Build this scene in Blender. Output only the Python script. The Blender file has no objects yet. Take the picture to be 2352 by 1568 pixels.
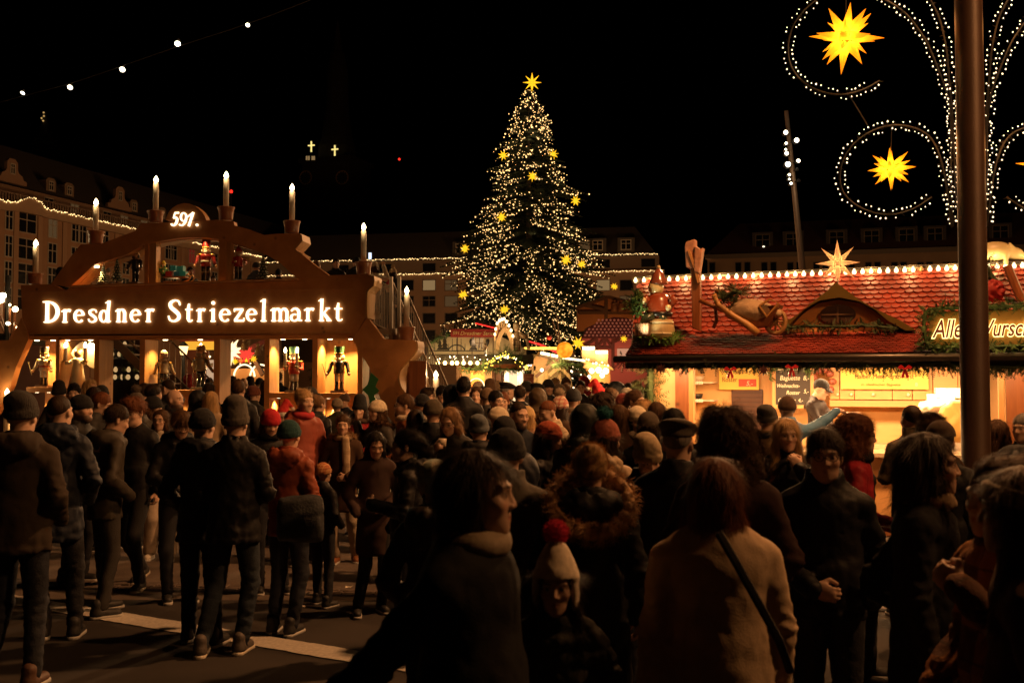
import bpy, math, random
import numpy as np
from mathutils import Vector, Matrix
R = math.radians
SC = bpy.context.scene
COL = SC.collection
rnd = random.Random(7)
nrng = np.random.default_rng(11)
# ------------------------------------------------------------------ camera
F = 2287.0            # focal length in pixels of a 2352 x 1568 view
CAMZ = 1.92
PITCH = math.atan(84.0 / F)
cp, sp = math.cos(PITCH), math.sin(PITCH)
def ray(u, v):
 x = (u - 1176.0) / F
 y = (784.0 - v) / F
 return (x, cp - y * sp, sp + y * cp)
def P(u, v, Y):
 d = ray(u, v)
 k = Y / d[1]
 return Vector((d[0] * k, Y, CAMZ + d[2] * k))
def px(Y):            # metres per view pixel at distance Y
 return Y / F
class Facade:
 """A vertical plane through two ground points; local x along it, local y away from the viewer, local z up."""
 def __init__(s, u0, d0, u1, d1):
  s.a = Vector(((u0 - 1176) / F * d0, d0)); s.b = Vector(((u1 - 1176) / F * d1, d1))
  t = (s.b - s.a).normalized(); s.t = t
  s.n = Vector((-t.y, t.x))
  s.ang = math.atan2(t.y, t.x)
 def hit(s, u, v, off=0.0):
  d = ray(u, v)
  A = s.a + s.n * off
  den = d[0] * s.n.x + d[1] * s.n.y
  k = (A.x * s.n.x + A.y * s.n.y) / den
  w = Vector((d[0] * k, d[1] * k))
  return ((w - s.a).dot(s.t), off, CAMZ + d[2] * k)
 def x(s, u, off=0.0): return s.hit(u, 868, off)[0]
 def z(s, u, v, off=0.0): return s.hit(u, v, off)[2]
 def sz(s, u, v, off=0.0):
  h = s.hit(u, v, off); return (h[0], h[2])
 def place(s, o, loc=(0, 0, 0)):
  w = s.a + s.t * loc[0] + s.n * loc[1]
  o.location = (w.x, w.y, loc[2]); o.rotation_euler = (0, 0, s.ang)
  return o
 def world(s, p):
  w = s.a + s.t * p[0] + s.n * p[1]
  return Vector((w.x, w.y, p[2]))
# ------------------------------------------------------------------ objects
def thing(name, label, cat, loc=(0, 0, 0), rz=0.0, group=None):
 o = bpy.data.objects.new(name, None); COL.objects.link(o)
 o.location = loc; o.rotation_euler = (0, 0, rz); o.empty_display_size = .2
 o['label'] = label; o['category'] = cat
 if group: o['group'] = group
 return o
def tag(o, label=None, cat=None, group=None, kind=None):
 if label: o['label'] = label
 if cat: o['category'] = cat
 if group: o['group'] = group
 if kind: o['kind'] = kind
 return o
class MB:
 """collects vertices and faces; build() links them as ONE mesh object"""
 def __init__(s): s.v = []; s.f = []; s.m = []; s.mi = 0
 def add(s, vs, fs):
  o = len(s.v); s.v.extend([tuple(p) for p in vs]); s.f.extend([tuple(i + o for i in f) for f in fs]); s.m.extend([s.mi] * len(fs)); return s
 def box(s, x0, x1, y0, y1, z0, z1):
  vs = [(x0, y0, z0), (x1, y0, z0), (x1, y1, z0), (x0, y1, z0), (x0, y0, z1), (x1, y0, z1), (x1, y1, z1), (x0, y1, z1)]
  return s.add(vs, [(0, 3, 2, 1), (4, 5, 6, 7), (0, 1, 5, 4), (1, 2, 6, 5), (2, 3, 7, 6), (3, 0, 4, 7)])
 def prism(s, pts, y0, y1):
  """pts: outline in (x, z), counter-clockwise or not; thickness y0..y1"""
  n = len(pts)
  A = sum(pts[i][0] * pts[(i + 1) % n][1] - pts[(i + 1) % n][0] * pts[i][1] for i in range(n))
  if A < 0: pts = pts[::-1]
  vs = [(x, y0, z) for x, z in pts] + [(x, y1, z) for x, z in pts]
  fs = [tuple(range(n)), tuple(range(2 * n - 1, n - 1, -1))]
  fs += [(i, i + n, (i + 1) % n + n, (i + 1) % n) for i in range(n)]
  return s.add(vs, fs)
 def tube(s, pts, r, n=8, cap=True):
  pts = [Vector(p) for p in pts]; rs = r if isinstance(r, (list, tuple)) else [r] * len(pts)
  vs = []; fs = []; up = Vector((0, 0, 1)); pa = None
  for i, p in enumerate(pts):
   d = (pts[min(i + 1, len(pts) - 1)] - pts[max(i - 1, 0)])
   d = d.normalized() if d.length > 1e-9 else Vector((0, 0, 1))
   if pa is None:
    a = d.cross(up if abs(d.z) < .95 else Vector((1, 0, 0))).normalized()
   else:
    a = (pa - d * pa.dot(d)); a = a.normalized() if a.length > 1e-6 else d.orthogonal().normalized()
   pa = a; b = d.cross(a)
   for k in range(n):
    t = 2 * math.pi * k / n
    vs.append(p + (a * math.cos(t) + b * math.sin(t)) * rs[i])
  for i in range(len(pts) - 1):
   for k in range(n):
    fs.append((i * n + k, i * n + (k + 1) % n, (i + 1) * n + (k + 1) % n, (i + 1) * n + k))
  if cap:
   fs.append(tuple(range(n - 1, -1, -1))); fs.append(tuple(range((len(pts) - 1) * n, len(pts) * n)))
  return s.add(vs, fs)
 def lathe(s, prof, c=(0, 0, 0), n=20):
  """prof: (radius, z) bottom to top"""
  vs = []; fs = []
  for r, z in prof:
   for k in range(n):
    t = 2 * math.pi * k / n
    vs.append((c[0] + r * math.cos(t), c[1] + r * math.sin(t), c[2] + z))
  m = len(prof)
  for i in range(m - 1):
   for k in range(n):
    fs.append((i * n + k, i * n + (k + 1) % n, (i + 1) * n + (k + 1) % n, (i + 1) * n + k))
  fs.append(tuple(range(n - 1, -1, -1))); fs.append(tuple(range((m - 1) * n, m * n)))
  return s.add(vs, fs)
 def ball(s, c, r, n=10, m=6):
  rr = r if isinstance(r, (tuple, list)) else (r, r, r)
  vs = [(c[0], c[1], c[2] - rr[2])]; fs = []
  for i in range(1, m):
   a = -math.pi / 2 + math.pi * i / m
   for k in range(n):
    t = 2 * math.pi * k / n
    vs.append((c[0] + rr[0] * math.cos(a) * math.cos(t), c[1] + rr[1] * math.cos(a) * math.sin(t), c[2] + rr[2] * math.sin(a)))
  vs.append((c[0], c[1], c[2] + rr[2])); L = len(vs) - 1
  for k in range(n): fs.append((0, 1 + (k + 1) % n, 1 + k))
  for i in range(m - 2):
   for k in range(n): fs.append((1 + i * n + k, 1 + i * n + (k + 1) % n, 1 + (i + 1) * n + (k + 1) % n, 1 + (i + 1) * n + k))
  for k in range(n): fs.append((L, 1 + (m - 2) * n + k, 1 + (m - 2) * n + (k + 1) % n))
  return s.add(vs, fs)
 def build(s, name, mat, parent=None, smooth=False, bevel=0.0):
  me = bpy.data.meshes.new(name); me.from_pydata(s.v, [], s.f)
  for m in (mat if isinstance(mat, (list, tuple)) else [mat]): me.materials.append(m)
  if any(s.m): me.polygons.foreach_set('material_index', s.m)
  if smooth: me.polygons.foreach_set('use_smooth', [True] * len(me.polygons))
  me.update()
  o = bpy.data.objects.new(name, me); COL.objects.link(o)
  if parent: o.parent = parent
  if bevel:
   b = o.modifiers.new('bevel', 'BEVEL'); b.width = bevel; b.segments = 2; b.limit_method = 'ANGLE'
  return o
def np_mesh(name, V, Q, mat, parent=None, smooth=True, col=None):
 """V (n,3) float array, Q (m,k) int array of faces (k = 3 or 4)"""
 me = bpy.data.meshes.new(name)
 V = np.ascontiguousarray(V, dtype=np.float32); Q = np.ascontiguousarray(Q, dtype=np.int32)
 k = Q.shape[1]
 me.vertices.add(len(V)); me.vertices.foreach_set('co', V.ravel())
 me.loops.add(Q.size); me.loops.foreach_set('vertex_index', Q.ravel())
 me.polygons.add(len(Q)); me.polygons.foreach_set('loop_start', np.arange(0, Q.size, k, dtype=np.int32))
 me.polygons.foreach_set('loop_total', np.full(len(Q), k, dtype=np.int32))
 if smooth: me.polygons.foreach_set('use_smooth', np.ones(len(Q), dtype=bool))
 me.update(calc_edges=True)
 if col is not None:
  a = me.color_attributes.new('tint', 'FLOAT_COLOR', 'POINT')
  c = np.ones((len(V), 4), np.float32); c[:, :3] = col
  a.data.foreach_set('color', c.ravel())
 me.materials.append(mat)
 o = bpy.data.objects.new(name, me); COL.objects.link(o)
 if parent: o.parent = parent
 return o
def link_copy(o, parent=None):
 c = o.copy(); COL.objects.link(c); c.parent = parent
 for ch in list(o.children): link_copy(ch, c)
 return c
def text_obj(name, body, size, mat, parent, loc, depth=.02, align='LEFT', font=None, shear=0.0, off=0.0, sx=1.0, spacing=1.0):
 cu = bpy.data.curves.new(name, 'FONT'); cu.body = body; cu.size = size; cu.extrude = depth / 2
 cu.align_x = align; cu.shear = shear; cu.offset = off; cu.space_character = spacing; cu.resolution_u = 4
 o = bpy.data.objects.new(name, cu); COL.objects.link(o)
 dg = bpy.context.evaluated_depsgraph_get()
 me = bpy.data.meshes.new_from_object(o.evaluated_get(dg))
 bpy.data.objects.remove(o); bpy.data.curves.remove(cu)
 me.transform(Matrix.Rotation(R(90), 4, 'X') @ Matrix.Diagonal((sx, 1, 1, 1)))
 me.materials.clear(); me.materials.append(mat)
 m = bpy.data.objects.new(name, me); COL.objects.link(m)
 m.location = loc
 if parent: m.parent = parent
 return m
# ------------------------------------------------------------------ materials
MC = {}
def mat(name, col=(.5, .5, .5), rough=.6, metal=0.0, var=0.0, vs=8.0, bump=0.0, bs=30.0, stretch=(1, 1, 1), emit=0.0, ecol=None, coat=0.0, spec=None, sheen=0.0, tint=False, sample=None):
 if name in MC: return MC[name]
 m = bpy.data.materials.new(name); m.use_nodes = True
 nt = m.node_tree; b = nt.nodes['Principled BSDF']; L = nt.links.new
 b.inputs['Base Color'].default_value = (*col, 1); b.inputs['Roughness'].default_value = rough; b.inputs['Metallic'].default_value = metal
 if spec is not None: b.inputs['Specular IOR Level'].default_value = spec
 if coat: b.inputs['Coat Weight'].default_value = coat
 if sheen: b.inputs['Sheen Weight'].default_value = sheen; b.inputs['Sheen Tint'].default_value = (*[min(1, c * 2 + .05) for c in col], 1)
 if emit:
  b.inputs['Emission Color'].default_value = (*(ecol or col), 1); b.inputs['Emission Strength'].default_value = emit
 if sample: m.cycles.emission_sampling = sample
 csock = None
 if var or bump:
  tc = nt.nodes.new('ShaderNodeTexCoord'); mp = nt.nodes.new('ShaderNodeMapping'); mp.inputs['Scale'].default_value = stretch
  L(tc.outputs['Object'], mp.inputs['Vector'])
 if var:
  n = nt.nodes.new('ShaderNodeTexNoise'); n.inputs['Scale'].default_value = vs; n.inputs['Detail'].default_value = 5
  L(mp.outputs['Vector'], n.inputs['Vector'])
  hs = nt.nodes.new('ShaderNodeMapRange'); hs.inputs['From Min'].default_value = .3; hs.inputs['From Max'].default_value = .7
  hs.inputs['To Min'].default_value = 1 - var; hs.inputs['To Max'].default_value = 1 + var
  L(n.outputs['Fac'], hs.inputs['Value'])
  mx = nt.nodes.new('ShaderNodeMix'); mx.data_type = 'RGBA'; mx.blend_type = 'MULTIPLY'; mx.inputs['Factor'].default_value = 1
  mx.inputs['A'].default_value = (*col, 1)
  L(hs.outputs['Result'], mx.inputs['B']); csock = mx.outputs['Result']; L(csock, b.inputs['Base Color'])
 if tint:
  a = nt.nodes.new('ShaderNodeAttribute'); a.attribute_name = 'tint'
  if csock:
   m2 = nt.nodes.new('ShaderNodeMix'); m2.data_type = 'RGBA'; m2.blend_type = 'MULTIPLY'; m2.inputs['Factor'].default_value = 1
   L(csock, m2.inputs['A']); L(a.outputs['Color'], m2.inputs['B']); L(m2.outputs['Result'], b.inputs['Base Color'])
  else: L(a.outputs['Color'], b.inputs['Base Color'])
 if bump:
  n2 = nt.nodes.new('ShaderNodeTexNoise'); n2.inputs['Scale'].default_value = bs; n2.inputs['Detail'].default_value = 4
  L(mp.outputs['Vector'], n2.inputs['Vector'])
  bp = nt.nodes.new('ShaderNodeBump'); bp.inputs['Strength'].default_value = bump; bp.inputs['Distance'].default_value = .02
  L(n2.outputs['Fac'], bp.inputs['Height']); L(bp.outputs['Normal'], b.inputs['Normal'])
 MC[name] = m
 return m
def glow(name, col, strength, sample='NONE'):
 """a surface that gives off light (bulb, lamp, lit letter)"""
 if name in MC: return MC[name]
 m = bpy.data.materials.new(name); m.use_nodes = True
 nt = m.node_tree; nt.nodes.clear()
 e = nt.nodes.new('ShaderNodeEmission'); e.inputs['Color'].default_value = (*col, 1); e.inputs['Strength'].default_value = strength
 o = nt.nodes.new('ShaderNodeOutputMaterial'); nt.links.new(e.outputs[0], o.inputs[0])
 m.cycles.emission_sampling = sample
 MC[name] = m
 return m
def lamp(name, loc, power, col=(1, .6, .25), size=.05, kind='POINT', aim=None, spot=100, blend=.6, sy=None):
 l = bpy.data.lights.new(name, kind); l.energy = power; l.color = col
 if kind == 'AREA':
  l.size = size
  if sy: l.shape = 'RECTANGLE'; l.size_y = sy
 else: l.shadow_soft_size = size
 if kind == 'SPOT': l.spot_size = R(spot); l.spot_blend = blend
 o = bpy.data.objects.new(name, l); COL.objects.link(o); o.location = loc
 if aim is not None: o.rotation_euler = (Vector(aim) - Vector(loc)).to_track_quat('-Z', 'Y').to_euler()
 return o
# ------------------------------------------------------------------ people: smooth bodies from blended distance fields
def grid(lo, hi, h):
 xs, ys, zs = [np.arange(lo[i], hi[i] + h, h, dtype=np.float32) for i in range(3)]
 X, Y, Z = np.meshgrid(xs, ys, zs, indexing='ij')
 return xs, ys, zs, X, Y, Z
def snet(val, xs, ys, zs):
 ins = val < 0
 c = np.zeros(tuple(n - 1 for n in val.shape), np.int8)
 offs = [(i, j, k) for i in (0, 1) for j in (0, 1) for k in (0, 1)]
 nx, ny, nz_ = c.shape
 for i, j, k in offs: c += ins[i:i + nx, j:j + ny, k:k + nz_]
 act = (c > 0) & (c < 8)
 I = np.argwhere(act)
 vid = np.full(c.shape, -1, np.int32); vid[act] = np.arange(len(I))
 pos = np.zeros((len(I), 3), np.float32); cnt = np.zeros(len(I), np.float32)
 ax = (xs, ys, zs)
 for a in offs:
  for d in range(3):
   if a[d] == 1: continue
   b = list(a); b[d] = 1
   ia = I + np.array(a); ib = I + np.array(b)
   va = val[ia[:, 0], ia[:, 1], ia[:, 2]]; vb = val[ib[:, 0], ib[:, 1], ib[:, 2]]
   cr = (va < 0) != (vb < 0)
   t = np.where(cr, va / np.where(cr, va - vb, 1), 0)
   p = np.stack([ax[q][ia[:, q]] for q in range(3)], 1)
   p[:, d] += t * (ax[d][ib[:, d]] - ax[d][ia[:, d]])
   pos += np.where(cr[:, None], p, 0); cnt += cr
 pos /= np.maximum(cnt, 1)[:, None]
 Q = []
 for d in range(3):
  e, f = (d + 1) % 3, (d + 2) % 3
  sh = list(val.shape); sl0 = [slice(None)] * 3; sl1 = [slice(None)] * 3
  sl0[d] = slice(0, sh[d] - 1); sl1[d] = slice(1, sh[d])
  for q in (e, f): sl0[q] = slice(1, sh[q] - 1); sl1[q] = slice(1, sh[q] - 1)
  A = ins[tuple(sl0)]; B = ins[tuple(sl1)]
  for cond, flip in ((A & ~B, False), (~A & B, True)):
   J = np.argwhere(cond)
   if not len(J): continue
   base = J.copy(); base[:, e] += 1; base[:, f] += 1
   def cell(de, df):
    q = base.copy(); q[:, e] += de; q[:, f] += df
    return vid[q[:, 0], q[:, 1], q[:, 2]]
   q4 = np.stack([cell(-1, -1), cell(0, -1), cell(0, 0), cell(-1, 0)], 1)
   Q.append(q4[:, ::-1] if flip else q4)
 Q = np.concatenate(Q) if Q else np.zeros((0, 4), np.int32)
 return pos, Q[(Q >= 0).all(1)]
def ell(X, Y, Z, c, r):
 x, y, z = (X - c[0]) / r[0], (Y - c[1]) / r[1], (Z - c[2]) / r[2]
 k0 = np.sqrt(x * x + y * y + z * z) + 1e-6
 k1 = np.sqrt((x / r[0]) ** 2 + (y / r[1]) ** 2 + (z / r[2]) ** 2) + 1e-6
 return k0 * (k0 - 1) / k1
def cap(X, Y, Z, a, b, ra, rb, sy=1.0):
 ax, ay, az = a; bx, by, bz = b
 dx, dy, dz = bx - ax, (by - ay) * sy, bz - az
 px_, py_, pz_ = X - ax, (Y - ay) * sy, Z - az
 h = np.clip((px_ * dx + py_ * dy + pz_ * dz) / (dx * dx + dy * dy + dz * dz + 1e-9), 0, 1)
 return np.sqrt((px_ - h * dx) ** 2 + (py_ - h * dy) ** 2 + (pz_ - h * dz) ** 2) - (ra + (rb - ra) * h)
def smin(a, b, k):
 h = np.clip(.5 + .5 * (b - a) / k, 0, 1)
 return b + (a - b) * h - k * h * (1 - h)
def smax(a, b, k): return -smin(-a, -b, k)
def wob(X, Y, Z, f, s=0.0):
 a = np.sin(f * X + 2.1 * np.sin(f * .7 * Z + s) + s) ; b = np.sin(f * 1.13 * Y + 1.7 * np.sin(f * .8 * X + 1.3 * s) + 2 * s)
 c = np.sin(f * .9 * Z + 1.9 * np.sin(f * .75 * Y + .7 * s) + 3 * s)
 return (a * b + b * c + c * a) / 2
CACHE = {}
SKIN = {'fair': (.62, .40, .29), 'rosy': (.60, .36, .27), 'tan': (.46, .28, .19), 'brown': (.26, .14, .085)}
def head_mesh(sex='f', h=.009, beard=0, skin='fair', brow=(.10, .06, .04), smile=0, lids=0):
 key = ('head', sex, h, beard, skin, brow, smile, lids)
 if key in CACHE: return CACHE[key]
 xs, ys, zs, X, Y, Z = grid((-.115, -.145, -.30), (.115, .135, .15), h)
 jw = {'f': .9, 'm': 1.05, 'c': .92}[sex]
 d = ell(X, Y, Z, (0, .014, .035), (.074, .095, .086))
 d = smin(d, ell(X, Y, Z, (0, -.032, -.03), (.060 * jw ** .5, .062, .083)), .03)
 d = smin(d, ell(X, Y, Z, (0, -.040, -.078), (.046 * jw, .046, .036)), .03)
 d = smin(d, ell(X, Y, Z, (0, -.070, -.099), (.020 * jw, .019, .017)), .022)
 AX = np.abs(X)
 d = smin(d, ell(AX, Y, Z, (.040, -.060, -.022), (.022, .024, .02)), .025)
 d = smin(d, cap(AX, Y, Z, (.012, -.089, .026), (.045, -.074, .026), .009, .009), .015)
 d = smax(d, -ell(AX, Y, Z, (.031, -.105, .004), (.017, .022, .012)), .012)
 d = smin(d, cap(X, Y, Z, (0, -.087, .014), (0, -.104, -.026), .007, .0105), .012)
 d = smin(d, ell(AX, Y, Z, (.012, -.098, -.030), (.009, .011, .008)), .006)
 d = smin(d, ell(AX, Y, Z, (.031, -.077, .004), (.014, .0135, .0125)), .004)
 d = smin(d, cap(AX, Y, Z, (0, -.0905, -.056), (.018, -.081, -.058 + .005 * smile), .0055, .004), .009)
 d = smin(d, cap(AX, Y, Z, (0, -.0890, -.068), (.016, -.081, -.065 + .006 * smile), .0065, .004), .009)
 d = smax(d, -cap(AX, Y, Z, (0, -.098, -.0625), (.020, -.089, -.0615 + .006 * smile), .0022, .0022), .004)
 d = smin(d, ell(AX, Y, Z, (.075, .012, -.006), (.011, .019, .031)), .008)
 d = smax(d, -ell(AX, Y, Z, (.088, .004, -.002), (.009, .009, .018)), .006)
 nr = {'f': .047, 'm': .058, 'c': .042}[sex]
 d = smin(d, cap(X, Y, Z, (0, .012, -.07), (0, .035, -.20), nr, nr * 1.1, ), .035)
 d = smin(d, cap(X, Y, Z, (-.12, .04, -.26), (.12, .04, -.26), .055, .055), .06)
 if beard: d = smin(d, ell(X, Y, Z, (0, -.058, -.088), (.052, .048, .044)), .012)
 V, Q = snet(d, xs, ys, zs)
 sk = np.array(SKIN[skin], np.float32)
 C = np.tile(sk, (len(V), 1))
 x, y, z = np.abs(V[:, 0]), V[:, 1], V[:, 2]
 def blend(mask, col): C[:] = C * (1 - mask[:, None]) + np.array(col, np.float32) * mask[:, None]
 g = lambda q: np.clip(q, 0, 1).astype(np.float32)
 blend(.45 * g(1 - np.hypot((x - .042) / .026, (z + .028) / .02)) * (y < -.03), (sk[0] * 1.05, sk[1] * .65, sk[2] * .62))
 blend(.4 * g(1 - np.sqrt(x ** 2 + (y + .112) ** 2 + (z + .028) ** 2) / .022), (sk[0] * 1.02, sk[1] * .7, sk[2] * .65))
 lip = g(1.6 - 1.6 * np.sqrt((x / .022) ** 2 + ((z + .062) / .0125) ** 2)) * (y < -.075)
 blend(.85 * lip, (sk[0] * .72, sk[1] * .38, sk[2] * .40) if sex != 'm' else (sk[0] * .72, sk[1] * .5, sk[2] * .5))
 eye = g(3 - 3 * np.sqrt(((x - .031) / .0130) ** 2 + ((z - .003) / .0052) ** 2)) * (y < -.07)
 blend(eye, (.30, .26, .23) if not lids else (sk[0] * .75, sk[1] * .65, sk[2] * .6))
 if not lids: blend(g(4 - 4 * np.hypot((x - .031) / .0066, (z - .0035) / .0072)) * (y < -.07), (.02, .014, .01))
 blend(.8 * g(3 - 3 * np.hypot((x - .031) / .0165, (z - .0105) / .0032)) * (y < -.07), (.03, .02, .015))
 blend(g(2.5 - 2.5 * np.hypot((x - .032) / .022, (z - .0275 + .004 * ((x - .03) / .02) ** 2) / .0055)) * (y < -.06), brow)
 if beard:
  bm = g(1.5 * g((-.045 - z) / .02) * g((.03 - y) / .04)) * (z > -.17) * g((x ** 2 + (z + .062) ** 2) / .0003) * (y < .015)
  bm = np.maximum(bm, g(2 - 2 * np.hypot(x / .03, (z + .046) / .007)) * (y < -.08))
  blend(.85 * bm, brow)
 CACHE[key] = (V, Q, C)
 return CACHE[key]
def hand_mesh(curl=.5, skin='fair', glove=None, h=.0055):
 """wrist at origin, fingers along -Z, back of the hand towards +Y, thumb on +X"""
 key = ('hand', round(curl, 1), skin, glove, h)
 if key in CACHE: return CACHE[key]
 xs, ys, zs, X, Y, Z = grid((-.06, -.13, -.22), (.09, .05, .09), h)
 d = cap(X, Y, Z, (0, 0, .03), (0, 0, -.005), .027, .026, 1.25)
 d = smin(d, ell(X, Y, Z, (0, -.002, -.052), (.041, .018, .050)), .018)
 for i, (fx, L) in enumerate(((.031, .066), (.0105, .074), (-.0105, .069), (-.030, .054))):
  c1 = .25 + curl * .9; c2 = c1 + .3 + curl * 1.0; c3 = c2 + curl * .8
  p0 = np.array((fx * .9, -.002, -.090 + abs(fx) * .25)); r = .0092 if i < 3 else .008
  for a, l in ((c1, L * .45), (c2, L * .32), (c3, L * .26)):
   p1 = p0 + l * np.array((fx * .12, -math.sin(a), -math.cos(a)))
   d = smin(d, cap(X, Y, Z, p0, p1, r, r * .9), .004); p0 = p1; r *= .92
 d = smin(d, cap(X, Y, Z, (.026, -.008, -.022), (.058, -.026, -.058), .014, .0115), .014)
 d = smin(d, cap(X, Y, Z, (.058, -.026, -.058), (.058 - .02 * curl, -.040 - .02 * curl, -.090), .0110, .009), .004)
 V, Q = snet(d, xs, ys, zs)
 C = np.tile(np.array(glove or SKIN[skin], np.float32), (len(V), 1))
 CACHE[key] = (V, Q, C); return CACHE[key]
def strands(V, Q, n, L, wdt, seed, flow=(0, .25, -1), lift=.25, curl=0.0, zmin=None, rad=0.0):
 """thin tapering ribbons that lie along a surface: hair, fur"""
 g = np.random.default_rng(seed)
 a, b, c = V[Q[:, 0]], V[Q[:, 1]], V[Q[:, 2]]
 N = np.cross(b - a, c - a); N /= (np.linalg.norm(N, axis=1, keepdims=True) + 1e-12)
 ctr = (a + c) / 2
 idx = np.arange(len(Q))
 if zmin is not None: idx = idx[ctr[:, 2] > zmin]
 idx = g.choice(idx, n)
 p = ctr[idx] + g.normal(0, .003, (n, 3)); nn = N[idx]
 f = np.tile(np.array(flow, float), (n, 1)) + g.normal(0, .28 if not rad and flow[1] < .95 else .12, (n, 3))
 if rad: f[:, 0] += rad * p[:, 0]; f[:, 1] += rad * (p[:, 1] - .02)
 t = f - nn * (f * nn).sum(1, keepdims=True); t /= (np.linalg.norm(t, axis=1, keepdims=True) + 1e-9)
 s = np.cross(t, nn); s /= (np.linalg.norm(s, axis=1, keepdims=True) + 1e-9)
 ln = L * g.uniform(.5, 1.2, (n, 1)); ph = g.uniform(0, 6.28, (n, 1))
 vs = []
 for k, w in ((0, 1), (.34, 1), (.67, .8), (1, .12)):
  q = p + t * ln * k + nn * (.002 + lift * ln * k * (1 - .55 * k)) + s * np.sin(ph + k * 9) * curl
  vs += [q - s * wdt * w / 2, q + s * wdt * w / 2]
 W = np.stack(vs, 1).reshape(-1, 3)
 o = (np.arange(n) * 8)[:, None]
 F4 = np.concatenate([o + np.array([[2 * i, 2 * i + 1, 2 * i + 3, 2 * i + 2]]) for i in range(3)])
 return W, F4
def join(parts):
 Vs, Qs, o = [], [], 0
 for V, Q in parts: Vs.append(V); Qs.append(Q + o); o += len(V)
 return np.concatenate(Vs), np.concatenate(Qs)
def hair_mesh(style, h=.01, fine=False, seed=0):
 key = ('hair', style, h, fine, seed % 3)
 if key in CACHE: return CACHE[key]
 s = seed % 3
 lo, hi = (-.17, -.15, -.42 if style.startswith('long') or style in ('pony', 'bigcurl') else -.16), (.17, .20, .21)
 xs, ys, zs, X, Y, Z = grid(lo, hi, h)
 AX = np.abs(X)
 face = ell(X, Y, Z, (0, -.115, -.045), (.070, .080, .105))
 if style == 'buzz':
  d = ell(X, Y, Z, (0, .016, .037), (.0765, .0965, .0875))
  d = smax(d, -(Z - .02 + .55 * Y), .01); d = smax(d, -ell(X, Y, Z, (0, -.12, -.03), (.072, .075, .105)), .01)
 elif style in ('short', 'quiff', 'thin'):
  u = .008 if style == 'short' else .012
  d = ell(X, Y, Z, (0, .016, .042), (.077 + u * .5, .099 + u * .4, .090 + u))
  if style == 'quiff': d = smin(d, ell(X, Y, Z, (0, -.045, .118), (.055, .05, .03)), .02)
  d = smax(d, -(Z + .010 + .55 * Y + .0), .012); d = smax(d, -ell(X, Y, Z, (0, -.125, -.035), (.070, .078, .108)), .012)
  d = d + .0035 * wob(X, Y, Z, 120, s)
 elif style == 'bowl':
  d = ell(X, Y, Z, (0, .008, .038), (.090, .110, .098)); d = smax(d, -(Z + .02 + .18 * Y), .012)
  d = smax(d, -ell(X, Y, Z, (0, -.12, -.065), (.075, .075, .088)), .008); d = d + .003 * wob(X * 2, Y * 2, Z * .4, 90, s)
 elif style == 'curly':
  d = ell(X, Y, Z, (0, .004, .062), (.092, .110, .092)); d = smin(d, ell(X, Y, Z, (0, -.06, .10), (.07, .06, .05)), .03)
  d = smax(d, -(Z - .005 + .40 * Y), .012); d = smax(d, -ell(X, Y, Z, (0, -.13, -.045), (.078, .080, .108)), .01)
  d = d + .011 * wob(X, Y, Z, 75, s) + .005 * wob(X, Y, Z, 150, s + 1)
 elif style == 'bigcurl':
  d = ell(X, Y, Z, (0, .03, .045), (.118, .125, .110)); d = smin(d, ell(X, Y, Z, (0, .045, -.08), (.140, .105, .135)), .04)
  d = smax(d, -ell(X, Y, Z, (0, -.13, -.065), (.076, .10, .135)), .015)
  d = d + .013 * wob(X, Y, Z, 62, s) + .006 * wob(X, Y, Z, 130, s + 2)
 elif style == 'bun':
  d = ell(X, Y, Z, (0, .016, .040), (.081, .104, .094)); d = smax(d, -(Z + .02 + .35 * Y), .012); d = smax(d, -face, .012)
  d = smin(d, ell(X, Y, Z, (0, .085, .095), (.05, .045, .045)), .015); d = d + .004 * wob(X, Y, Z, 110, s)
 elif style == 'pony':
  d = ell(X, Y, Z, (0, .016, .040), (.081, .103, .094)); d = smax(d, -(Z + .03 + .35 * Y), .012); d = smax(d, -face, .012)
  d = smin(d, cap(X, Y, Z, (0, .105, .03), (0, .135, -.05), .026, .034), .02); d = smin(d, cap(X, Y, Z, (0, .135, -.05), (0, .12, -.22), .034, .012), .03)
  d = d + .003 * wob(X * 2, Y * 2, Z * .4, 90, s)
 else:   # long, longwavy, longhat (under a hat)
  top = .094
  wv = 1.15 if style == 'longwavy' else 1.0
  d = ell(X, Y, Z, (0, .018, .040), (.086, .106, top))
  d = smin(d, ell(X, Y, Z, (0, .040, -.10), (.098 * wv, .080 * wv, .19)), .05)
  d = smin(d, cap(AX, Y, Z, (.070, -.005, -.06), (.082 * wv, -.035, -.27), .030, .022), .03) if style != 'longback' else d
  yc = {'longback': .022}.get(style, .062); d = smax(d, -smax(Y + yc, Z - .080, .02), .014)
  d = smax(d, -ell(X, Y, Z, (0, -.125, -.065), (.068, .095, .135)), .012); d = smax(d, -ell(X, Y, Z, (0, -.10, -.24), (.06, .08, .14)), .02)
  if style == 'longhat': d = smax(d, Z - .04, .01)
  am = .010 if style == 'longwavy' else .004
  d = d + am * wob(X * 1.4, Y * 1.4, Z * .45, 60, s) + .002 * wob(X * 2, Y * 2, Z * .4, 130, s)
 V, Q = snet(d, xs, ys, zs)
 parts = [(V, Q)]
 if style != 'buzz':
  n = (4200 if fine else 600); big = style in ('curly', 'bigcurl')
  L = .055 if style in ('short', 'quiff', 'thin', 'bun') else (.06 if big else .10)
  parts.append(strands(V, Q, n * (2 if style.startswith('long') or big else 1), L, (.0017 if big else .0011) if fine else .0028, seed,
        flow=(0, 1, -.1) if style in ('bun', 'pony') else ((0, .4, -.6) if not style.startswith('long') else (0, .12, -1)),
        lift=.5 if big else .05, curl=.012 if big else .003, rad=0 if big or style in ('bun', 'pony') else 9))
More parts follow.
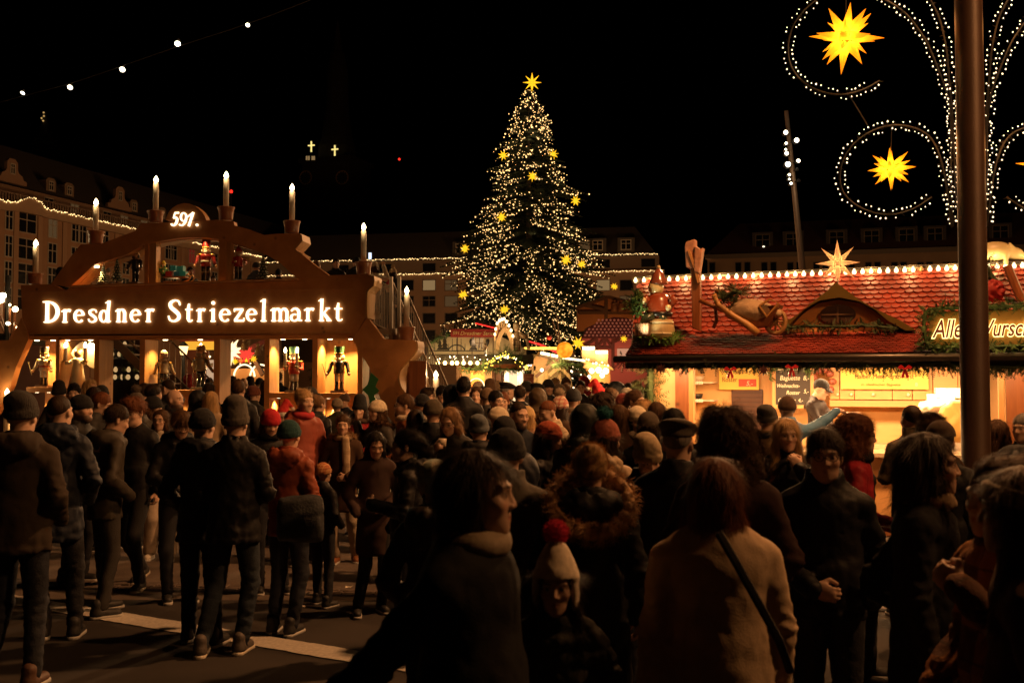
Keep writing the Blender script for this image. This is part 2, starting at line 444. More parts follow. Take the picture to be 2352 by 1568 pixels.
 CACHE[key] = join(parts)
 return CACHE[key]
def hat_mesh(style, h=.009, seed=0, fine=False):
 """returns list of (part name, V, Q)"""
 key = ('hat', style, h, fine)
 if key in CACHE: return CACHE[key]
 xs, ys, zs, X, Y, Z = grid((-.16, -.21, -.22), (.16, .17, .33), h)
 out = []
 ang = np.arctan2(X, Y)
 def dome(rx, ry, rz, cz=.045, cy=.012): return ell(X, Y, Z, (0, cy, cz), (rx, ry, rz))
 line = Z - (.034 + .16 * -Y * .5)            # brim line, a little higher at the front
 if style in ('beanie', 'tall', 'slouch', 'pompom', 'helmet'):
  rz = {'beanie': .100, 'tall': .150, 'slouch': .120, 'pompom': .118, 'helmet': .1}[style]
  d = dome(.093, .112, rz)
  if style == 'tall': d = smin(d, ell(X, Y, Z, (0, .02, .16), (.072, .085, .05)), .04)
  if style == 'slouch': d = smin(d, ell(X, Y, Z, (0, .075, .105), (.078, .07, .06)), .03)
  ln = Z - (.000 - .24 * Y * .5)
  rib = .0009 * np.sin(ang * 64)
  cuff = smax(ell(X, Y, Z, (0, .012, .045), (.1, .119, .13)), np.abs(ln - .026) - .026, .01) + rib
  d = smax(d + .0022 * wob(X, Y, Z, 90, 1), -ln, .008)
  d = smin(d, cuff, .006)
  V, Q = snet(d, xs, ys, zs); out.append(('hat', V, Q))
 if style in ('pompom',):
  d2 = ell(X, Y, Z, (0, .02, .19), (.042, .042, .040)) + .004 * wob(X, Y, Z, 150, 2)
  V, Q = snet(d2, xs, ys, zs); W = strands(V, Q, 900, .022, .002, 3, flow=(0, 0, .1), lift=1.6)
  out.append(('pompom',) + join([(V, Q), W]))
 if style == 'flap':
  d = smin(dome(.098, .116, .112), ell(X, Y, Z, (0, .012, .13), (.06, .07, .075)), .04)
  d = smax(d, -(Z - .045 + .25 * np.clip(Y + .03, 0, 1) * 2), .008)
  fl = smax(ell(np.abs(X), Y, Z, (.082, .0, -.02), (.022, .055, .105)), Z - .07, .02)
  d = smin(d, fl, .02) + .002 * wob(X, Y, Z, 80, 1)
  V, Q = snet(d, xs, ys, zs); out.append(('hat', V, Q))
  d2 = ell(X, Y, Z, (0, .012, .235), (.046, .046, .044)) + .004 * wob(X, Y, Z, 150, 2)
  V, Q = snet(d2, xs, ys, zs); W = strands(V, Q, 1200, .016, .002, 3, flow=(0, 0, .1), lift=1.6)
  out.append(('pompom',) + join([(V, Q), W]))
 if style == 'cap':
  d = smax(dome(.090, .108, .100), -(Z - .040), .008)
  br = smax(smax(ell(X, Y, Z, (0, -.085, .052), (.070, .095, .30)), Y + .05, .01), np.abs(Z - .050 - (Y + .1) * .30 + 4.5 * X * X) - .005, .004)
  d = smin(d, br, .008); V, Q = snet(d, xs, ys, zs); out.append(('hat', V, Q))
 if style == 'flatcap':
  d = ell(X, Y, Z - (.10 + .25 * Y), (0, -.005, -.005), (.105, .135, .036)); d = smin(d, smax(dome(.088, .106, .09), -(Z - .045), .01), .03)
  d = smin(d, ell(X, Y, Z, (0, -.125, .052), (.070, .045, .008)), .012); V, Q = snet(d, xs, ys, zs); out.append(('hat', V, Q))
 if style == 'santa':
  d = smax(dome(.090, .108, .10), -(Z - .05), .008); d = smin(d, cap(X, Y, Z, (0, .02, .10), (.05, .05, .22), .075, .040), .03); d = smin(d, cap(X, Y, Z, (.05, .05, .22), (.125, .075, .16), .04, .018), .02)
  d = d + .003 * wob(X, Y, Z, 60, 1); V, Q = snet(d, xs, ys, zs); out.append(('hat', V, Q))
  rim = smax(ell(X, Y, Z, (0, .012, .045), (.107, .126, .14)), np.abs(Z - .048 + .12 * Y) - .030, .016) + .004 * wob(X, Y, Z, 110, 2)
  rim = smin(rim, ell(X, Y, Z, (.135, .08, .135), (.026, .026, .026)), .002)
  V, Q = snet(rim, xs, ys, zs); W = strands(V, Q, 900, .016, .002, 5, flow=(0, 0, .1), lift=1.4); out.append(('hat_trim',) + join([(V, Q), W]))
 if style == 'hood':
  d = ell(X, Y, Z, (0, .02, .03), (.115, .135, .135)); d = smin(d, ell(X, Y, Z, (0, .05, -.13), (.13, .11, .10)), .05)
  d = smax(d, -ell(X, Y, Z, (0, -.16, -.02), (.085, .13, .125)), .015); d = d + .004 * wob(X, Y, Z, 40, 1)
  V, Q = snet(d, xs, ys, zs); out.append(('hood', V, Q))
 if style == 'band':
  d = smax(ell(X, Y, Z, (0, .012, .045), (.096, .115, .14)), np.abs(Z - .045 + .2 * Y) - .028, .012); V, Q = snet(d, xs, ys, zs); out.append(('headband', V, Q))
 CACHE[key] = out
 return out
HAT_TOP = {'beanie': .028, 'tall': .09, 'slouch': .05, 'pompom': .115, 'flap': .165, 'cap': .028, 'flatcap': .03, 'santa': .145, 'hood': .048, 'band': .012, 'helmet': .028, None: .0}
HAIR_TOP = {'buzz': .004, 'short': .02, 'quiff': .03, 'thin': .02, 'bowl': .018, 'curly': .04, 'bigcurl': .04, 'bun': .02, 'pony': .016, 'long': .016, 'longwavy': .02, 'longback': .016, 'longhat': 0, None: 0}
ARMS = {  # elbow, wrist, finger direction, back-of-hand direction, curl; given for the +X side
 'down': ((.228, .03, 1.14), (.238, -.03, .90), (0, -.05, -1), (1, 0, .1), .4),
 'pocket': ((.25, .07, 1.14), (.195, -.13, .98), (0, -.5, -1), (1, 0, .3), None),
 'cup': ((.225, -.01, 1.15), (.105, -.255, 1.20), (-.8, -.5, .15), (.3, -1, .2), .8),
 'sip': ((.215, -.06, 1.17), (.080, -.215, 1.36), (-.8, -.3, .45), (.3, -1, .2), .8),
 'phone': ((.225, -.02, 1.14), (.12, -.27, 1.24), (-.25, -.5, .8), (0, -.9, -.4), .6),
 'clasp': ((.235, .0, 1.13), (.07, -.235, 1.04), (-1, -.2, -.25), (.2, -1, .1), .5),
 'raise': ((.255, -.06, 1.25), (.255, -.12, 1.50), (-.1, -.15, 1), (.2, -1, 0), .5),
 'point': ((.34, -.10, 1.46), (.54, -.20, 1.60), (.8, -.5, .05), (0, .3, 1), .3),
 'photo': ((.26, -.14, 1.38), (.14, -.22, 1.66), (-.2, -.2, 1), (.2, -1, .2), .7),
 'chin': ((.205, -.12, 1.17), (.055, -.185, 1.40), (-.5, .1, .75), (.1, -1, .1), .6),
 'akimbo': ((.29, .27, 1.08), (.22, -.03, .95), (0, -.5, -1), (1, 0, .3), None),
 'forward': ((.22, -.12, 1.18), (.20, -.36, 1.14), (0, -1, -.2), (.5, 0, 1), .4),
}
def mirror(p): return (-p[0], p[1], p[2])
def coat_sdf(X, Y, Z, aL, aR, hem, fat, puff, open_, seed, hood, collar, wr):
 f = fat
 d = cap(X, Y, Z, (0, .01, 1.34), (0, .0, 1.05), .150 * f, .150 * f, 1.38)
 d = smin(d, cap(X, Y, Z, (-.105, .02, 1.375), (.105, .02, 1.375), .080 * f ** .5, .080 * f ** .5, 1.1), .06)
 d = smin(d, cap(np.abs(X), Y, Z, (.045, .025, 1.46), (.15, .022, 1.40), .048, .048), .05)
 d = smin(d, cap(X, Y, Z, (0, .0, 1.05), (0, .01, hem), .155 * f, (.185 if hem < .8 else .165) * f, 1.28), .06)
 d = smax(d, hem - Z + .01, .015)
 arms = None
 for sgn, A in ((1, aL), (-1, aR)):
  e, w = A[0], A[1]
  if sgn < 0: e, w = mirror(e), mirror(w)
  sh = (sgn * .160 * f ** .5, .018, 1.385)
  r1, r2, r3 = .060 + puff * .5, .053 + puff * .6, .044 + puff * .4
  a = smin(cap(X, Y, Z, sh, e, r1, r2), cap(X, Y, Z, e, w, r2, r3), .02)
  arms = a if arms is None else np.minimum(arms, a)
 d = smin(d, arms, .028)
 d = smin(d, cap(X, Y, Z, (0, .02, 1.40), (0, .03, 1.475), .085, .07), .06)
 if collar:
  col = np.abs(cap(X, Y, Z, (0, .018, 1.44), (0, .012, 1.50 + collar), .082, .078)) - .010
  col = smax(col, Z - (1.515 + collar) - .20 * Y, .012)
  d = smin(d, col, .018)
 if hood:
  hd_ = smax(ell(X, Y, Z, (0, .115, 1.465), (.150, .100, .100)), -ell(X, Y, Z, (0, .075, 1.56), (.095, .085, .09)), .02)
  hd_ = smin(hd_, cap(np.abs(X), Y, Z, (.11, .06, 1.49), (.075, -.075, 1.43), .036, .026), .03)
  hd_ = hd_ + .008 * wob(X * 1.5, Y, Z, 34, seed + 3)
  d = smin(d, hd_, .010)
 if wr:
  d = d + wr * (.5 * wob(X * .8, Y * .8, Z * 1.5, 22, seed) + .35 * wob(X, Y, Z * 1.4, 47, seed + 2))
  d = d + wr * .35 * wob(X * 1.3, Y, Z * .6, 80, seed + 5) + wr * .5 * wob(X * 2.2, Y * 2.2, Z * .35, 20, seed + 7) * np.clip((1.25 - Z) * 3, 0, 1)
  d = d + .006 * np.clip(1 - np.abs(Z - hem - .06) / .02, 0, 1)
 if wr:
  el = np.clip(1 - np.abs(Z - 1.15) / .22, 0, 1) * np.clip((np.abs(X) - .15) * 12, 0, 1)
  d = d + .006 * el * np.sin(Z * 120 + 4 * wob(X, Y, Z, 18, seed))
  d = d + .004 * np.exp(-(X / .008) ** 2) * (Y < -.02)
 if puff > .009:
  d = d - .014 * np.abs(np.sin(Z * math.pi / .080 + .35 * wob(X, Y, Z, 9, seed))) ** .7 + .008
 return d
def rot_to(fdir, bdir):
 z = -Vector(fdir).normalized(); y = Vector(bdir); y = (y - z * y.dot(z)).normalized(); x = y.cross(z)
 return np.array(Matrix((x, y, z)).transposed())
def limb(a, b, c, d_): pass
def legs_sdf(X, Y, Z, st, wide, seed):
 d = None
 for sgn, (kx, ky, kz, fx, fy, fz) in zip((1, -1), st):
  hip = (sgn * .085, .0, .90); kn = (sgn * kx, ky, kz); an = (sgn * fx, fy, fz)
  a = smin(cap(X, Y, Z, hip, kn, .095 * wide, .066 * wide), cap(X, Y, Z, kn, an, .066 * wide, .052 * wide ** 1.4), .02)
  d = a if d is None else smin(d, a, .012)
 d = smax(d, -(Z - .055), .01)
 lo = np.clip((.75 - Z) * 2, 0, 1)
 kn = np.clip(1 - np.abs(Z - .5) / .14, 0, 1) + np.clip(1 - np.abs(Z - .13) / .12, 0, 1)
 return d + .007 * lo * wob(X * .8, Y * .8, Z * 2.2, 30, seed) + .004 * wob(X, Y, Z * 1.5, 70, seed) + .007 * kn * wob(X * .5, Y * .5, Z * 2.5, 55, seed)
STANCE = {'stand': ((.10, -.01, .49, .105, .02, .075), (.10, -.01, .49, .105, .02, .075)),
        'ease': ((.13, -.02, .49, .15, .03, .075), (.09, -.01, .49, .09, .02, .075)),
        'walk': ((.09, -.16, .50, .085, -.20, .085), (.09, .02, .50, .08, .28, .13))}
def shoe(parent, x, y, dz, mat_, sole, fwd=0.0):
 k = ('shoe',)
 if k not in CACHE:
  xs, ys, zs, X, Y, Z = grid((-.07, -.22, -.02), (.07, .12, .17), .011)
  d = cap(X, Y, Z, (0, .045, .045), (0, -.125, .035), .042, .038); d = smin(d, cap(X, Y, Z, (0, .03, .05), (0, .03, .12), .042, .045), .03)
  d = smax(d, -(Z - .018), .006); A = snet(d, xs, ys, zs)
  e = cap(X, Y, Z * 0, (0, .048, 0), (0, -.130, 0), .045, .043); e = smax(e, np.abs(Z - .014) - .014, .006); B = snet(e, xs, ys, zs)
  CACHE[k] = (A, B)
 A, B = CACHE[k]
 key = ('shoeme', mat_.name)
 if key not in CACHE:
  o = np_mesh('shoe', A[0], A[1], mat_); CACHE[key] = o.data; bpy.data.objects.remove(o)
 key2 = ('soleme', sole.name)
 if key2 not in CACHE:
  o = np_mesh('sole', B[0], B[1], sole); CACHE[key2] = o.data; bpy.data.objects.remove(o)
 o = bpy.data.objects.new('shoe', CACHE[key]); COL.objects.link(o); o.parent = parent; o.location = (x, y, dz); o.rotation_euler = (fwd, 0, .15 * (1 if x > 0 else -1))
 s = bpy.data.objects.new('sole', CACHE[key2]); COL.objects.link(s); s.parent = o
 return o
def cloth(col, rough=.85, kind='wool'):
 n = 'cloth_%s_%s' % (kind, '_'.join('%03d' % int(c * 1000) for c in col))
 if kind == 'nylon': return mat(n, col, .6, var=.15, vs=5, bump=.35, bs=13, spec=.25)
 if kind == 'knit': return knit(n, col)
 if kind == 'fleece': return mat(n, col, .95, var=.2, vs=60, bump=.6, bs=140, sheen=.4)
 if kind == 'denim': return mat(n, col, .85, var=.35, vs=6, bump=.25, bs=90)
 return mat(n, col, rough, var=.18, vs=9, bump=.16, bs=150, sheen=.12 if max(col) > .05 else 0, spec=.2)
def knit(n, col, rings=False):
 if n in MC: return MC[n]
 m = mat(n, col, .95, var=.18, vs=30, sheen=.3)
 nt = m.node_tree; L = nt.links.new; b = nt.nodes['Principled BSDF']
 tc = nt.nodes.new('ShaderNodeTexCoord'); w = nt.nodes.new('ShaderNodeTexWave'); w.inputs['Scale'].default_value = 48; w.inputs['Distortion'].default_value = 3.5; w.inputs['Detail Scale'].default_value = 4
 L(tc.outputs['Object'], w.inputs['Vector']); bp = nt.nodes.new('ShaderNodeBump'); bp.inputs['Strength'].default_value = .45; bp.inputs['Distance'].default_value = .006
 L(w.outputs['Fac'], bp.inputs['Height']); L(bp.outputs['Normal'], b.inputs['Normal'])
 return m
def plaid(name, c1, c2, c3, sc=14.0):
 """woven check in object space"""
 if name in MC: return MC[name]
 m = mat(name, c1, .9, bump=.3, bs=120, sheen=.2); nt = m.node_tree; L = nt.links.new; b = nt.nodes['Principled BSDF']
 tc = nt.nodes.new('ShaderNodeTexCoord'); sep = nt.nodes.new('ShaderNodeSeparateXYZ'); L(tc.outputs['Object'], sep.inputs[0])
 last = None
 for ax, c, wd, mul in (('X', c2, .35, 1), ('Z', c2, .35, 1), ('X', c3, .07, 2), ('Z', c3, .07, 2)):
  a = nt.nodes.new('ShaderNodeMath'); a.operation = 'MULTIPLY'; a.inputs[1].default_value = sc * mul; L(sep.outputs[ax], a.inputs[0])
  f = nt.nodes.new('ShaderNodeMath'); f.operation = 'FRACT'; L(a.outputs[0], f.inputs[0])
  g = nt.nodes.new('ShaderNodeMath'); g.operation = 'LESS_THAN'; g.inputs[1].default_value = wd; L(f.outputs[0], g.inputs[0])
  h = nt.nodes.new('ShaderNodeMath'); h.operation = 'MULTIPLY'; h.inputs[1].default_value = .6; L(g.outputs[0], h.inputs[0])
  mx = nt.nodes.new('ShaderNodeMix'); mx.data_type = 'RGBA'; L(h.outputs[0], mx.inputs['Factor'])
  if last: L(last, mx.inputs['A'])
  else: mx.inputs['A'].default_value = (*c1, 1)
  mx.inputs['B'].default_value = (*c, 1); last = mx.outputs['Result']
 L(last, b.inputs['Base Color'])
 return m
def hairmat(col):
 n = 'hair_' + '_'.join('%03d' % int(c * 1000) for c in col)
 return mat(n, col, .55, var=.35, vs=40, stretch=(1, 1, .12), bump=.4, bs=120, spec=.16)
SKM = lambda: mat('skin', (1, 1, 1), .5, tint=True, spec=.4)
HC = {'black': (.012, .009, .007), 'dark': (.030, .017, .010), 'brown': (.075, .038, .018), 'red': (.16, .055, .022), 'light': (.20, .11, .05), 'blonde': (.46, .29, .13), 'grey': (.22, .20, .18)}
NPERS = [0]
def fur_ring(parent, pts_r, colr, n, L, seed, name='fur_trim', wd=.0022):
 """a thick ring of long fur along a closed list of points"""
 mb = MB(); pts = [Vector(p) for p in pts_r]; mb.tube(pts + [pts[0]], .030, 8, False)
 V = np.array(mb.v, np.float32); Q = np.array(mb.f, np.int32)
 W = strands(V, Q, n, L, wd, seed, flow=(0, 0, -.4), lift=.9, curl=.006)
 W2 = strands(V, Q, n, L * .8, wd, seed + 1, flow=(0, .6, .5), lift=1.1, curl=.006)
 A = join([(V, Q), W, W2])
 return np_mesh(name, A[0], A[1], hairmat(colr), parent)
def person(label, u, vt, Y, yaw=180, sex='m', hair='short', hc='dark', hat=None, hatc=(.02, .02, .022), hatk='knit', coat=(.015, .015, .017), ck='nylon', hem=.86, fat=1.0,
        puff=.008, hood=0, collar=.02, arms=('pocket', 'pocket'), hy=0, hp=0, hr=0, skin='fair', beard=0, glasses=0, legs=(.02, .022, .03), lk='denim', stance='stand', shoec=(.03, .03, .03), solec=(.5, .5, .48),
        scarf=None, smile=0, lids=0, group=None, base=0.0, fine=None, coatm=None, wide=1.0, hatm=None, fur=None, pomc=None, leg=1, gl=None, lean=0.0, cat='person', wr=.014):
 NPERS[0] += 1; seed = NPERS[0]
 if fine is None: fine = Y < 8
 near = Y < 4.2
 top = 1.745 + max(HAT_TOP[hat], HAIR_TOP[hair] if hat in (None, 'band') else 0)
 if ck == 'wool': wr = min(wr, .010)
 pt = P(u, vt, Y); s = (pt.z - base) / top
 root = thing('person', label, cat, (pt.x, Y, base), R(yaw), group); root.scale = (s, s, s)
 # --- head
 hh = .0055 if near else (.008 if fine else .011)
 M = Matrix.Rotation(R(hy), 3, 'Z') @ Matrix.Rotation(R(-hp), 3, 'X') @ Matrix.Rotation(R(hr), 3, 'Y'); Mn = np.array(M)
 O = np.array((0, -.012 + lean * .4, 1.622)); piv = np.array((0, .03, -.10))
 T = lambda V: (V - piv) @ Mn.T + piv + O
 hv, hq, hcx = head_mesh(sex, hh, beard, skin, HC[hc], smile, lids)
 Vs, Qs, Cs, off = [T(hv)], [hq], [hcx], len(hv)
 A = []
 if tuple(arms) == ('pocket', 'pocket') and Y < 13: arms = random.Random(seed * 7).choice((('pocket', 'pocket'), ('pocket', 'down'), ('akimbo', 'down'), ('cup', 'pocket'), ('clasp', 'clasp'), ('down', 'pocket')))
 for i, nm in enumerate(arms):
  a = ARMS[nm] if isinstance(nm, str) else nm
  A.append(a)
  if a[4] is not None:
   v, q, c = hand_mesh(a[4], skin, gl, .0055 if fine else .009)
   fd, bd = (a[2], a[3]) if i == 0 else (mirror(a[2]), mirror(a[3]))
   Rm = rot_to(fd, bd); v2 = v.copy()
   if i == 1: v2[:, 0] *= -1; q = q[:, ::-1]
   w = np.array(a[1] if i == 0 else mirror(a[1]))
   Vs.append(v2 @ Rm.T + w); Qs.append(q + off); Cs.append(c); off += len(v2)
   # the arm inside the sleeve, so that hand and shoulders are one body
   mb = MB(); e = a[0] if i == 0 else mirror(a[0]); sx = .1 if i == 0 else -.1
   mb.tube([(sx * .6, .03, 1.37), (sx * 1.6, .02, 1.39), e, tuple(w)], [.04, .035, .026, .022], 8)
   f4 = [f for f in mb.f if len(f) == 4]
   Vs.append(np.array(mb.v, np.float32)); Qs.append(np.array(f4, np.int32) + off); Cs.append(np.tile(np.array(SKIN[skin], np.float32), (len(mb.v), 1))); off += len(mb.v)
 np_mesh('body', np.concatenate(Vs), np.concatenate(Qs), SKM(), root, col=np.concatenate(Cs))
 if hair:
  st = hair
  if hat and hat not in ('band',):
   st = 'longhat' if hair.startswith('long') or hair in ('bigcurl',) else None
   if hat == 'santa' and hair.startswith('long'): st = 'longhat'
   if hat in ('cap', 'flatcap') and st is None: st = 'buzz'
  if st:
   V, Q = hair_mesh(st, .008 if fine else .011, fine, seed)
   np_mesh('hair', T(V), Q, hairmat(HC[hc]), root)
 if hat:
  hparts = hat_mesh(hat, .008 if fine else .011, seed)
  hob = None
  for nm, V, Q in hparts:
   c = hatm or cloth(hatc, kind=hatk)
   if nm in ('pompom', 'hat_trim'): c = cloth(pomc or ((.7, .66, .6) if nm == 'hat_trim' else hatc), kind='fleece')
   if nm == 'hood': c = coatm or cloth(coat, kind=ck)
   o = np_mesh(nm, T(V), Q, c, hob or root); hob = hob or o
 if glasses:
  mb = MB()
  for sx in (-1, 1):
   mb.tube([(sx * .031 + .021 * math.cos(t), -.100 - .0 * t, .002 + .016 * math.sin(t)) for t in [i * 2 * math.pi / 14 for i in range(15)]], .0017, 5, False)
   mb.tube([(sx * .051, -.098, .006), (sx * .073, -.05, .008), (sx * .079, .005, .004)], .0016, 5)
  mb.tube([(-.011, -.101, .004), (.011, -.101, .004)], .0016, 5)
  mb.v = [tuple(p) for p in T(np.array(mb.v))]
  mb.build('glasses', mat('glasses_frame', (.01, .01, .01), .25), root, True)
 # --- coat
 h = .012 if near else (.015 if fine else .026)
 far = Y > 13 and all(isinstance(q, str) for q in arms)
 key = ('coat', tuple(arms) if far else seed, round(hem, 1), round(fat, 1), puff, bool(hood), collar, far)
 if key not in CACHE:
  ext = [q for a, sg in ((A[0], 1), (A[1], -1)) for q in ((sg * a[0][0], a[0][1], a[0][2]), (sg * a[1][0], a[1][1], a[1][2]))]
  mx = max(.42 * fat, max(abs(q[0]) for q in ext) + .13); my = min(-.27, min(q[1] for q in ext) - .12); mz = max(1.66, max(q[2] for q in ext) + .12)
  xs, ys, zs, X, Y_, Z = grid((-mx, my, hem - .05), (mx, .30, mz), h)
  CACHE[key] = snet(coat_sdf(X, Y_ - lean * np.clip(Z - .9, 0, 1), Z, A[0], A[1], hem, fat, puff, 0, seed * 1.7, hood, collar, wr), xs, ys, zs)
 V, Q = CACHE[key]
 co = np_mesh('coat', V, Q, coatm or cloth(coat, kind=ck), root)
 if fur:
  fb = 1.45 if near or Y < 5 else 1.0
  ring = [(.13 * fb * math.cos(t), .055 + .03 * (fb - 1) + .115 * fb * math.sin(t), 1.475 - (.035 + .22 * (fb - 1)) * math.sin(t)) for t in [i * 2 * math.pi / 20 for i in range(20)]]
  fo = fur_ring(root, ring, fur, 2600 if fine else 700, .055, seed, wd=.0022 if fine else .004); fo.parent = co
 if scarf:
  xs, ys, zs, X, Y_, Z = grid((-.17, -.22, .95), (.17, .17, 1.62), .016 if fine else .022)
  tor = np.sqrt((np.sqrt(X ** 2 + ((Y_ - .005) * 1.05) ** 2) - .082) ** 2 + (Z - 1.487 + .25 * Y_ * 0) ** 2) - .040
  d = tor + .007 * wob(X, Y_, Z * 2, 40, seed)
  if scarf[1]: d = smin(d, cap(X * .75, Y_, Z, (.03, -.115, 1.46), (.045, -.165, 1.0), .040, .036, 1.9), .02) + .003 * wob(X, Y_, Z, 60, seed)
  V, Q = snet(d, xs, ys, zs); np_mesh('scarf', V, Q, scarf[0], root)
 # --- legs
 if leg:
  st = STANCE[stance]
  jr = random.Random(seed % 9); st = tuple((a + jr.uniform(-.02, .03), b - jr.uniform(0, .05), c, e + jr.uniform(-.03, .06), f + jr.uniform(-.09, .09), g_) for a, b, c, e, f, g_ in st)
  lkey = ('legs', stance, wide, round(hem, 1), seed % 9, fine)
  if lkey not in CACHE:
   xs, ys, zs, X, Y_, Z = grid((-.30, -.36, .02), (.30, .40, max(.8, min(1.0, hem + .14))), .016 if fine else .030)
   CACHE[lkey] = snet(legs_sdf(X, Y_, Z, st, wide, seed % 4), xs, ys, zs)
  V, Q = CACHE[lkey]
  np_mesh('trousers', V, Q, cloth(legs, kind=lk), root)
  sm = mat('shoe_%03d_%03d' % (int(shoec[0] * 999), int(shoec[2] * 999)), shoec, .6, bump=.2, bs=60); so = mat('sole_%03d' % int(solec[0] * 999), solec, .7)
  for sg, q in zip((1, -1), st): shoe(root, sg * q[3], q[4], max(0, q[5] - .08), sm, so, .35 if q[5] > .1 else 0)
 return root, s
def held_point(root, s, arm, side=1, fwd=.09):
 """world point in the grip of a hand"""
 a = ARMS[arm] if isinstance(arm, str) else arm
 w = Vector(a[1]); f = Vector(a[2]).normalized(); b = Vector(a[3]).normalized()
 p = w + f * fwd - b * .045
 if side < 0: p.x = -p.x
 return Matrix.Translation(root.location) @ Matrix.Rotation(root.rotation_euler.z, 4, 'Z') @ (p * s)
# ------------------------------------------------------------------ camera, night sky
cam = bpy.data.cameras.new('camera'); co = bpy.data.objects.new('camera', cam); COL.objects.link(co)
co.location = (0, 0, CAMZ); co.rotation_euler = (R(90) + PITCH, 0, 0); cam.sensor_width = 36; cam.lens = 36 * F / 2352
cam.dof.use_dof = True; cam.dof.focus_distance = 14; cam.dof.aperture_fstop = 4.0
cam.clip_start = .1; cam.clip_end = 2000; SC.camera = co
w = bpy.data.worlds.new('World'); SC.world = w; w.use_nodes = True
nt = w.node_tree; bg = nt.nodes['Background']; sky = nt.nodes.new('ShaderNodeTexSky'); sky.sky_type = 'NISHITA'; sky.sun_disc = False
sky.sun_elevation = R(-9); sky.sun_rotation = R(200); nt.links.new(sky.outputs[0], bg.inputs[0]); bg.inputs[1].default_value = .05
vs = SC.view_settings; vs.view_transform = 'Standard'; vs.look = 'None'; vs.exposure = 0; vs.gamma = 1; vs.use_curve_mapping = False
cy = SC.cycles; cy.use_denoising = True; cy.max_bounces = 6; cy.diffuse_bounces = 3; cy.glossy_bounces = 3; cy.transmission_bounces = 4; cy.transparent_max_bounces = 8
cy.sample_clamp_indirect = 2.0; cy.sample_clamp_direct = 0; cy.caustics_reflective = False; cy.caustics_refractive = False; cy.use_light_tree = True; cy.use_adaptive_sampling = True; cy.adaptive_threshold = .015
WARM = (1.0, .62, .28); AMBER = (1.0, .47, .10); CREAM = (1.0, .78, .48)
M_BULB = glow('bulb_glow', (1, .74, .38), 16)
M_FAIRY = glow('fairy_glow', (1, .72, .42), 9)
M_FAIRYW = glow('fairy_white_glow', (1, .72, .42), 3)
M_STARY = glow('star_glow', (1, .50, .015), 1.5)
# ------------------------------------------------------------------ ground
def asphalt(name, c1, c2):
 m = mat(name, c1, .9); nt = m.node_tree; L = nt.links.new; b = nt.nodes['Principled BSDF']
 tc = nt.nodes.new('ShaderNodeTexCoord')
 n1 = nt.nodes.new('ShaderNodeTexNoise'); n1.inputs['Scale'].default_value = 1.3; n1.inputs['Detail'].default_value = 6
 n2 = nt.nodes.new('ShaderNodeTexNoise'); n2.inputs['Scale'].default_value = 160; n2.inputs['Detail'].default_value = 2
 L(tc.outputs['Object'], n1.inputs[0]); L(tc.outputs['Object'], n2.inputs[0])
 mx = nt.nodes.new('ShaderNodeMix'); mx.data_type = 'RGBA'; mx.inputs['A'].default_value = (*c1, 1); mx.inputs['B'].default_value = (*c2, 1)
 a = nt.nodes.new('ShaderNodeMath'); a.operation = 'MULTIPLY'; L(n1.outputs['Fac'], a.inputs[0]); L(n2.outputs['Fac'], a.inputs[1])
 r = nt.nodes.new('ShaderNodeMapRange'); r.inputs['From Min'].default_value = .12; r.inputs['From Max'].default_value = .38; L(a.outputs[0], r.inputs[0]); L(r.outputs[0], mx.inputs['Factor']); L(mx.outputs['Result'], b.inputs['Base Color'])
 bp = nt.nodes.new('ShaderNodeBump'); bp.inputs['Strength'].default_value = .5; bp.inputs['Distance'].default_value = .01; L(n2.outputs['Fac'], bp.inputs['Height']); L(bp.outputs[0], b.inputs['Normal'])
 return m
tag(MB().add([(-400, -20, 0), (400, -20, 0), (400, 700, 0), (-400, 700, 0)], [(0, 1, 2, 3)]).build('ground', asphalt('asphalt', (.022, .019, .018), (.055, .046, .041))), kind='structure')
# lighter paving beyond the gutter
mb = MB(); mb.add([(-40, 9.2, .004), (40, 8.1, .004), (60, 75, .004), (-60, 75, .004)], [(0, 1, 2, 3)])
tag(mb.build('paving', mat('paving_stone', (.15, .12, .10), .85, var=.3, vs=2.5, bump=.4, bs=40)), kind='structure')
# gutter of cobbles
mb = MB(); rr = random.Random(3)
for row in range(2):
 x = -9.0
 while x < 9:
  l = rr.uniform(.12, .2); t = x / 9.0
  y0 = 8.78 - .122 * x + row * .15 - .1; z = .012 + rr.uniform(0, .012)
  mb.box(x, x + l - .015, y0, y0 + .135, 0, z); x += l
tag(mb.build('gutter_paving', mat('gutter_stone', (.13, .10, .085), .8, var=.4, vs=12, bump=.4, bs=60), bevel=.006), kind='structure')
mb = MB(); mb.add([(-20, 8.64 + 2.44, .012), (-20, 8.75 + 2.44, .012), (20, 8.75 - 2.44, .012), (20, 8.64 - 2.44, .012)], [(0, 3, 2, 1)])
tag(mb.build('drain_surface', mat('drain_slot', (.01, .01, .01), .9)), kind='structure')
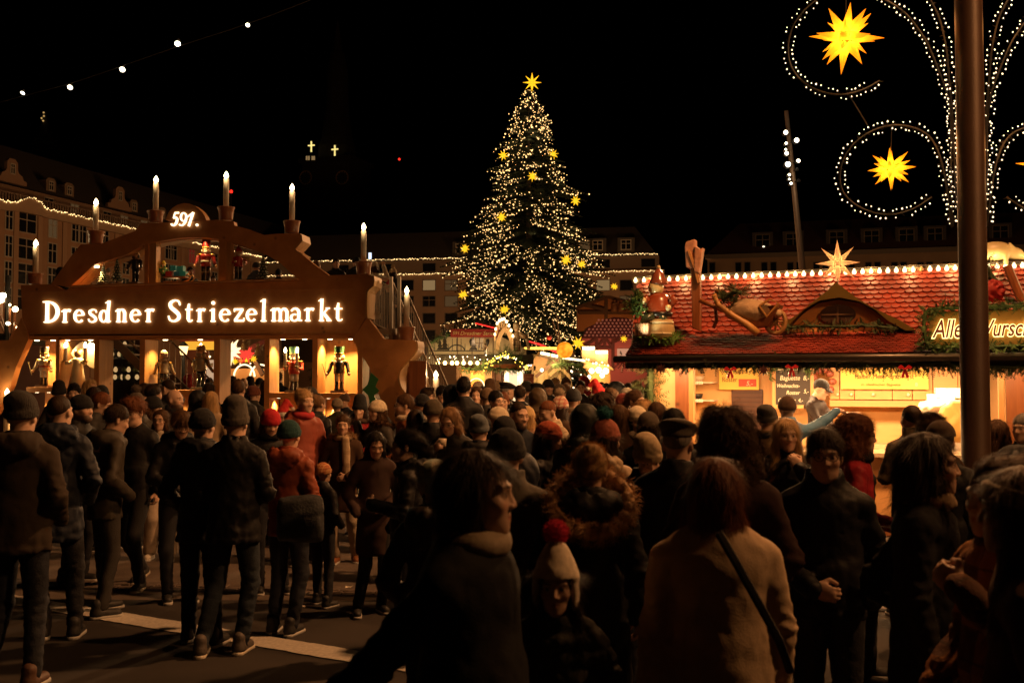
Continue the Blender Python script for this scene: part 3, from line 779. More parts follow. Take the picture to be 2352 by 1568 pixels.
# painted line, worn at its edges
def ground_pt(u, v):
 d = ray(u, v); k = -CAMZ / d[2]; return (d[0] * k, d[1] * k)
mb = MB(); A, B, C_, D_ = [ground_pt(*q) for q in ((-60, 1352), (900, 1508), (900, 1545), (-60, 1392))]
dirx = (B[0] - A[0], B[1] - A[1]); ln = math.hypot(*dirx); dirx = (dirx[0] / ln, dirx[1] / ln); nrm = (-dirx[1], dirx[0])
N = 160; top = []; bot = []
for i in range(N + 1):
 t = -2 + 9.0 * i / N
 top.append((A[0] + dirx[0] * t + nrm[0] * (.0 + rr.uniform(-.008, .008)), A[1] + dirx[1] * t + nrm[1] * rr.uniform(-.008, .008), .008))
 wd = .25 + rr.uniform(-.008, .008); bot.append((A[0] + dirx[0] * t - nrm[0] * wd, A[1] + dirx[1] * t - nrm[1] * wd, .008))
mb.add(top + bot, [(i, N + 1 + i, N + 2 + i, i + 1) for i in range(N)])
m = mat('road_paint', (.62, .58, .52), .8, var=.15, vs=40)
tag(mb.build('road_marking', m), kind='structure')
# ------------------------------------------------------------------ background buildings
M_PANE = mat('dark_glass', (.010, .010, .012), .12, spec=.6)
M_FRAME = mat('window_paint', (.34, .29, .24), .6)
M_LITW = glow('lit_window', (1, .62, .26), .24)
M_LITD = glow('lit_window_dim', (1, .55, .22), .075)
M_LITR = glow('lit_window_red', (1, .10, .05), .10)
def rope_light(parent, pts, name='light_chain', r=.06, glowm=None, step=.16, seed=1):
 """a chain of tiny bulbs that follows a line: one strip of small lumps"""
 g = random.Random(seed); mb = MB(); pts = [Vector(p) for p in pts]
 for a, b in zip(pts, pts[1:]):
  n = max(1, int((b - a).length / step))
  for i in range(n):
   p = a.lerp(b, i / n) + Vector((g.uniform(-.03, .03), 0, g.uniform(-.06, .06))) * (r / .06)
   q = r * g.uniform(.45, 1.1)
   mb.add([p + Vector(o) * q for o in ((1, 0, 0), (-1, 0, 0), (0, 1, 0), (0, -1, 0), (0, 0, 1), (0, 0, -1))],
        [(0, 2, 4), (2, 1, 4), (1, 3, 4), (3, 0, 4), (2, 0, 5), (1, 2, 5), (3, 1, 5), (0, 3, 5)])
 return mb.build(name, glowm or glow('rope_glow', (1, .62, .24), 3.2), parent)
def window(parent, fx, x, z, w, h, y=0.0, pane=None, cross=True, fr=.10, depth=.18, name='window'):
 mb = MB(); x0, x1, z0, z1 = x - w / 2, x + w / 2, z - h / 2, z + h / 2; y0 = y - .05; y1 = y + .02
 mb.box(x0, x0 + fr, y0, y1, z0, z1); mb.box(x1 - fr, x1, y0, y1, z0, z1); mb.box(x0 + fr, x1 - fr, y0, y1, z0, z0 + fr); mb.box(x0 + fr, x1 - fr, y0, y1, z1 - fr, z1)
 if cross:
  mb.box(x - fr * .45, x + fr * .45, y0 + .01, y1 - .005, z0 + fr, z1 - fr); zz = z0 + h * .62
  mb.box(x0 + fr, x - fr * .45, y0 + .012, y1 - .005, zz - fr * .4, zz + fr * .4); mb.box(x + fr * .45, x1 - fr, y0 + .012, y1 - .005, zz - fr * .4, zz + fr * .4)
 o = mb.build(name, fx, parent)
 p = MB().add([(x0 + fr * .5, y - .012, z0 + fr * .5), (x1 - fr * .5, y - .012, z0 + fr * .5), (x1 - fr * .5, y - .012, z1 - fr * .5), (x0 + fr * .5, y - .012, z1 - fr * .5)], [(0, 1, 2, 3)]).build('pane', pane or M_PANE, o)
 return o
# left: long facade running away from the viewer, light chain on its cornice
dL = lambda u: 19.5 * F / (406 - .218 * u)
LB = Facade(0, dL(0), 500, dL(500))
root = thing('town_house', 'long ochre facade with a curved cornice outlined by a chain of lights', 'building'); LB.place(root)
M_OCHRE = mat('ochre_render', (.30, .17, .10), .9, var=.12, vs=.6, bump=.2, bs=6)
xa, xb = LB.x(-120), LB.x(720)
eave = LB.z(250, 515.5)
MB().box(xa, xb, 0, 14, 0, eave).build('wall', M_OCHRE, root)
pts = [(-110, 446), (0, 464.5), (32, 467), (45, 459.5), (57.5, 457), (72.5, 459.5), (85, 468), (97.5, 482), (207, 507), (310, 529.5), (400, 551), (500, 571.5), (620, 598)]
sz = [LB.sz(*p) for p in pts]
mb = MB(); mb.prism([(x, z + .05) for x, z in sz] + [(x, min(z - .9, eave - .8)) for x, z in sz[::-1]], -.55, -.02); mb.build('cornice', mat('cornice_stone', (.34, .22, .14), .85, var=.1, vs=1), root)
rope_light(root, [(x, -.62, z + .1) for x, z in sz], r=.10, step=.22)
attic = eave + 2.5
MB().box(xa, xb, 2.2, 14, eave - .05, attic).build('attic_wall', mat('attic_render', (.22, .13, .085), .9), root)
mb = MB()
x = xa
while x < xb:
 mb.box(x, x + .14, -.1, .05, eave + .05, eave + 1.05); x += .42
mb.box(xa, xb, -.14, .09, eave + 1.05, eave + 1.2); mb.build('balustrade', mat('balustrade_stone', (.16, .10, .07), .85), root)
M_SLATE = mat('dark_roof', (.035, .026, .022), .8, bump=.3, bs=3)
mb = MB(); mb.add([(xa, 1.7, attic), (xb, 1.7, attic), (xb, 6, attic + 5.5), (xa, 6, attic + 5.5), (xa, 13.5, attic), (xb, 13.5, attic)], [(0, 1, 2, 3), (4, 3, 2, 5), (0, 3, 4), (1, 5, 2)]); mb.build('roof', M_SLATE, root)
for (u, zt) in ((140, .2), (182, .2), (330, .1), (395, .1), (560, 0)):
 x = LB.x(u); d = MB(); d.prism([(x - .8, attic + .4), (x + .8, attic + .4), (x + .8, attic + 1.7), (x + .45, attic + 2.0), (x - .45, attic + 2.0), (x - .8, attic + 1.7)], 1.9, 5)
 o = d.build('dormer', mat('dormer_render', (.17, .11, .075), .9), root); window(o, M_FRAME, x, attic + 1.05, .85, 1.15, 1.88, fr=.12, name='sash_window')
for u in (40, 288):      # curved gables
 x = LB.x(u); g = MB(); a = attic + .1; S = .52 if u == 40 else .56
 half = [(4.2, 0), (4.2, .9), (3.3, 1.0), (2.9, 1.9), (2.0, 2.3), (1.55, 3.0), (1.5, 4.6), (.8, 5.3)]
 g.prism([(x + p * S, a + q * S) for p, q in half] + [(x - p * S, a + q * S) for p, q in half[::-1]], 1.2, 1.6)
 o = g.build('gable', mat('gable_render', (.24, .14, .09), .9), root); window(o, M_FRAME, x, a + 3.1 * S, .75, 1.25, 1.18, fr=.12, name='sash_window')
rows = [LB.z(115, v) for v in (522, 581, 637, 694)]
k = 0
for u, w_, in ((-40, 2.2), (14, 1.2), (55, 3.0), (115, 1.5), (168, 1.5), (184, 1.5), (236, 1.5), (285, 1.5), (383, 1.6), (395, 1.6), (437, 1.6), (490, 1.6), (545, 1.6), (600, 1.6)):
 for r_, z in enumerate(rows):
  if r_ == 3 and u > 60: continue
  k += 1
  pane = {(115, 0): M_LITD, (437, 0): M_LITR, (437, 1): M_LITR}.get((u, r_), M_PANE)
  window(root, M_FRAME if w_ < 2.5 else mat('bay_paint', (.30, .24, .19), .7), LB.x(u), z, w_, 2.5, 0, pane, fr=.13)
for u, lit in ((105, 0), (165, 1), (240, 0), (280, 1), (326, 1), (380, 0)):
 window(root, M_FRAME, LB.x(u, 2.2), eave + 1.55, 1.6, 1.2, 2.2, M_LITD if lit else M_PANE, fr=.12, name='attic_window')
mb = MB()
for u in (-70, 30, 85, 142, 210, 262, 340, 415, 465, 520, 575): x = LB.x(u); mb.box(x - .35, x + .35, -.14, -.004, 2, eave - .6)
mb.build('pilaster_trim', mat('pilaster_stone', (.33, .20, .125), .9), root)
# centre: modern block behind the tree
CB = Facade(870, 155, 1527, 147)
root = thing('apartment_block', 'flat fronted block with square windows and two rows of string lights behind the fir', 'building'); CB.place(root)
xa, xb = CB.x(560), CB.x(1527); zt = CB.z(1200, 625); zt2 = CB.z(1200, 590)
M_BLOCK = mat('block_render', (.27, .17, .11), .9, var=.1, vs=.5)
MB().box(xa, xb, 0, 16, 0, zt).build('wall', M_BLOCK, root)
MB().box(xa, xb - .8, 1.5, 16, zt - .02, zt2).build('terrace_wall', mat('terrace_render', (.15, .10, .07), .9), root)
xr = CB.x(1500); mb = MB(); mb.add([(xa, 2.5, zt2), (xb - 1, 2.5, zt2), (xr - 3, 7, zt2 + 5.2), (xa, 7, zt2 + 5.2), (xa, 15, zt2), (xb - 1, 15, zt2)], [(0, 1, 2, 3), (4, 3, 2, 5), (1, 5, 2)])
mb.build('roof', M_SLATE, root)
for v, off, xe in ((597, 1.45, xb - .8), (628, -.06, xb)):
 h0, h1 = CB.z(870, v, off), CB.z(1527, v - 15 if v == 597 else v - 6, off)
 rope_light(root, [(xa, off - .06, h0), (xe, off - .06, h1)], r=.10, step=.24, seed=int(v))
for i, u in enumerate((735, 785, 835, 885, 935, 985, 1036, 1086, 1136, 1186, 1236, 1286, 1336, 1386, 1440, 1490)):
 for r_, v in enumerate((655, 692, 731, 770, 809)):
  pane = {(6, 0): M_LITD, (5, 0): M_LITW, (6, 1): M_LITD, (13, 0): M_LITW, (14, 1): M_LITD, (11, 1): M_LITD}.get((i, r_), M_PANE)
  window(root, mat('block_frame', (.12, .085, .06), .6), CB.x(u), CB.z(u, v), 2.15, 1.75, 0, pane, cross=(i + r_) % 3 == 0, fr=.12)
 if i % 2: window(root, mat('block_frame', (.12, .085, .06), .6), CB.x(u, 1.5), zt + 1.2, 2.3, 1.5, 1.5, None, cross=False, fr=.12, name='terrace_window')
for u in (1060, 1120, 1345, 1375, 1440):
 x = CB.x(u, 4); d = MB().box(x - 1.3, x + 1.3, 3.2, 7, zt2 + .8, zt2 + 3); o = d.build('dormer', mat('dormer_zinc', (.05, .04, .035), .7), root); window(o, M_FRAME, x, zt2 + 1.9, 1.6, 1.6, 3.18, M_LITD if u in (1120, 1345) else M_PANE, fr=.12, name='sash_window')
# right: tiled house with pairs of small windows
RB = Facade(1640, 104, 2352, 96)
root = thing('tiled_house', 'pale house with paired small windows and wide red roof behind the sausage stall', 'building'); RB.place(root)
xa, xb = RB.x(1627), RB.x(2600); ez = RB.z(1900, 580)
MB().box(xa, xb, 0, 14, 0, ez).build('wall', mat('pale_render', (.30, .19, .12), .9, var=.1, vs=.6), root)
mb = MB(); rz = RB.z(1900, 503, 5); x1 = RB.x(1700, 5)
mb.add([(xa - .3, -.4, ez), (xb, -.4, ez), (xb, 6, rz), (x1, 6, rz), (xb, 14, ez), (xa - .3, 14, ez)], [(0, 1, 2, 3), (3, 2, 4, 5), (0, 3, 5)]); mb.build('roof', mat('red_roof', (.10, .035, .022), .85, bump=.4, bs=5), root)
MB().box(xa - .2, xb, -.55, -.41, ez - .35, ez + .12).build('gutter', mat('zinc', (.14, .10, .075), .5), root)
u = 1648; i = 0
while u < 2380:
 for du in (0, 21):
  if u == 1648 and du: continue
  window(root, mat('block_frame', (.12, .085, .06), .6), RB.x(u + du - 10), RB.z(u, 614), .68, 1.15, 0, None, cross=False, fr=.07)
  window(root, mat('block_frame', (.12, .085, .06), .6), RB.x(u + du - 10), RB.z(u, 664), .68, 1.15, 0, None, cross=False, fr=.07)
 u += 60; i += 1
for i, u in enumerate((1755, 1825, 1925, 2005, 2085, 2150, 2300)):
 x = RB.x(u, 2); d = MB(); d.box(x - 1.05, x + 1.05, 1.2, 5, ez + .4, ez + 2.5); o = d.build('dormer', mat('dormer_zinc', (.05, .04, .035), .7), root)
 window(o, mat('block_frame', (.12, .085, .06), .6), x, ez + 1.5, 1.5, 1.6, 1.18, None, fr=.1, name='sash_window')
 if i == 0: MB().ball((x + .1, 1.1, ez + .9), .16).build('lamp', glow('office_lamp', (1, .85, .6), 2), o)
# dark church tower with lit crosses
KT = Facade(690, 222, 800, 218)
root = thing('church_tower', 'dark church tower with clock faces and two small golden lit crosses', 'building'); KT.place(root)
M_TOW = mat('sooty_sandstone', (.018, .012, .009), .9, var=.2, vs=.4, bump=.3, bs=2)
zx = lambda u, v: KT.sz(u, v)
x0, x1 = KT.x(690), KT.x(800); zb = KT.z(745, 372); xm = (x0 + x1) / 2
MB().box(x0, x1, 0, 10, 0, zb).build('wall', M_TOW, root)
MB().box(x0 - .6, x1 + .6, -.6, 10.6, zb, zb + 1.0).build('gallery', M_TOW, root)
z2 = KT.z(745, 330); mb = MB(); mb.lathe([(4.4, zb + 1), (4.2, z2), (3.6, z2 + 2), (2.6, z2 + 9), (2.4, KT.z(745, 150)), (1.6, KT.z(745, 110)), (1.0, KT.z(745, 100)), (.7, KT.z(745, 70)), (.25, KT.z(745, 40)), (.05, KT.z(745, 28))], (xm, 5, 0), 12); mb.build('spire', M_TOW, root)
for u, v in ((717, 338), (771, 347)):
 x, z = zx(u, v); mb = MB(); mb.box(x - .13, x + .13, -.5, -.25, z - 1.2, z + 1.2); mb.box(x - .8, x - .13, -.5, -.25, z + .15, z + .42); mb.box(x + .13, x + .8, -.5, -.25, z + .15, z + .42); mb.build('lit_cross', glow('cross_glow', (1, .78, .25), 1.1), root)
 MB().box(x - .08, x + .08, -.45, -.30, zb + 1, z - 1.2).build('cross_post', M_TOW, root)
for u in (708, 713, 721, 725):
 x, z = zx(u, 364); MB().box(x - .2, x + .2, -.68, -.62, z - .5, z + .4).build('gallery_window', M_LITW, root)
for u in (702, 786):
 x, z = zx(u, 408); mb = MB(); mb.tube([(x + 1.5 * math.cos(a), -.08, z + 1.5 * math.sin(a)) for a in [i * math.pi / 12 for i in range(25)]], .10, 5, False)
 for i in range(12): a = i * math.pi / 6; mb.tube([(x + 1.15 * math.cos(a), -.08, z + 1.15 * math.sin(a)), (x + 1.4 * math.cos(a), -.08, z + 1.4 * math.sin(a))], .07, 4)
 mb.build('clock_face', mat('clock_gilt', (.35, .2, .06), .6), root)
# domed church at the far left
root = thing('domed_church', 'distant dark dome with a lit lantern above the ochre roofs', 'building', P(95, 868, 300)); c = 300 / F
mb = MB(); zz = lambda v: CAMZ + (868 - v) * c
mb.lathe([(9, 0), (9, zz(385)), (7.2, zz(365)), (6.6, zz(340)), (5.2, zz(318)), (3.2, zz(304)), (1.9, zz(296)), (1.7, zz(275)), (1.2, zz(268)), (.5, zz(250)), (.1, zz(236))], (0, 0, -CAMZ), 24)
root.location.z = 0
mb.build('dome', mat('dome_stone', (.05, .05, .042), .9, var=.2, vs=.3), root, True)
for v, x in ((243, .2), (251, .3), (256, -.4), (262, .1)): MB().ball((x, -1.9, zz(v) - CAMZ), .28).build('lantern_lamp', glow('dim_lamp', (1, .6, .2), .5), root)
# red beacons on thin masts
for u, v, Y, lab in ((531, 440, 170, 'thin dark mast with a red warning lamp beside the tallest candle'), (917, 366, 240, 'thin dark mast with a red warning lamp high between church tower and fir')):
 p = P(u, v, Y); root = thing('beacon_mast', lab, 'mast', (p.x, Y, 0)); MB().lathe([(.25, 0), (.12, p.z - .3)], n=8).build('pole', M_TOW, root)
 MB().ball((0, 0, p.z), (.30, .25, .30)).build('warning_lamp', glow('red_beacon', (1, .03, .015), 1.6), root)
# ------------------------------------------------------------------ leaning floodlight mast
p0 = P(1845, 640, 42); p1 = P(1806, 255, 42); t = (p1 - p0) / (p1.z - p0.z)
base = p0 - t * p0.z
root = thing('floodlight_mast', 'tall leaning steel mast with a cluster of small white floodlights', 'light mast', base)
M_MAST = mat('mast_steel', (.50, .34, .22), .5, metal=.3)
MB().tube([(0, 0, 0), t * p1.z], [.20, .085], 12).build('pole', M_MAST, root)
for u, v, r, on in ((1803, 306, 8, 1), (1828, 324, 8.5, 1), (1804, 331, 5, 1), (1805, 354, 7, 1), (1803, 345, 4, 1), (1808, 379, 10, 1), (1832, 371, 6.5, 1), (1830, 389, 4, 0), (1811, 403, 5, 1), (1815, 423, 5, 1), (1834, 415, 4, 0), (1811, 413, 3.5, 1)):
 p = P(u, v, 41.6) - base; q = px(42); c = t * p.z
 h = MB(); h.lathe([(.02, -.16), (r * q * .8, -.10), (r * q, .06), (r * q * .5, .14)], (0, 0, 0), 10); ho = h.build('floodlight', mat('black_metal', (.02, .02, .02), .5), root); ho.location = p; ho.rotation_euler = (R(100), 0, 0)
 if on: MB().ball((p.x, p.y - .12, p.z), r * q * .62, 10, 6).build('lens', glow('flood_lens', (1, .86, .62), 9), root)
 MB().tube([c, p], .025, 5).build('bracket', mat('black_metal'), root)
# ------------------------------------------------------------------ bronze lamp post in front, with its light scrolls
pb = P(2239, 868, 8.0)
root = thing('lamp_post', 'thick dark bronze post rising through the whole picture in front of the sausage stall', 'post', (pb.x, 8.0, 0))
mb = MB(); mb.lathe([(.17, 0), (.17, .25), (.112, .32), (.104, 5.2), (.098, 8.5)], n=32)
mb.build('pole', mat('bronze_paint', (.080, .042, .026), .5, metal=.15, var=.15, vs=4, bump=.1, bs=60), root, True)
def fairy(parent, pts, mats, r, limit=100, name='fairy_light', seed=0):
 """bulbs as single parts (meshes shared); past LIMIT the rest as one part of kind stuff"""
 g = random.Random(seed); pts = list(pts)
 key = ('fairyme', r, mats.name)
 if key not in CACHE:
  mb = MB(); mb.lathe([(r * .35, -r * .9), (r, -r * .3), (r * .8, r * .5), (r * .15, r * 1.3)], n=6); o = mb.build('bulb', mats); CACHE[key] = o.data; bpy.data.objects.remove(o)
 me = CACHE[key]
 for p in pts[:limit]:
  o = bpy.data.objects.new(name, me); COL.objects.link(o); o.parent = parent; o.location = p; o.rotation_euler = (g.uniform(-.6, .6), g.uniform(-.6, .6), 0); q = g.uniform(.7, 1.25); o.scale = (q, q, q)
 if len(pts) > limit:
  mb = MB()
  for p in pts[limit:]: q = r * g.uniform(.7, 1.25); mb.lathe([(q * .35, -q * .9), (q, -q * .3), (q * .8, q * .5), (q * .15, q * 1.3)], p, 5)
  tag(mb.build('small_lights', mats, parent), kind='stuff')
def resample(pts, step):
 out = []; acc = 0
 for a, b in zip(pts, pts[1:]):
  L = (b - a).length; t = acc
  while t < L: out.append(a.lerp(b, t / L)); t += step
  acc = t - L
 return out
def smooth(pts, n=3):
 for _ in range(n):
  q = [pts[0]]
  for a, b in zip(pts, pts[1:]): q += [a.lerp(b, .25), a.lerp(b, .75)]
  pts = q + [pts[-1]]
 return pts
SCY = 8.45
curves = {
 'upper': ([(2188, 520), (2184, 400), (2186, 300), (2180, 225), (2160, 172), (2134, 106), (2112, 70), (2079, 28), (2027, -5), (1965, -28), (1900, -18), (1848, 20), (1818, 62), (1808, 110), (1815, 155), (1845, 192), (1890, 214), (1940, 219), (1985, 206), (2020, 186)], 'big scroll of string lights curling around the larger paper star'),
 'lower': ([(2185, 520), (2180, 476), (2167, 380), (2145, 322), (2115, 297), (2057, 284), (1998, 300), (1951, 337), (1929, 384), (1929, 432), (1954, 465), (1998, 488), (2050, 495), (2101, 480), (2140, 453)], 'smaller scroll of string lights curling around the lower paper star'),
 'stem': ([(2196, 480), (2190, 300), (2180, 180), (2174, 110), (2160, 45), (2140, 5), (2118, -30)], 'upright stem of string lights climbing close beside the bronze post'),
}
M_WIRE = mat('dark_garland', (.008, .007, .005), .9)
def scroll(pl, lab, mir, seed):
 g = random.Random(seed)
 pts = [P(2 * 2226 - u if mir else u, v, SCY) for u, v in pl]
 root = thing('light_scroll', lab, 'string lights', pts[0]); o0 = pts[0].copy()
 sm = smooth(pts, 2); wd = .047
 MB().tube([p - o0 for p in sm], .007, 6).build('frame', mat('scroll_frame', (.008, .007, .006), .7), root)
 # thin wrapped garland around the frame
 mb = MB(); rs = resample(sm, .02)
 for i, p in enumerate(rs):
  for _ in range(2):
   a = g.uniform(0, 6.28); q = p - o0; r1 = wd * g.uniform(.5, 1.0); e = q + Vector((math.cos(a) * r1, g.uniform(-.03, .03), math.sin(a) * r1)); s_ = Vector((.003, 0, .003))
   mb.add([q - s_, q + s_, e], [(0, 1, 2)])
 mb.build('garland', M_WIRE, root)
 L = []
 rs = resample(sm, .021)
 for i in range(1, len(rs) - 1):
  t = (rs[i + 1] - rs[i - 1]).normalized(); n = Vector((-t.z, 0, t.x)); sd = 1 if i % 2 else -1
  if g.random() < .82: L.append(rs[i] - o0 + n * sd * wd * g.uniform(.55, 1.0) + Vector((0, g.uniform(-.03, .01), 0)))
 g.shuffle(L); vis = lambda p: 0 < 1
 fairy(root, L, M_FAIRYW, .0062, 100, seed=seed)
 return root
for i, (k_, (pl, lab)) in enumerate(curves.items()):
 scroll(pl, lab, False, 30 + i)
 scroll(pl, {'upper': 'outer scroll of string lights cut by the picture edge beyond the bronze post', 'lower': 'low curl of string lights beyond the bronze post, cut by the picture edge', 'stem': 'stem of string lights climbing on the far side of the bronze post'}[k_], True, 40 + i)
DIR26 = [Vector((x, y, z)) for x in (-1, 0, 1) for y in (-1, 0, 1) for z in (-1, 0, 1) if (x, y, z) != (0, 0, 0)]
def star_mesh(Rr, seed=0, core=.30, short=.72, rot=None, base=.104):
 g = random.Random(seed); mb = MB(); M = (rot or Matrix.Rotation(R(20), 3, 'Z') @ Matrix.Rotation(R(13), 3, 'X'))
 for d in DIR26:
  n3 = d.length > 1.5; d = M @ d.normalized(); L = Rr * (short if n3 else 1.0) * g.uniform(.93, 1.04); a = d.orthogonal().normalized(); b = d.cross(a); w_ = Rr * base * (.8 if n3 else 1.05)
  if abs(d.dot(M @ Vector((0, 0, 1)))) < .99: a = (M @ Vector((0, 0, 1)) - d * d.dot(M @ Vector((0, 0, 1)))).normalized(); b = d.cross(a)
  c = d * Rr * core
  vs = [c + (a + b) * w_, c + (b - a) * w_, c - (a + b) * w_, c + (a - b) * w_, d * L] if not n3 else [c + a * w_ * 1.3, c + (b * 1.1 - a * .65) * w_, c - (b * 1.1 + a * .65) * w_, d * L]
  n = len(vs) - 1
  mb.add(vs, [(i, (i + 1) % n, n) for i in range(n)])
 return mb
def paper(name, col, e=.0):
 if name in MC: return MC[name]
 m = bpy.data.materials.new(name); m.use_nodes = True; nt = m.node_tree; nt.nodes.clear(); L = nt.links.new
 t = nt.nodes.new('ShaderNodeBsdfTranslucent'); t.inputs[0].default_value = (*col, 1); d = nt.nodes.new('ShaderNodeBsdfDiffuse'); d.inputs[0].default_value = (*col, 1)
 mx = nt.nodes.new('ShaderNodeMixShader'); mx.inputs[0].default_value = .25; L(t.outputs[0], mx.inputs[1]); L(d.outputs[0], mx.inputs[2])
 a = nt.nodes.new('ShaderNodeAddShader'); em = nt.nodes.new('ShaderNodeEmission'); em.inputs[0].default_value = (*col, 1); em.inputs[1].default_value = e; L(mx.outputs[0], a.inputs[0]); L(em.outputs[0], a.inputs[1])
 o = nt.nodes.new('ShaderNodeOutputMaterial'); L(a.outputs[0], o.inputs[0]); m.cycles.emission_sampling = 'NONE'; MC[name] = m
 return m
M_PAPERY = paper('yellow_paper', (.95, .46, .02), .25)
M_PAPERC = paper('cream_paper', (.92, .66, .34), .12)
def paper_star(lab, p, Rr, m, power, seed, hang=None, rot=None, group=None, lampcol=(1, .72, .3)):
 root = thing('paper_star', lab, 'star lantern', p, 0, group)
 star_mesh(Rr, seed, rot=rot).build('spikes', m, root)
 if power: l = lamp('star_bulb', (0, 0, 0), power, lampcol, .03); l.parent = root
 if hang: MB().tube([(0, 0, Rr * .3), Vector(hang) - Vector(p)], .004, 4).build('cord', mat('black_metal', (.02, .02, .02), .5), root)
 return root
paper_star('large yellow paper star hanging inside the upper light scroll', P(1943, 86, SCY), 84 * px(SCY), M_PAPERY, 9, 1, P(1943, -28, SCY))
paper_star('yellow paper star with short points inside the lower light scroll', P(2046, 388, SCY), 55 * px(SCY), M_PAPERY, 4.5, 4, P(2048, 284, SCY), Matrix.Rotation(R(-25), 3, 'Z') @ Matrix.Rotation(R(35), 3, 'X'))
paper_star('yellow paper star at the picture edge beyond the bronze post', P(2403, 380, SCY), 66 * px(SCY), M_PAPERY, 5, 5, P(2403, 280, SCY))
for u, v, pw in ((2150, 60, 7), (2150, 330, 6), (2310, 60, 7), (2320, 330, 7)): lamp('scroll_glow', P(u, v, SCY - .12), pw * .42, (1, .36, .08), .12)
o = MB().tube([(0, 0, 0), P(1993, 289, SCY) - P(1951, 220, SCY)], .005, 5).build('tie_rod', mat('scroll_frame', (.008, .007, .006), .7)); o.location = P(1951, 220, SCY); tag(o, 'thin tie rod joining the two curled light scrolls', 'rod')
# ------------------------------------------------------------------ cable with five round lamps overhead
pts = [P(u, v, 11.0) for u, v in ((-60, 252), (52, 221), (161, 193), (281, 152), (408, 107), (569, 56), (720, -2), (800, -36))]
root = thing('lamp_cable', 'overhead cable with five round white lamps against the black sky', 'string lights', pts[0])
MB().tube([p - pts[0] for p in smooth(pts, 2)], .0035, 5).build('cable', mat('cable_rubber', (.014, .012, .01), .8), root)
for i, (u, v, r, s_) in enumerate(((52, 214, 5, .7), (161, 201, 6, 1), (281, 160, 6.5, 1), (408, 101, 7, 1), (569, 58, 5, .8))):
 c = P(u, v, 11.0) - pts[0]; r *= px(11.0)
 o = MB().ball((0, 0, 0), (r, r, r * (.65 if i == 0 else .9)), 14, 8).build('bulb', glow('cable_lamp', (1, .88, .62), 5), root, True); o.location = c; o.rotation_euler = (0, R(35), 0)
 MB().tube([c + Vector((0, 0, r * .7)), c + Vector((.01, 0, r * 1.6))], r * .45, 8).build('socket', mat('black_metal'), root)
# ------------------------------------------------------------------ the great fir
TY = 60.0; q = px(TY); pz = lambda v: CAMZ + (868 - v) * q
tc_ = P(1215, 868, TY); tx = tc_.x
prof = [(203, 4), (215, 14), (240, 28), (262, 46), (300, 48), (350, 70), (400, 84), (450, 106), (500, 118), (540, 150), (575, 158), (610, 165), (650, 163), (700, 160), (740, 172), (775, 168), (800, 145), (815, 90)]
def tree_r(z):
 v = 868 - (z - CAMZ) / q
 if v <= prof[0][0]: return 0
 for (a, ra), (b, rb) in zip(prof, prof[1:]):
  if a <= v <= b: return (ra + (rb - ra) * (v - a) / (b - a)) * q
 return prof[-1][1] * q
root = thing('fir_tree', 'huge dark fir covered in hundreds of small warm lights behind the market stalls', 'christmas tree', (tx, TY, 0))
ztop = pz(203)
MB().tube([(0, 0, 0), (0, 0, ztop)], [.34, .03], 10).build('trunk', mat('fir_bark', (.07, .045, .03), .9, bump=.5, bs=8), root)
g = random.Random(5); mb = MB(); LT = []
for i in range(1500):
 z = pz(812) + (ztop - pz(812)) * (1 - math.sqrt(1 - g.random() * .995)) if i > 80 else pz(812) + (ztop - pz(812)) * (.7 + .3 * g.random())
 rmax = tree_r(z - .2); a = g.uniform(0, 2 * math.pi)
 bulge = 1 + .13 * math.sin(a * 3 + z * 1.1) + .11 * math.sin(a * 7 - z * 2.7); Lb = max(.12, rmax * bulge * g.uniform(.72, 1.10))
 droop = -.24 * Lb
 pA = Vector((0, 0, z + .12 * Lb)); dr = Vector((math.cos(a), math.sin(a), 0)); n = max(4, int(Lb / .16))
 side = Vector((-dr.y, dr.x, 0)); lastp = None
 for k in range(int(n * .30), n + 1):
  t = k / n; p = pA + dr * Lb * t + Vector((0, 0, droop * t * t + .14 * Lb * max(0, t - .75)))
  wl = (.10 + .46 * (1 - t) ** .8) * min(1, Lb * .6) + .05
  for sd in (-1, 1):
   e = p + side * sd * wl * g.uniform(.6, 1.1) + dr * wl * g.uniform(.3, .8) + Vector((0, 0, -wl * g.uniform(.05, .5)))
   w2 = .05; m_ = (p + e) / 2
   mb.add([p, m_ + dr * w2 + Vector((0, 0, w2 * .6)), e, m_ - dr * w2 - Vector((0, 0, w2))], [(0, 1, 2, 3)])
  if t > .5 and g.random() < .80 * (1.25 if z > pz(420) else .95) * (1.0 if math.sin(a * 5 + z * 1.9) + math.sin(a * 9 - z * 3.1) > -.1 else .10): LT.append(p + side * g.uniform(-1, 1) * wl * .8 + Vector((0, 0, -.06 + g.uniform(-.1, .05))) + dr * .04)
mb.build('crown', mat('fir_needles', (.030, .040, .018), .85, var=.4, vs=3), root)
for i in range(150): z = ztop - 3.2 * g.random() ** .8; a = g.uniform(3.2, 6.2); rr_ = max(.10, tree_r(z - .1) * g.uniform(.6, 1.05)); LT.append(Vector((rr_ * math.cos(a), rr_ * math.sin(a), z + .1)))
LT.sort(key=lambda p: p.y + g.uniform(0, 1.5)); LT = [p for p in LT if p.y < 1.2]
g.shuffle(LT)
fairy(root, LT[:100], glow('tree_bulb', (1, .58, .22), 3.0), .040, 100, 'bulb', 3)
mb = MB()
for p in LT[100:]: r = .031 * g.choice((.4, .6, .8, .9, 1.1, 1.5)); mb.ball(p, r, 5, 4)
tag(mb.build('small_lights', glow('tree_bulb'.replace('bulb', 'bulbs'), (1, .57, .20), 2.8), root), kind='stuff')
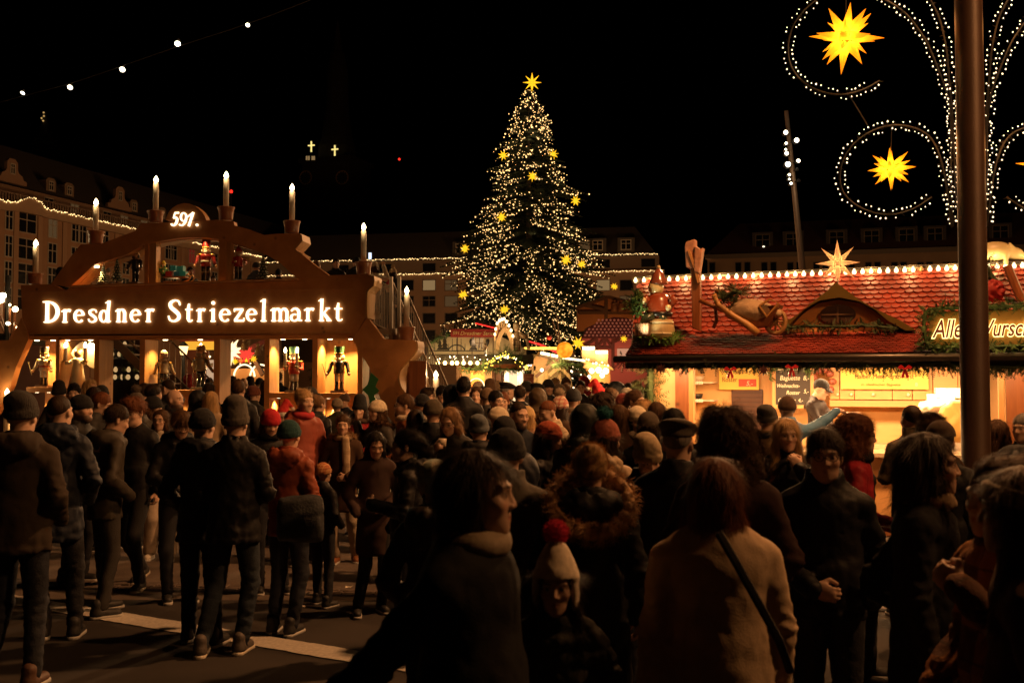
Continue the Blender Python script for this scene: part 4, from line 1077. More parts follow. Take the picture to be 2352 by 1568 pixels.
for z in (4.5, 7, 10, 13, 16):
 for a in (-2.2, -1.57, -.9):
  rr_ = tree_r(z) * 1.12; l = lamp('tree_glow', (tx + rr_ * math.cos(a), TY + rr_ * math.sin(a), z), 14, (1, .68, .36), .3)
stars = [(1222, 190, 20, 'crowning yellow star on the tip of the great fir'), (1156, 357, 12, 'small yellow star high on the fir, at its shoulder edge opposite the mast'), (1271, 355, 12, 'small yellow star high on the fir, on the side of the leaning mast'), (1223, 405, 12, 'small yellow star in the middle of the fir, just under the two highest'),
        (1322, 461, 12, 'small yellow star on the fir edge above the balcony light rows'), (1152, 499, 12, 'dim yellow star half sunk in twigs midway up the fir'), (1068, 571, 11, 'yellow star at the outermost twig level with the upper row of string lights'), (1300, 597, 13, 'larger yellow star of the pair low on the fir'),
        (1336, 607, 11, 'smaller yellow star beside the larger one low on the fir'), (1064, 677, 12, 'yellow star on the lowest outer twig beside the square windows'), (1159, 711, 12, 'yellow star just above the small glowing candle arch'), (1347, 717, 12, 'yellow star on the low fir twig before the orange gable'),
        (1411, 658, 9, 'yellow star hanging clear of the fir beside the roof figure on the barrel')]
for i, (u, v, r, lab) in enumerate(stars):
 z = pz(v); dx = (u - 1215) * q; rr_ = tree_r(z) * 1.05; y = -math.sqrt(max(.04, rr_ ** 2 - min(dx ** 2, rr_ ** 2))) - .25
 if u == 1222: y = 0
 Y = TY + y; p = P(u, v, Y)
 root = thing('tree_star', lab, 'star lantern', p, 0, 'stars on the fir')
 star_mesh(r * px(Y) * 1.12, i, rot=Matrix.Rotation(R(17 * i), 3, 'Y') @ Matrix.Rotation(R(20), 3, 'X')).build('spikes', M_STARY, root)
# ------------------------------------------------------------------ stroke lettering (calligraphic strokes with real thickness)
def ribbon(mb, pts, y0, y1):
 """pts: (x, z, width); flat ribbon with thickness y0..y1, built as one closed prism"""
 n = len(pts); L = []; Rr = []
 for i in range(n):
  a = pts[max(i - 1, 0)]; b = pts[min(i + 1, n - 1)]; dx, dz = b[0] - a[0], b[1] - a[1]; l = math.hypot(dx, dz) or 1
  nx, nz_ = -dz / l, dx / l; h = pts[i][2] / 2
  L.append((pts[i][0] + nx * h, pts[i][1] + nz_ * h)); Rr.append((pts[i][0] - nx * h, pts[i][1] - nz_ * h))
 m = len(mb.v)
 vs = [(x, y0, z) for x, z in L] + [(x, y0, z) for x, z in Rr] + [(x, y1, z) for x, z in L] + [(x, y1, z) for x, z in Rr]
 fs = []
 for i in range(n - 1):
  fs += [(i, n + i, n + i + 1, i + 1), (2 * n + i, 2 * n + i + 1, 3 * n + i + 1, 3 * n + i), (i, i + 1, 2 * n + i + 1, 2 * n + i), (n + i, 3 * n + i, 3 * n + i + 1, n + i + 1)]
 fs += [(0, 2 * n, 3 * n, n), (n - 1, 2 * n - 1, 4 * n - 1, 3 * n - 1)]
 mb.add(vs, fs)
def arc(cx, cz, rx, rz, a0, a1, wt, wn, n=18, rot=0):
 out = []
 for i in range(n + 1):
  a = R(a0 + (a1 - a0) * i / n); k = abs(math.cos(a - R(rot))) ** 1.6
  out.append((cx + rx * math.cos(a), cz + rz * math.sin(a), wn + (wt - wn) * k))
 return out
def spl(ps, n=8):
 out = []
 for i in range(len(ps) - 1):
  p0, p1, p2, p3 = ps[max(i - 1, 0)], ps[i], ps[i + 1], ps[min(i + 2, len(ps) - 1)]
  for k in range(n):
   t = k / n
   out.append(tuple(.5 * (2 * b + (c - a) * t + (2 * a - 5 * b + 4 * c - d) * t * t + (3 * b - a - 3 * c + d) * t ** 3) for a, b, c, d in zip(p0, p1, p2, p3)))
 return out + [ps[-1]]
def stem(x, y0, y1, w=7.5, flag=True, foot=True, lean=0):
 s = [[(x, y0, w * 1.05), (x, (y0 + y1) / 2, w * .95), (x + lean, y1, w)]]
 if foot: s.append([(x - w * .74, y0 + 1.6, 2.6), (x, y0 + 2.2, 4.6), (x + w * .74, y0 + 1.6, 2.6)])
 if flag: s.append([(x - w * 1.05 + lean, y1 - 5.5, 2.2), (x + lean, y1 - 2.2, 5)])
 return s
def S_(w, h, t):
 return [spl([(w * .90, h * .74, t * .35), (w * .80, h * .91, t * .5), (w * .50, h * .955, t * .55), (w * .20, h * .84, t * .9), (w * .24, h * .66, t), (w * .52, h * .51, t * 1.1), (w * .80, h * .34, t), (w * .80, h * .16, t * .9), (w * .50, h * .045, t * .55), (w * .18, h * .10, t * .5), (w * .06, h * .28, t * .35)])]
GL = {
 'D': lambda: stem(10, 0, 50, 9, False) + [[(1, 48, 3), (14, 47.5, 5)], arc(12, 25, 20, 22.5, 88, -88, 9.5, 4.5)],
 'r': lambda: stem(6.5, 0, 31) + [spl([(7, 21, 3), (11, 27, 4), (15, 28.5, 6.5), (19, 27, 7.5)])],
 'e': lambda: [arc(10.5, 15.2, 8.2, 13.6, 8, 318, 7, 3.4), [(3, 16.8, 3), (19.5, 17.6, 3)]],
 's': lambda: S_(18, 31, 6),
 'd': lambda: [arc(9.5, 14.5, 7.2, 13, 0, 360, 7, 3.4)] + stem(18.5, 0, 50, 7, True, False, 2) + [[(18.5, 2, 5), (24, 3, 2)]],
 'n': lambda: stem(6, 0, 31, 7) + stem(20.5, 0, 24, 7, False) + [spl([(6.5, 23, 2.5), (11, 28.6, 3.5), (17, 28.8, 5.5), (20.5, 22, 7)])],
 'S': lambda: S_(27, 52, 8.5),
 't': lambda: [[(8, 6, 7.5), (8, 30, 7.5), (9.5, 42, 4)], [(1.5, 28.6, 3.6), (17, 28.8, 3.6)], spl([(8, 8, 7), (10, 2.5, 5), (14, 2.2, 3.5), (17.5, 5, 2)])],
 'i': lambda: stem(7, 0, 31) + [[(3.2, 43.5, 3), (5, 43.5, 8), (7, 43.5, 9.5), (9, 43.5, 8), (10.8, 43.5, 3)]],
 'z': lambda: [[(2.5, 28.5, 5), (19, 28.5, 5)], [(18, 28, 6), (4, 3, 6)], [(3, 2.6, 5), (20.5, 2.6, 5)], [(3.2, 29, 3.2), (3, 23, 2)], [(20, 2, 3.2), (21, 9, 2)]],
 'l': lambda: stem(7, 0, 52, 7.5, True, True, 1),
 'm': lambda: stem(6, 0, 31, 7) + stem(20.5, 0, 24, 7, False) + stem(35, 0, 24, 7, False) + [spl([(6.5, 22, 3), (11, 28, 4.5), (16.5, 28.5, 6.5), (20.5, 22, 7.5)]), spl([(21, 22, 3), (25.5, 28, 4.5), (31, 28.5, 6.5), (35, 22, 7.5)])],
 'a': lambda: [spl([(3.5, 24, 4), (8, 29, 4.5), (14, 28.5, 6), (17.5, 22, 7.5), (17.5, 10, 7.5), (18, 4, 6), (23.5, 2.2, 3)]), arc(9.5, 9, 6.2, 7.6, 60, 330, 6, 3.4)],
 'k': lambda: stem(7, 0, 52, 7.5, True, True, 1) + [[(9, 15, 3), (22, 30.5, 4)], [(17, 30, 3), (26, 30, 3)], [(12, 19, 7), (25, 2, 8)], [(19, 1.6, 3), (29.5, 1.6, 3)]],
 '5': lambda: [[(9, 30.5, 4), (20, 30.5, 4.6)], [(9.5, 30, 3), (6, 18, 3)], spl([(6, 18, 3), (11, 20.5, 4), (15.5, 16, 6), (13, 7, 6), (7, 2, 4), (2, 3, 3.5), (1, 6, 4.5)])],
 '9': lambda: [arc(11, 21, 5.5, 9.5, 0, 360, 5, 2.8), spl([(16.6, 22, 5), (15.5, 12, 5.5), (10.5, 3.5, 4), (5, 2, 3), (2.5, 4.5, 4.5)])],
 '1': lambda: [[(6, 0, 6), (12.5, 32, 6)], [(3.5, 21, 2.5), (12.5, 31, 4)]],
 '.': lambda: [[(1, 3, 3), (2.6, 3, 6), (4, 3, 6.5), (5.4, 3, 6), (7, 3, 3)]],
}
def lettering(parent, fac, items, base, m, off, thick, scale=1.0, name='sign_letter', nat=None):
 """items: (char, u_left, u_right) in view pixels; base: baseline pixel row as function of u"""
 for ch, u0, u1 in items:
  st = GL[ch](); lo = min(p[0] - p[2] / 2 * 0 for s in st for p in s); hi = max(p[0] for s in st for p in s)
  x0, x1 = fac.x(u0, off), fac.x(u1, off); zb = fac.z(u0, base(u0), off)
  k = abs(fac.z(u0, base(u0) - 100, off) - zb) / 100 * scale; kx = (x1 - x0) / (hi - lo) if hi > lo + 8 else k
  mb = MB()
  for j, s in enumerate(st): ribbon(mb, [(x0 + (p[0] - lo) * kx, zb + p[1] * k, p[2] * k * .88) for p in s], off - thick - j * .0012, off - .001)
  mb.build(name, m, parent)
# ------------------------------------------------------------------ the walk-through candle arch
AF = Facade(100, 19.3, 790, 18.71)
def wood(name, c1, c2, knots=True, rough=.6, sc=(1, 1, 1)):
 if name in MC: return MC[name]
 m = mat(name, c1, rough); nt = m.node_tree; L = nt.links.new; b = nt.nodes['Principled BSDF']
 tc = nt.nodes.new('ShaderNodeTexCoord'); mp = nt.nodes.new('ShaderNodeMapping'); mp.inputs['Scale'].default_value = sc; L(tc.outputs['Object'], mp.inputs[0])
 w_ = nt.nodes.new('ShaderNodeTexNoise'); w_.inputs['Scale'].default_value = 3; w_.inputs['Detail'].default_value = 6; w_.inputs['Distortion'].default_value = .6; L(mp.outputs[0], w_.inputs[0])
 r = nt.nodes.new('ShaderNodeValToRGB'); r.color_ramp.elements[0].position = .35; r.color_ramp.elements[1].position = .68
 r.color_ramp.elements[0].color = (*c1, 1); r.color_ramp.elements[1].color = (*c2, 1); L(w_.outputs['Fac'], r.inputs[0]); out = r.outputs[0]
 if knots:
  v = nt.nodes.new('ShaderNodeTexVoronoi'); v.inputs['Scale'].default_value = 3.2; L(tc.outputs['Object'], v.inputs[0])
  q = nt.nodes.new('ShaderNodeMapRange'); q.inputs['From Min'].default_value = .03; q.inputs['From Max'].default_value = .13; L(v.outputs['Distance'], q.inputs[0])
  mx = nt.nodes.new('ShaderNodeMix'); mx.data_type = 'RGBA'; L(q.outputs[0], mx.inputs['Factor']); mx.inputs['A'].default_value = (*[c * .45 for c in c1], 1); L(out, mx.inputs['B']); out = mx.outputs['Result']
 L(out, b.inputs['Base Color'])
 return m
M_ARCH = wood('arch_board', (.46, .185, .055), (.60, .26, .085))
M_POST = wood('spruce_post', (.42, .20, .065), (.55, .29, .105), True, .55, (6, 6, .5))
M_NICHE = wood('niche_board', (.40, .17, .05), (.50, .24, .08), True, .55, (4, 4, .6))
root = thing('candle_arch', 'huge wooden walk-through candle arch with a lit name board and tall electric candles', 'arch'); AF.place(root)
# name board
mb = MB(); B = [(48, 654.5), (118, 652.5), (150, 668), (160, 661), (400, 653), (687, 643.5), (757, 632), (842, 630), (856.5, 634), (857.5, 655), (842, 670), (840, 729), (810, 779), (800, 767), (66, 767), (51, 727)]
mb.prism([AF.sz(u, v, 0) for u, v in B], 0, .14); mb.build('name_board', M_ARCH, root)
mb = MB(); mb.prism([AF.sz(u, v, .02) for u, v in ((158, 660.5), (400, 652.5), (687, 643), (687, 640.5), (400, 649), (158, 657))], -.10, .42); mb.build('shelf', M_ARCH, root)
for v_, w_ in ((668, .010), (766, .02)):
 MB().box(AF.x(66), AF.x(806), -.014, -.001, AF.z(400, v_), AF.z(400, v_) + w_).build('board_trim', M_POST, root)
# arch band above the board
outer = [(118, 652.4), (160, 594), (186, 561.5), (232, 560.5), (270, 546), (310, 531), (326, 512.5), (371, 512), (500, 505), (537, 509), (539, 518), (572, 527), (607, 540), (635, 537), (652, 536.5), (690, 536.5), (691, 543), (693, 553), (685, 562), (676, 571), (682, 578), (695, 585), (725, 610), (756, 632)]
inner = [(687, 643), (669, 627), (645, 605), (617, 587), (590, 575), (562, 566), (527, 557), (500, 550), (475, 546.5), (437, 545), (400, 548.5), (362, 555), (327, 563), (295, 583), (255, 596), (218, 607), (185, 638), (160, 660)]
mb = MB(); mb.prism([AF.sz(u, v, 0) for u, v in outer + inner], -.012, .15); mb.build('arch_band', M_ARCH, root)
hump = [(382, 506), (385, 497), (390, 486), (399, 477), (410, 470.5), (424, 467), (436, 468), (448, 473), (458, 480), (466, 488), (472, 497), (475, 506)]
mb = MB(); mb.prism([AF.sz(u, v, 0) for u, v in hump], -.03, .17); mb.build('number_plate', M_ARCH, root)
mb = MB(); ribbon(mb, [(*AF.sz(u, v, .02), .03) for u, v in inner], .151, .50); mb.build('band_soffit', M_POST, root)
# legs and their scrolled feet
legR = [(842, 731), (848, 733), (882, 779), (953, 781), (957, 790), (955.5, 804), (940, 826), (920, 846), (914, 867), (920, 890), (932, 906), (940, 950), (960, 1070), (925, 1070), (909, 979), (884, 944), (850, 847), (824, 802), (810, 779.5), (812, 777)]
mb = MB(); mb.prism([AF.sz(u, v, 0) for u, v in legR], -.016, .16); mb.build('leg', M_ARCH, root)
legL = [(66, 768), (66, 780), (37.5, 844), (25, 886), (-4, 944), (-30, 979), (-45, 1070), (-85, 1070), (-65, 950), (-58, 906), (-48, 870), (-60, 840), (-82, 804), (-84, 784), (25, 781), (50, 729)]
mb = MB(); mb.prism([AF.sz(u, v, 0) for u, v in legL], -.016, .16); mb.build('leg', M_ARCH, root)
# pale bent edging strips on the scrolls: the visible side of the pedestals
def edging(pts, d0=.14, d1=.75, nm='edging'):
 mb = MB(); P3 = [AF.sz(u, v, 0) for u, v in pts]; w_ = .035
 ribbon(mb, [(x, z, .04) for x, z in P3], d0 - .16, d1); mb.build(nm, M_POST, root)
edging([(857, 634), (858.5, 645), (857, 655), (848, 663), (842.5, 671), (841, 700), (841.5, 730)], .14, .62)
edging(spl([(956, 783, 0), (958.5, 795, 0), (955, 808, 0), (938, 829, 0), (921, 848, 0), (915.5, 868, 0), (921, 890, 0), (934, 908, 0)], 4) and [(p[0], p[1]) for p in spl([(956, 783), (958.5, 795), (955, 808), (938, 829), (921, 848), (915.5, 868), (921, 890), (934, 908)], 4)], .14, .62)
edging([(691, 538), (693.5, 553), (685, 563), (677, 572), (683, 579), (695, 586)], .14, .50)
# soffit, deck, rear floor beam
zt = AF.z(450, 767); xs0, xs1 = AF.x(-60), AF.x(842)
MB().box(AF.x(64), xs1, .16, 2.4, zt - .02, zt + .12).build('deck', wood('deck_wood', (.20, .09, .035), (.27, .13, .05), False), root)
MB().box(AF.x(64), AF.x(822), .03, .20, AF.z(450, 778.5), zt - .021).build('header_beam', M_ARCH, root)
# posts: dark face and lit flank
zs = lambda u: AF.z(u, 1075)
for (u0, u1) in ((129, 136.5), (217.5, 227.5), (322, 332.5), (492, 505), (608.5, 619), (718.5, 729), (822, 832)):
 x0, x1 = AF.x(u0), AF.x(u1); MB().box(x0, x1, .021, .55, 0, AF.z(450, 778.6)).build('post', M_POST, root, bevel=.008)
 MB().box(x0 - .004, x1 + .004, -.02, .02, 0, AF.z(450, 778.8)).build('post_cover', M_ARCH, root)
# sills, plinth boards, niche backs
def bay(u0, u1, vs_, back=True, below=True):
 x0, x1 = AF.x(u0), AF.x(u1); z = AF.z(u0, vs_)
 MB().box(x0, x1, -.045, .62, z - .10, z).build('sill', M_ARCH, root, bevel=.006)
 if back:
  MB().box(x0, x1, .60, .64, 0, z - .101).build('lower_panel', M_NICHE, root)
  if back == 2: MB().box(x0 - .02, x1 + .02, .62, .66, z + .001, AF.z(450, 778.6)).build('niche_panel', M_NICHE, root)
 return z
SIL = {}
SIL[1] = bay(64, 129, 889, 2); SIL[2] = bay(136.5, 217.5, 891, 1); SIL[4] = bay(332.5, 492, 895.5, 1); SIL[6] = bay(619, 718.5, 901.5, 1); SIL[7] = bay(729, 822, 902.5, 2)
MB().box(AF.x(640), AF.x(719), .50, .53, AF.z(700, 779), AF.z(700, 901)).location if False else None
# downlights set in the soffit
def downlight(parent, fac, u, v, off, power, r=.045, spot=120, col=(1, .60, .20), aimoff=.0, zz=None):
 s, _, z = fac.hit(u, v, off); z = zz if zz is not None else z
 MB().lathe([(r * .9, -.004), (r, .0), (r, .03)], (s, off, z), 14).build('downlight', glow('downlight_glow', (1, .80, .45), 7), parent)
 wp = fac.world((s, off, z - .03)); lamp('soffit_lamp', wp, power, col, .03, 'SPOT', (wp.x, wp.y - aimoff, wp.z - 1), spot, .7)
zc = AF.z(450, 779.5)
for u in (85, 122): downlight(root, AF, u, 779, .30, 150, zz=zc)
for u in (155, 208): downlight(root, AF, u, 779, .25, 120, zz=zc)
for u in (380, 460): downlight(root, AF, u, 779, .30, 95, zz=zc)
for u in (650, 700): downlight(root, AF, u, 779, .22, 135, zz=zc)
for u in (758, 806): downlight(root, AF, u, 779, .30, 160, zz=zc)
for k in (1, 4, 6, 7):
 for u in {1: (85, 112), 4: (360, 410, 470), 6: (640, 690), 7: (755, 800)}[k]: downlight(root, AF, u, 918, .30, 80, .035, zz=SIL[k] - .105)
# downlights of the upper arch
for u, v in ((222, 614), (278, 581), (387.5, 546.5), (427, 545.5), (468, 544.5)):
 downlight(root, AF, u, v, .10, 26, .05)
for u0, u1 in ((328.5, 337.5), (500, 516)):
 x0, x1 = AF.x(u0), AF.x(u1); MB().box(x0, x1, -.005, .02, AF.z(u0, 655), AF.z(u0, 556 if u0 < 400 else 552)).build('post_cover', M_ARCH, root); MB().box(x0 + .01, AF.x(354 if u0 < 400 else 526), .021, .20, AF.z(u0, 655), AF.z(u0, 556 if u0 < 400 else 552)).build('post', M_POST, root)
# letters
M_LETTER = glow('letter_glow', (1, .80, .50), 2.6)
word = [('D', 97, 131), ('r', 140, 160), ('e', 170.5, 191), ('s', 202, 220), ('d', 229, 253), ('n', 264, 290), ('e', 300, 321), ('r', 332, 352), ('S', 386, 412), ('t', 425, 441), ('r', 450, 469.5), ('i', 481, 494), ('e', 505.5, 527.5), ('z', 537, 560), ('e', 567, 588), ('l', 597, 611), ('m', 620.5, 664), ('a', 668, 693), ('r', 698, 720), ('k', 731, 760.5), ('t', 767.5, 786)]
lettering(root, AF, word, lambda u: 741.5 - (u - 99) * .0055, M_LETTER, -.004, .028)
lettering(root, AF, [('5', 390, 407), ('9', 408, 424), ('1', 426, 440), ('.', 446, 450)], lambda u: 520, M_LETTER, -.032, .02, name='numeral')
# candles in their cups
def candle(parent, fac, u, vb, v0, v1, cup=None, r=6.2, off=.30, bulb=5.2, lit=0):
 """bulb centre row vb, shaft v0..v1 and cup rows in view pixels"""
 s = fac.x(u, off); Z = lambda v: fac.z(u, v, off); k = abs(Z(700) - Z(800)) / 100
 if cup:
  a, b, rt, rb = cup
  mb = MB(); mb.lathe([(rb * k, Z(b)), (rb * k * 1.04, Z(b - 2)), (rb * k * 1.1, Z((a + b) / 2)), (rt * k * .92, Z(a + 4)), (rt * k, Z(a + 2)), (rt * k, Z(a)), (rt * k * .86, Z(a)), (rb * k * .8, Z(a + 8))], (s, off, 0), 28)
  mb.build('candle_cup', mat('cup_wood', (.30, .10, .035), .35, var=.15, vs=6, coat=.4), parent, True)
 mb = MB(); mb.lathe([(r * k, Z(v1)), (r * k, Z(v0 + 1)), (r * k * .93, Z(v0)), (r * k * .9, Z(v0 - 1)), (r * k * .62, Z(v0 - 1.5))], (s, off, 0), 20)
 c = mb.build('candle', mat('candle_white', (.80, .68, .54), .5, var=.08, vs=3), parent, True)
 MB().lathe([(r * k * .72, Z(v0 - 1.6)), (r * k * .72, Z(v0 - 3.5)), (r * k * .6, Z(v0 - 4.5))], (s, off, 0), 14).build('bulb_socket', mat('porcelain', (.75, .7, .6), .4), c)
 q = bulb * k; zb = Z(vb)
 mb = MB(); mb.lathe([(q * .5, zb - q * 1.05), (q * .95, zb - q * .35), (q, zb + q * .1), (q * .72, zb + q * .9), (q * .3, zb + q * 1.6), (q * .05, zb + q * 2.0)], (s, off, 0), 14)
 mb.build('bulb', M_BULB, c, True)
 if lit: wp = fac.world((s, off, zb + .02)); lamp('candle_lamp', (wp.x, wp.y - q * 2.2, wp.z), lit, (1, .66, .3), .02)
for a in ((77, 560, 568, 629, (628, 653, 17, 14)), (214.5, 466, 474, 533, (531, 560.5, 20, 15)), (352.5, 414, 422, 486, (485, 511, 19, 15)), (515, 404, 412, 477, (476, 505.5, 20, 15)), (667.5, 432, 441, 508, (508, 536, 20, 15)), (833.5, 522, 532, 603, (602, 630.5, 20, 15)), (933.5, 668, 678.5, 752, (751, 781, 20, 15.5))):
 candle(root, AF, a[0], a[1], a[2], a[3], a[4], lit=4.5, off=.08)
candle(root, AF, 1001, 861, 869, 1080, None, 6.8, -.12, lit=5)
candle(root, AF, 17, 902, 910, 1080, None, 6.5, -.12, lit=5)
# ------------------------------------------------------------------ gallery stair with steel railing
root = thing('gallery_stair', 'galvanised steel stair with barred railing going down beside the candle arch', 'staircase'); AF.place(root)
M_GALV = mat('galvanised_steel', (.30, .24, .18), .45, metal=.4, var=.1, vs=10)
zd = zt + .12
def rail(parent, p0, p1, y, h0, h1, n, nm='railing'):
 """barred panel between two (x, z) foot points"""
 mb = MB(); (x0, z0), (x1, z1) = p0, p1
 for hz in (h0, h1): mb.tube([(x0, y, z0 + hz), (x1, y, z1 + hz)], .022, 6)
 for i in range(n + 1):
  t = i / n; x = x0 + (x1 - x0) * t; z = z0 + (z1 - z0) * t; mb.tube([(x, y, z + h0), (x, y, z + h1)], .008 if 0 < i < n else .022, 5)
 return mb.build(nm, M_GALV, parent)
xa, xb, xc = AF.x(856, .6), AF.x(905, .9), AF.x(1040, .9)
rail(root, (xa, AF.z(856, 742, .6)), (xb, AF.z(905, 763, .8)), .6, .0, AF.z(856, 640, .6) - AF.z(856, 742, .6), 11)
for x in (xa, xb, xb + .16): MB().box(x - .03, x + .03, .56, .64, zd - .5, zd + 1.0).build('rail_post', M_GALV, root)
for y in (.75, 1.9):
 rail(root, (xb, zd - .1), (xc, .15), y, .12, 1.0, 26)
 mb = MB(); mb.prism([(xb, zd), (xb, zd - .26), (xc - .1, 0), (xc + .15, 0), (xc + .15, .05)], y - .03, y + .03); mb.build('stringer', M_GALV, root)
for i in range(14):
 t = (i + .5) / 14; x = xb + (xc - xb) * t; z = zd * (1 - t); MB().box(x - .13, x + .13, .78, 1.87, z - .04, z).build('step', M_GALV, root)
MB().box(AF.x(842, .6), xb + .1, .58, 2.4, zd - .12, zd - .003).build('landing', M_GALV, root)
# the second stair, seen through the open bays
root = thing('rear_stair', 'dark steel stair running down behind the open bays of the candle arch', 'staircase'); AF.place(root)
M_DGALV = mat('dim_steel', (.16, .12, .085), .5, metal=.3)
x0, z0 = AF.sz(258, 779, 2.6); x1, z1 = AF.sz(330, 852, 2.6); k = (z1 - z0) / (x1 - x0); xe = x0 - z0 / k
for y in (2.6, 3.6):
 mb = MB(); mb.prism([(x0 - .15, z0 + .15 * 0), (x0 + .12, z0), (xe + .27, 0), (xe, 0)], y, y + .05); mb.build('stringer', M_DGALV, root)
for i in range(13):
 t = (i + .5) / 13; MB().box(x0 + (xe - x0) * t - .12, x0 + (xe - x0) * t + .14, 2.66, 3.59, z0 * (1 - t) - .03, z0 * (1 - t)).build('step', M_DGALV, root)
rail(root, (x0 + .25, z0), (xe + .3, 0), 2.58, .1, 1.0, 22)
# ------------------------------------------------------------------ carved wooden figures
GLOSS = dict(rough=.28, coat=.5)
def pm(c): return mat('paint_%02d_%02d_%02d' % tuple(int(x * 99) for x in c), c, .28, coat=.5, var=.06, vs=5)
WHT, BLK, FLESH, GOLD = (.62, .55, .45), (.012, .012, .012), (.55, .32, .18), (.55, .33, .07)
def nutcracker(lab, fac, u, v0, v1, off, coat, hat, trou=WHT, belt=None, yaw=0, weapon=True, arms='down', hair=WHT, hatk='tall', boots=BLK, group=None, basec=(.25, .2, .16)):
 s = fac.x(u, off); z0 = fac.z(u, v1, off); H = fac.z(u, v0, off) - z0
 root = thing('nutcracker_figure', lab, 'wooden figure', fac.world((s, off, z0)), fac.ang + R(yaw), group); k = H
 L = lambda pr, c, nm, m, par=root: MB().lathe([(r * k, z * k) for r, z in pr], (c[0] * k, c[1] * k, 0), 16).build(nm, m, par, True)
 MB().box(-.16 * k, .16 * k, -.13 * k, .13 * k, 0, .05 * k).build('base', pm(basec), root, bevel=.006)
 for sx in (-.055, .055):
  l = L([(.052, .05), (.055, .07), (.045, .10), (.045, .24)], (sx, 0), 'boot', pm(boots)); L([(.044, .24), (.048, .30), (.05, .42)], (sx, 0), 'leg', pm(trou))
 L([(.10, .40), (.118, .415), (.125, .43), (.112, .50), (.11, .52), (.125, .60), (.13, .655), (.10, .685), (.05, .69)], (0, 0), 'torso', pm(coat))
 if belt: L([(.116, .49), (.122, .495), (.122, .525), (.116, .53)], (0, 0), 'belt', pm(belt))
 for sx in (-1, 1):
  mb = MB(); e = (sx * .20 * k, -.03 * k, .50 * k); h_ = (sx * (.24 if arms == 'down' else .13) * k, -.10 * k if arms == 'down' else -.18 * k, .40 * k if arms == 'down' else .52 * k)
  mb.tube([(sx * .125 * k, 0, .645 * k), (sx * .17 * k, 0, .62 * k), e, h_], [.04 * k, .045 * k, .038 * k, .034 * k], 10); a = mb.build('arm', pm(coat), root, True)
  MB().ball(h_, .038 * k, 10, 6).build('hand', pm(FLESH), a, True)
  MB().lathe([(.055 * k, 0), (.06 * k, .012 * k), (.03 * k, .03 * k)], (sx * .14 * k, 0, .665 * k), 12).build('epaulette', pm(GOLD), root, True)
 hd = L([(.04, .69), (.085, .70), (.092, .74), (.092, .81), (.07, .83)], (0, 0), 'head', pm(FLESH))
 mb = MB(); mb.ball((0, -.085 * k, .725 * k), (.055 * k, .035 * k, .045 * k), 10, 6); mb.ball((-.085 * k, .01 * k, .76 * k), (.03 * k, .05 * k, .055 * k), 8, 6); mb.ball((.085 * k, .01 * k, .76 * k), (.03 * k, .05 * k, .055 * k), 8, 6); mb.ball((0, .07 * k, .75 * k), (.08 * k, .04 * k, .06 * k), 8, 6)
 mb.build('beard', pm(hair), hd, True)
 MB().ball((0, -.1 * k, .775 * k), (.014 * k, .02 * k, .016 * k), 8, 5).build('nose', pm((.5, .2, .1)), hd, True)
 mb = MB(); [mb.ball((sx * .035 * k, -.086 * k, .79 * k), .011 * k, 6, 4) for sx in (-1, 1)]; mb.build('eye', pm(BLK), hd, True)
 if hatk == 'tall': h = L([(.094, .82), (.10, .825), (.094, .835), (.105, .985), (.098, 1.0)], (0, 0), 'hat', pm(hat)); L([(.097, .83), (.103, .834), (.103, .85), (.097, .854)], (0, 0), 'hat_band', pm(GOLD), h)
 elif hatk == 'cone': L([(.10, .82), (.105, .835), (.07, .90), (.02, .985), (.003, 1.0)], (0, 0), 'hat', pm(hat))
 elif hatk == 'dome': L([(.10, .82), (.105, .84), (.10, .90), (.07, .965), (.03, .995), (.004, 1.0)], (0, 0), 'hat', pm(hat))
 if arms == 'candles':
  for sx in (-1, 1):
   mb = MB(); mb.lathe([(.05 * k, .54 * k), (.06 * k, .56 * k), (.03 * k, .575 * k)], (sx * .13 * k, -.2 * k, 0), 12); mb.build('candle_tray', pm((.12, .07, .03)), root)
   c = MB().lathe([(.035 * k, .575 * k), (.035 * k, .86 * k), (.03 * k, .865 * k)], (sx * .13 * k, -.2 * k, 0), 12).build('candle', pm(WHT), root, True)
   MB().lathe([(.02 * k, .866 * k), (.035 * k, .90 * k), (.028 * k, .94 * k), (.004 * k, .985 * k)], (sx * .13 * k, -.2 * k, 0), 10).build('bulb', M_BULB, c, True)
 elif weapon:
  MB().tube([(-.24 * k, -.13 * k, .30 * k), (-.30 * k, -.16 * k, .56 * k), (-.33 * k, -.16 * k, .62 * k)], .010 * k, 6).build('sabre', pm((.4, .33, .2)), root)
 return root
nutcracker('dark wooden nutcracker soldier in the end niche under the word Dresdner', AF, 101, 796, 889, .26, (.35, .30, .25), (.06, .045, .035), belt=(.3, .03, .02), trou=(.5, .45, .38))
nutcracker('nutcracker soldier with tall green hat and black jacket in the end niche', AF, 779, 795, 902, .26, (.016, .018, .022), (.02, .085, .03), belt=(.02, .02, .02), trou=(.60, .52, .42))
nutcracker('red coated nutcracker holding two lit candles, framed by the window behind it', AF, 675, 796, 901, .20, (.42, .035, .02), (.10, .22, .10), belt=(.5, .04, .02), arms='candles')
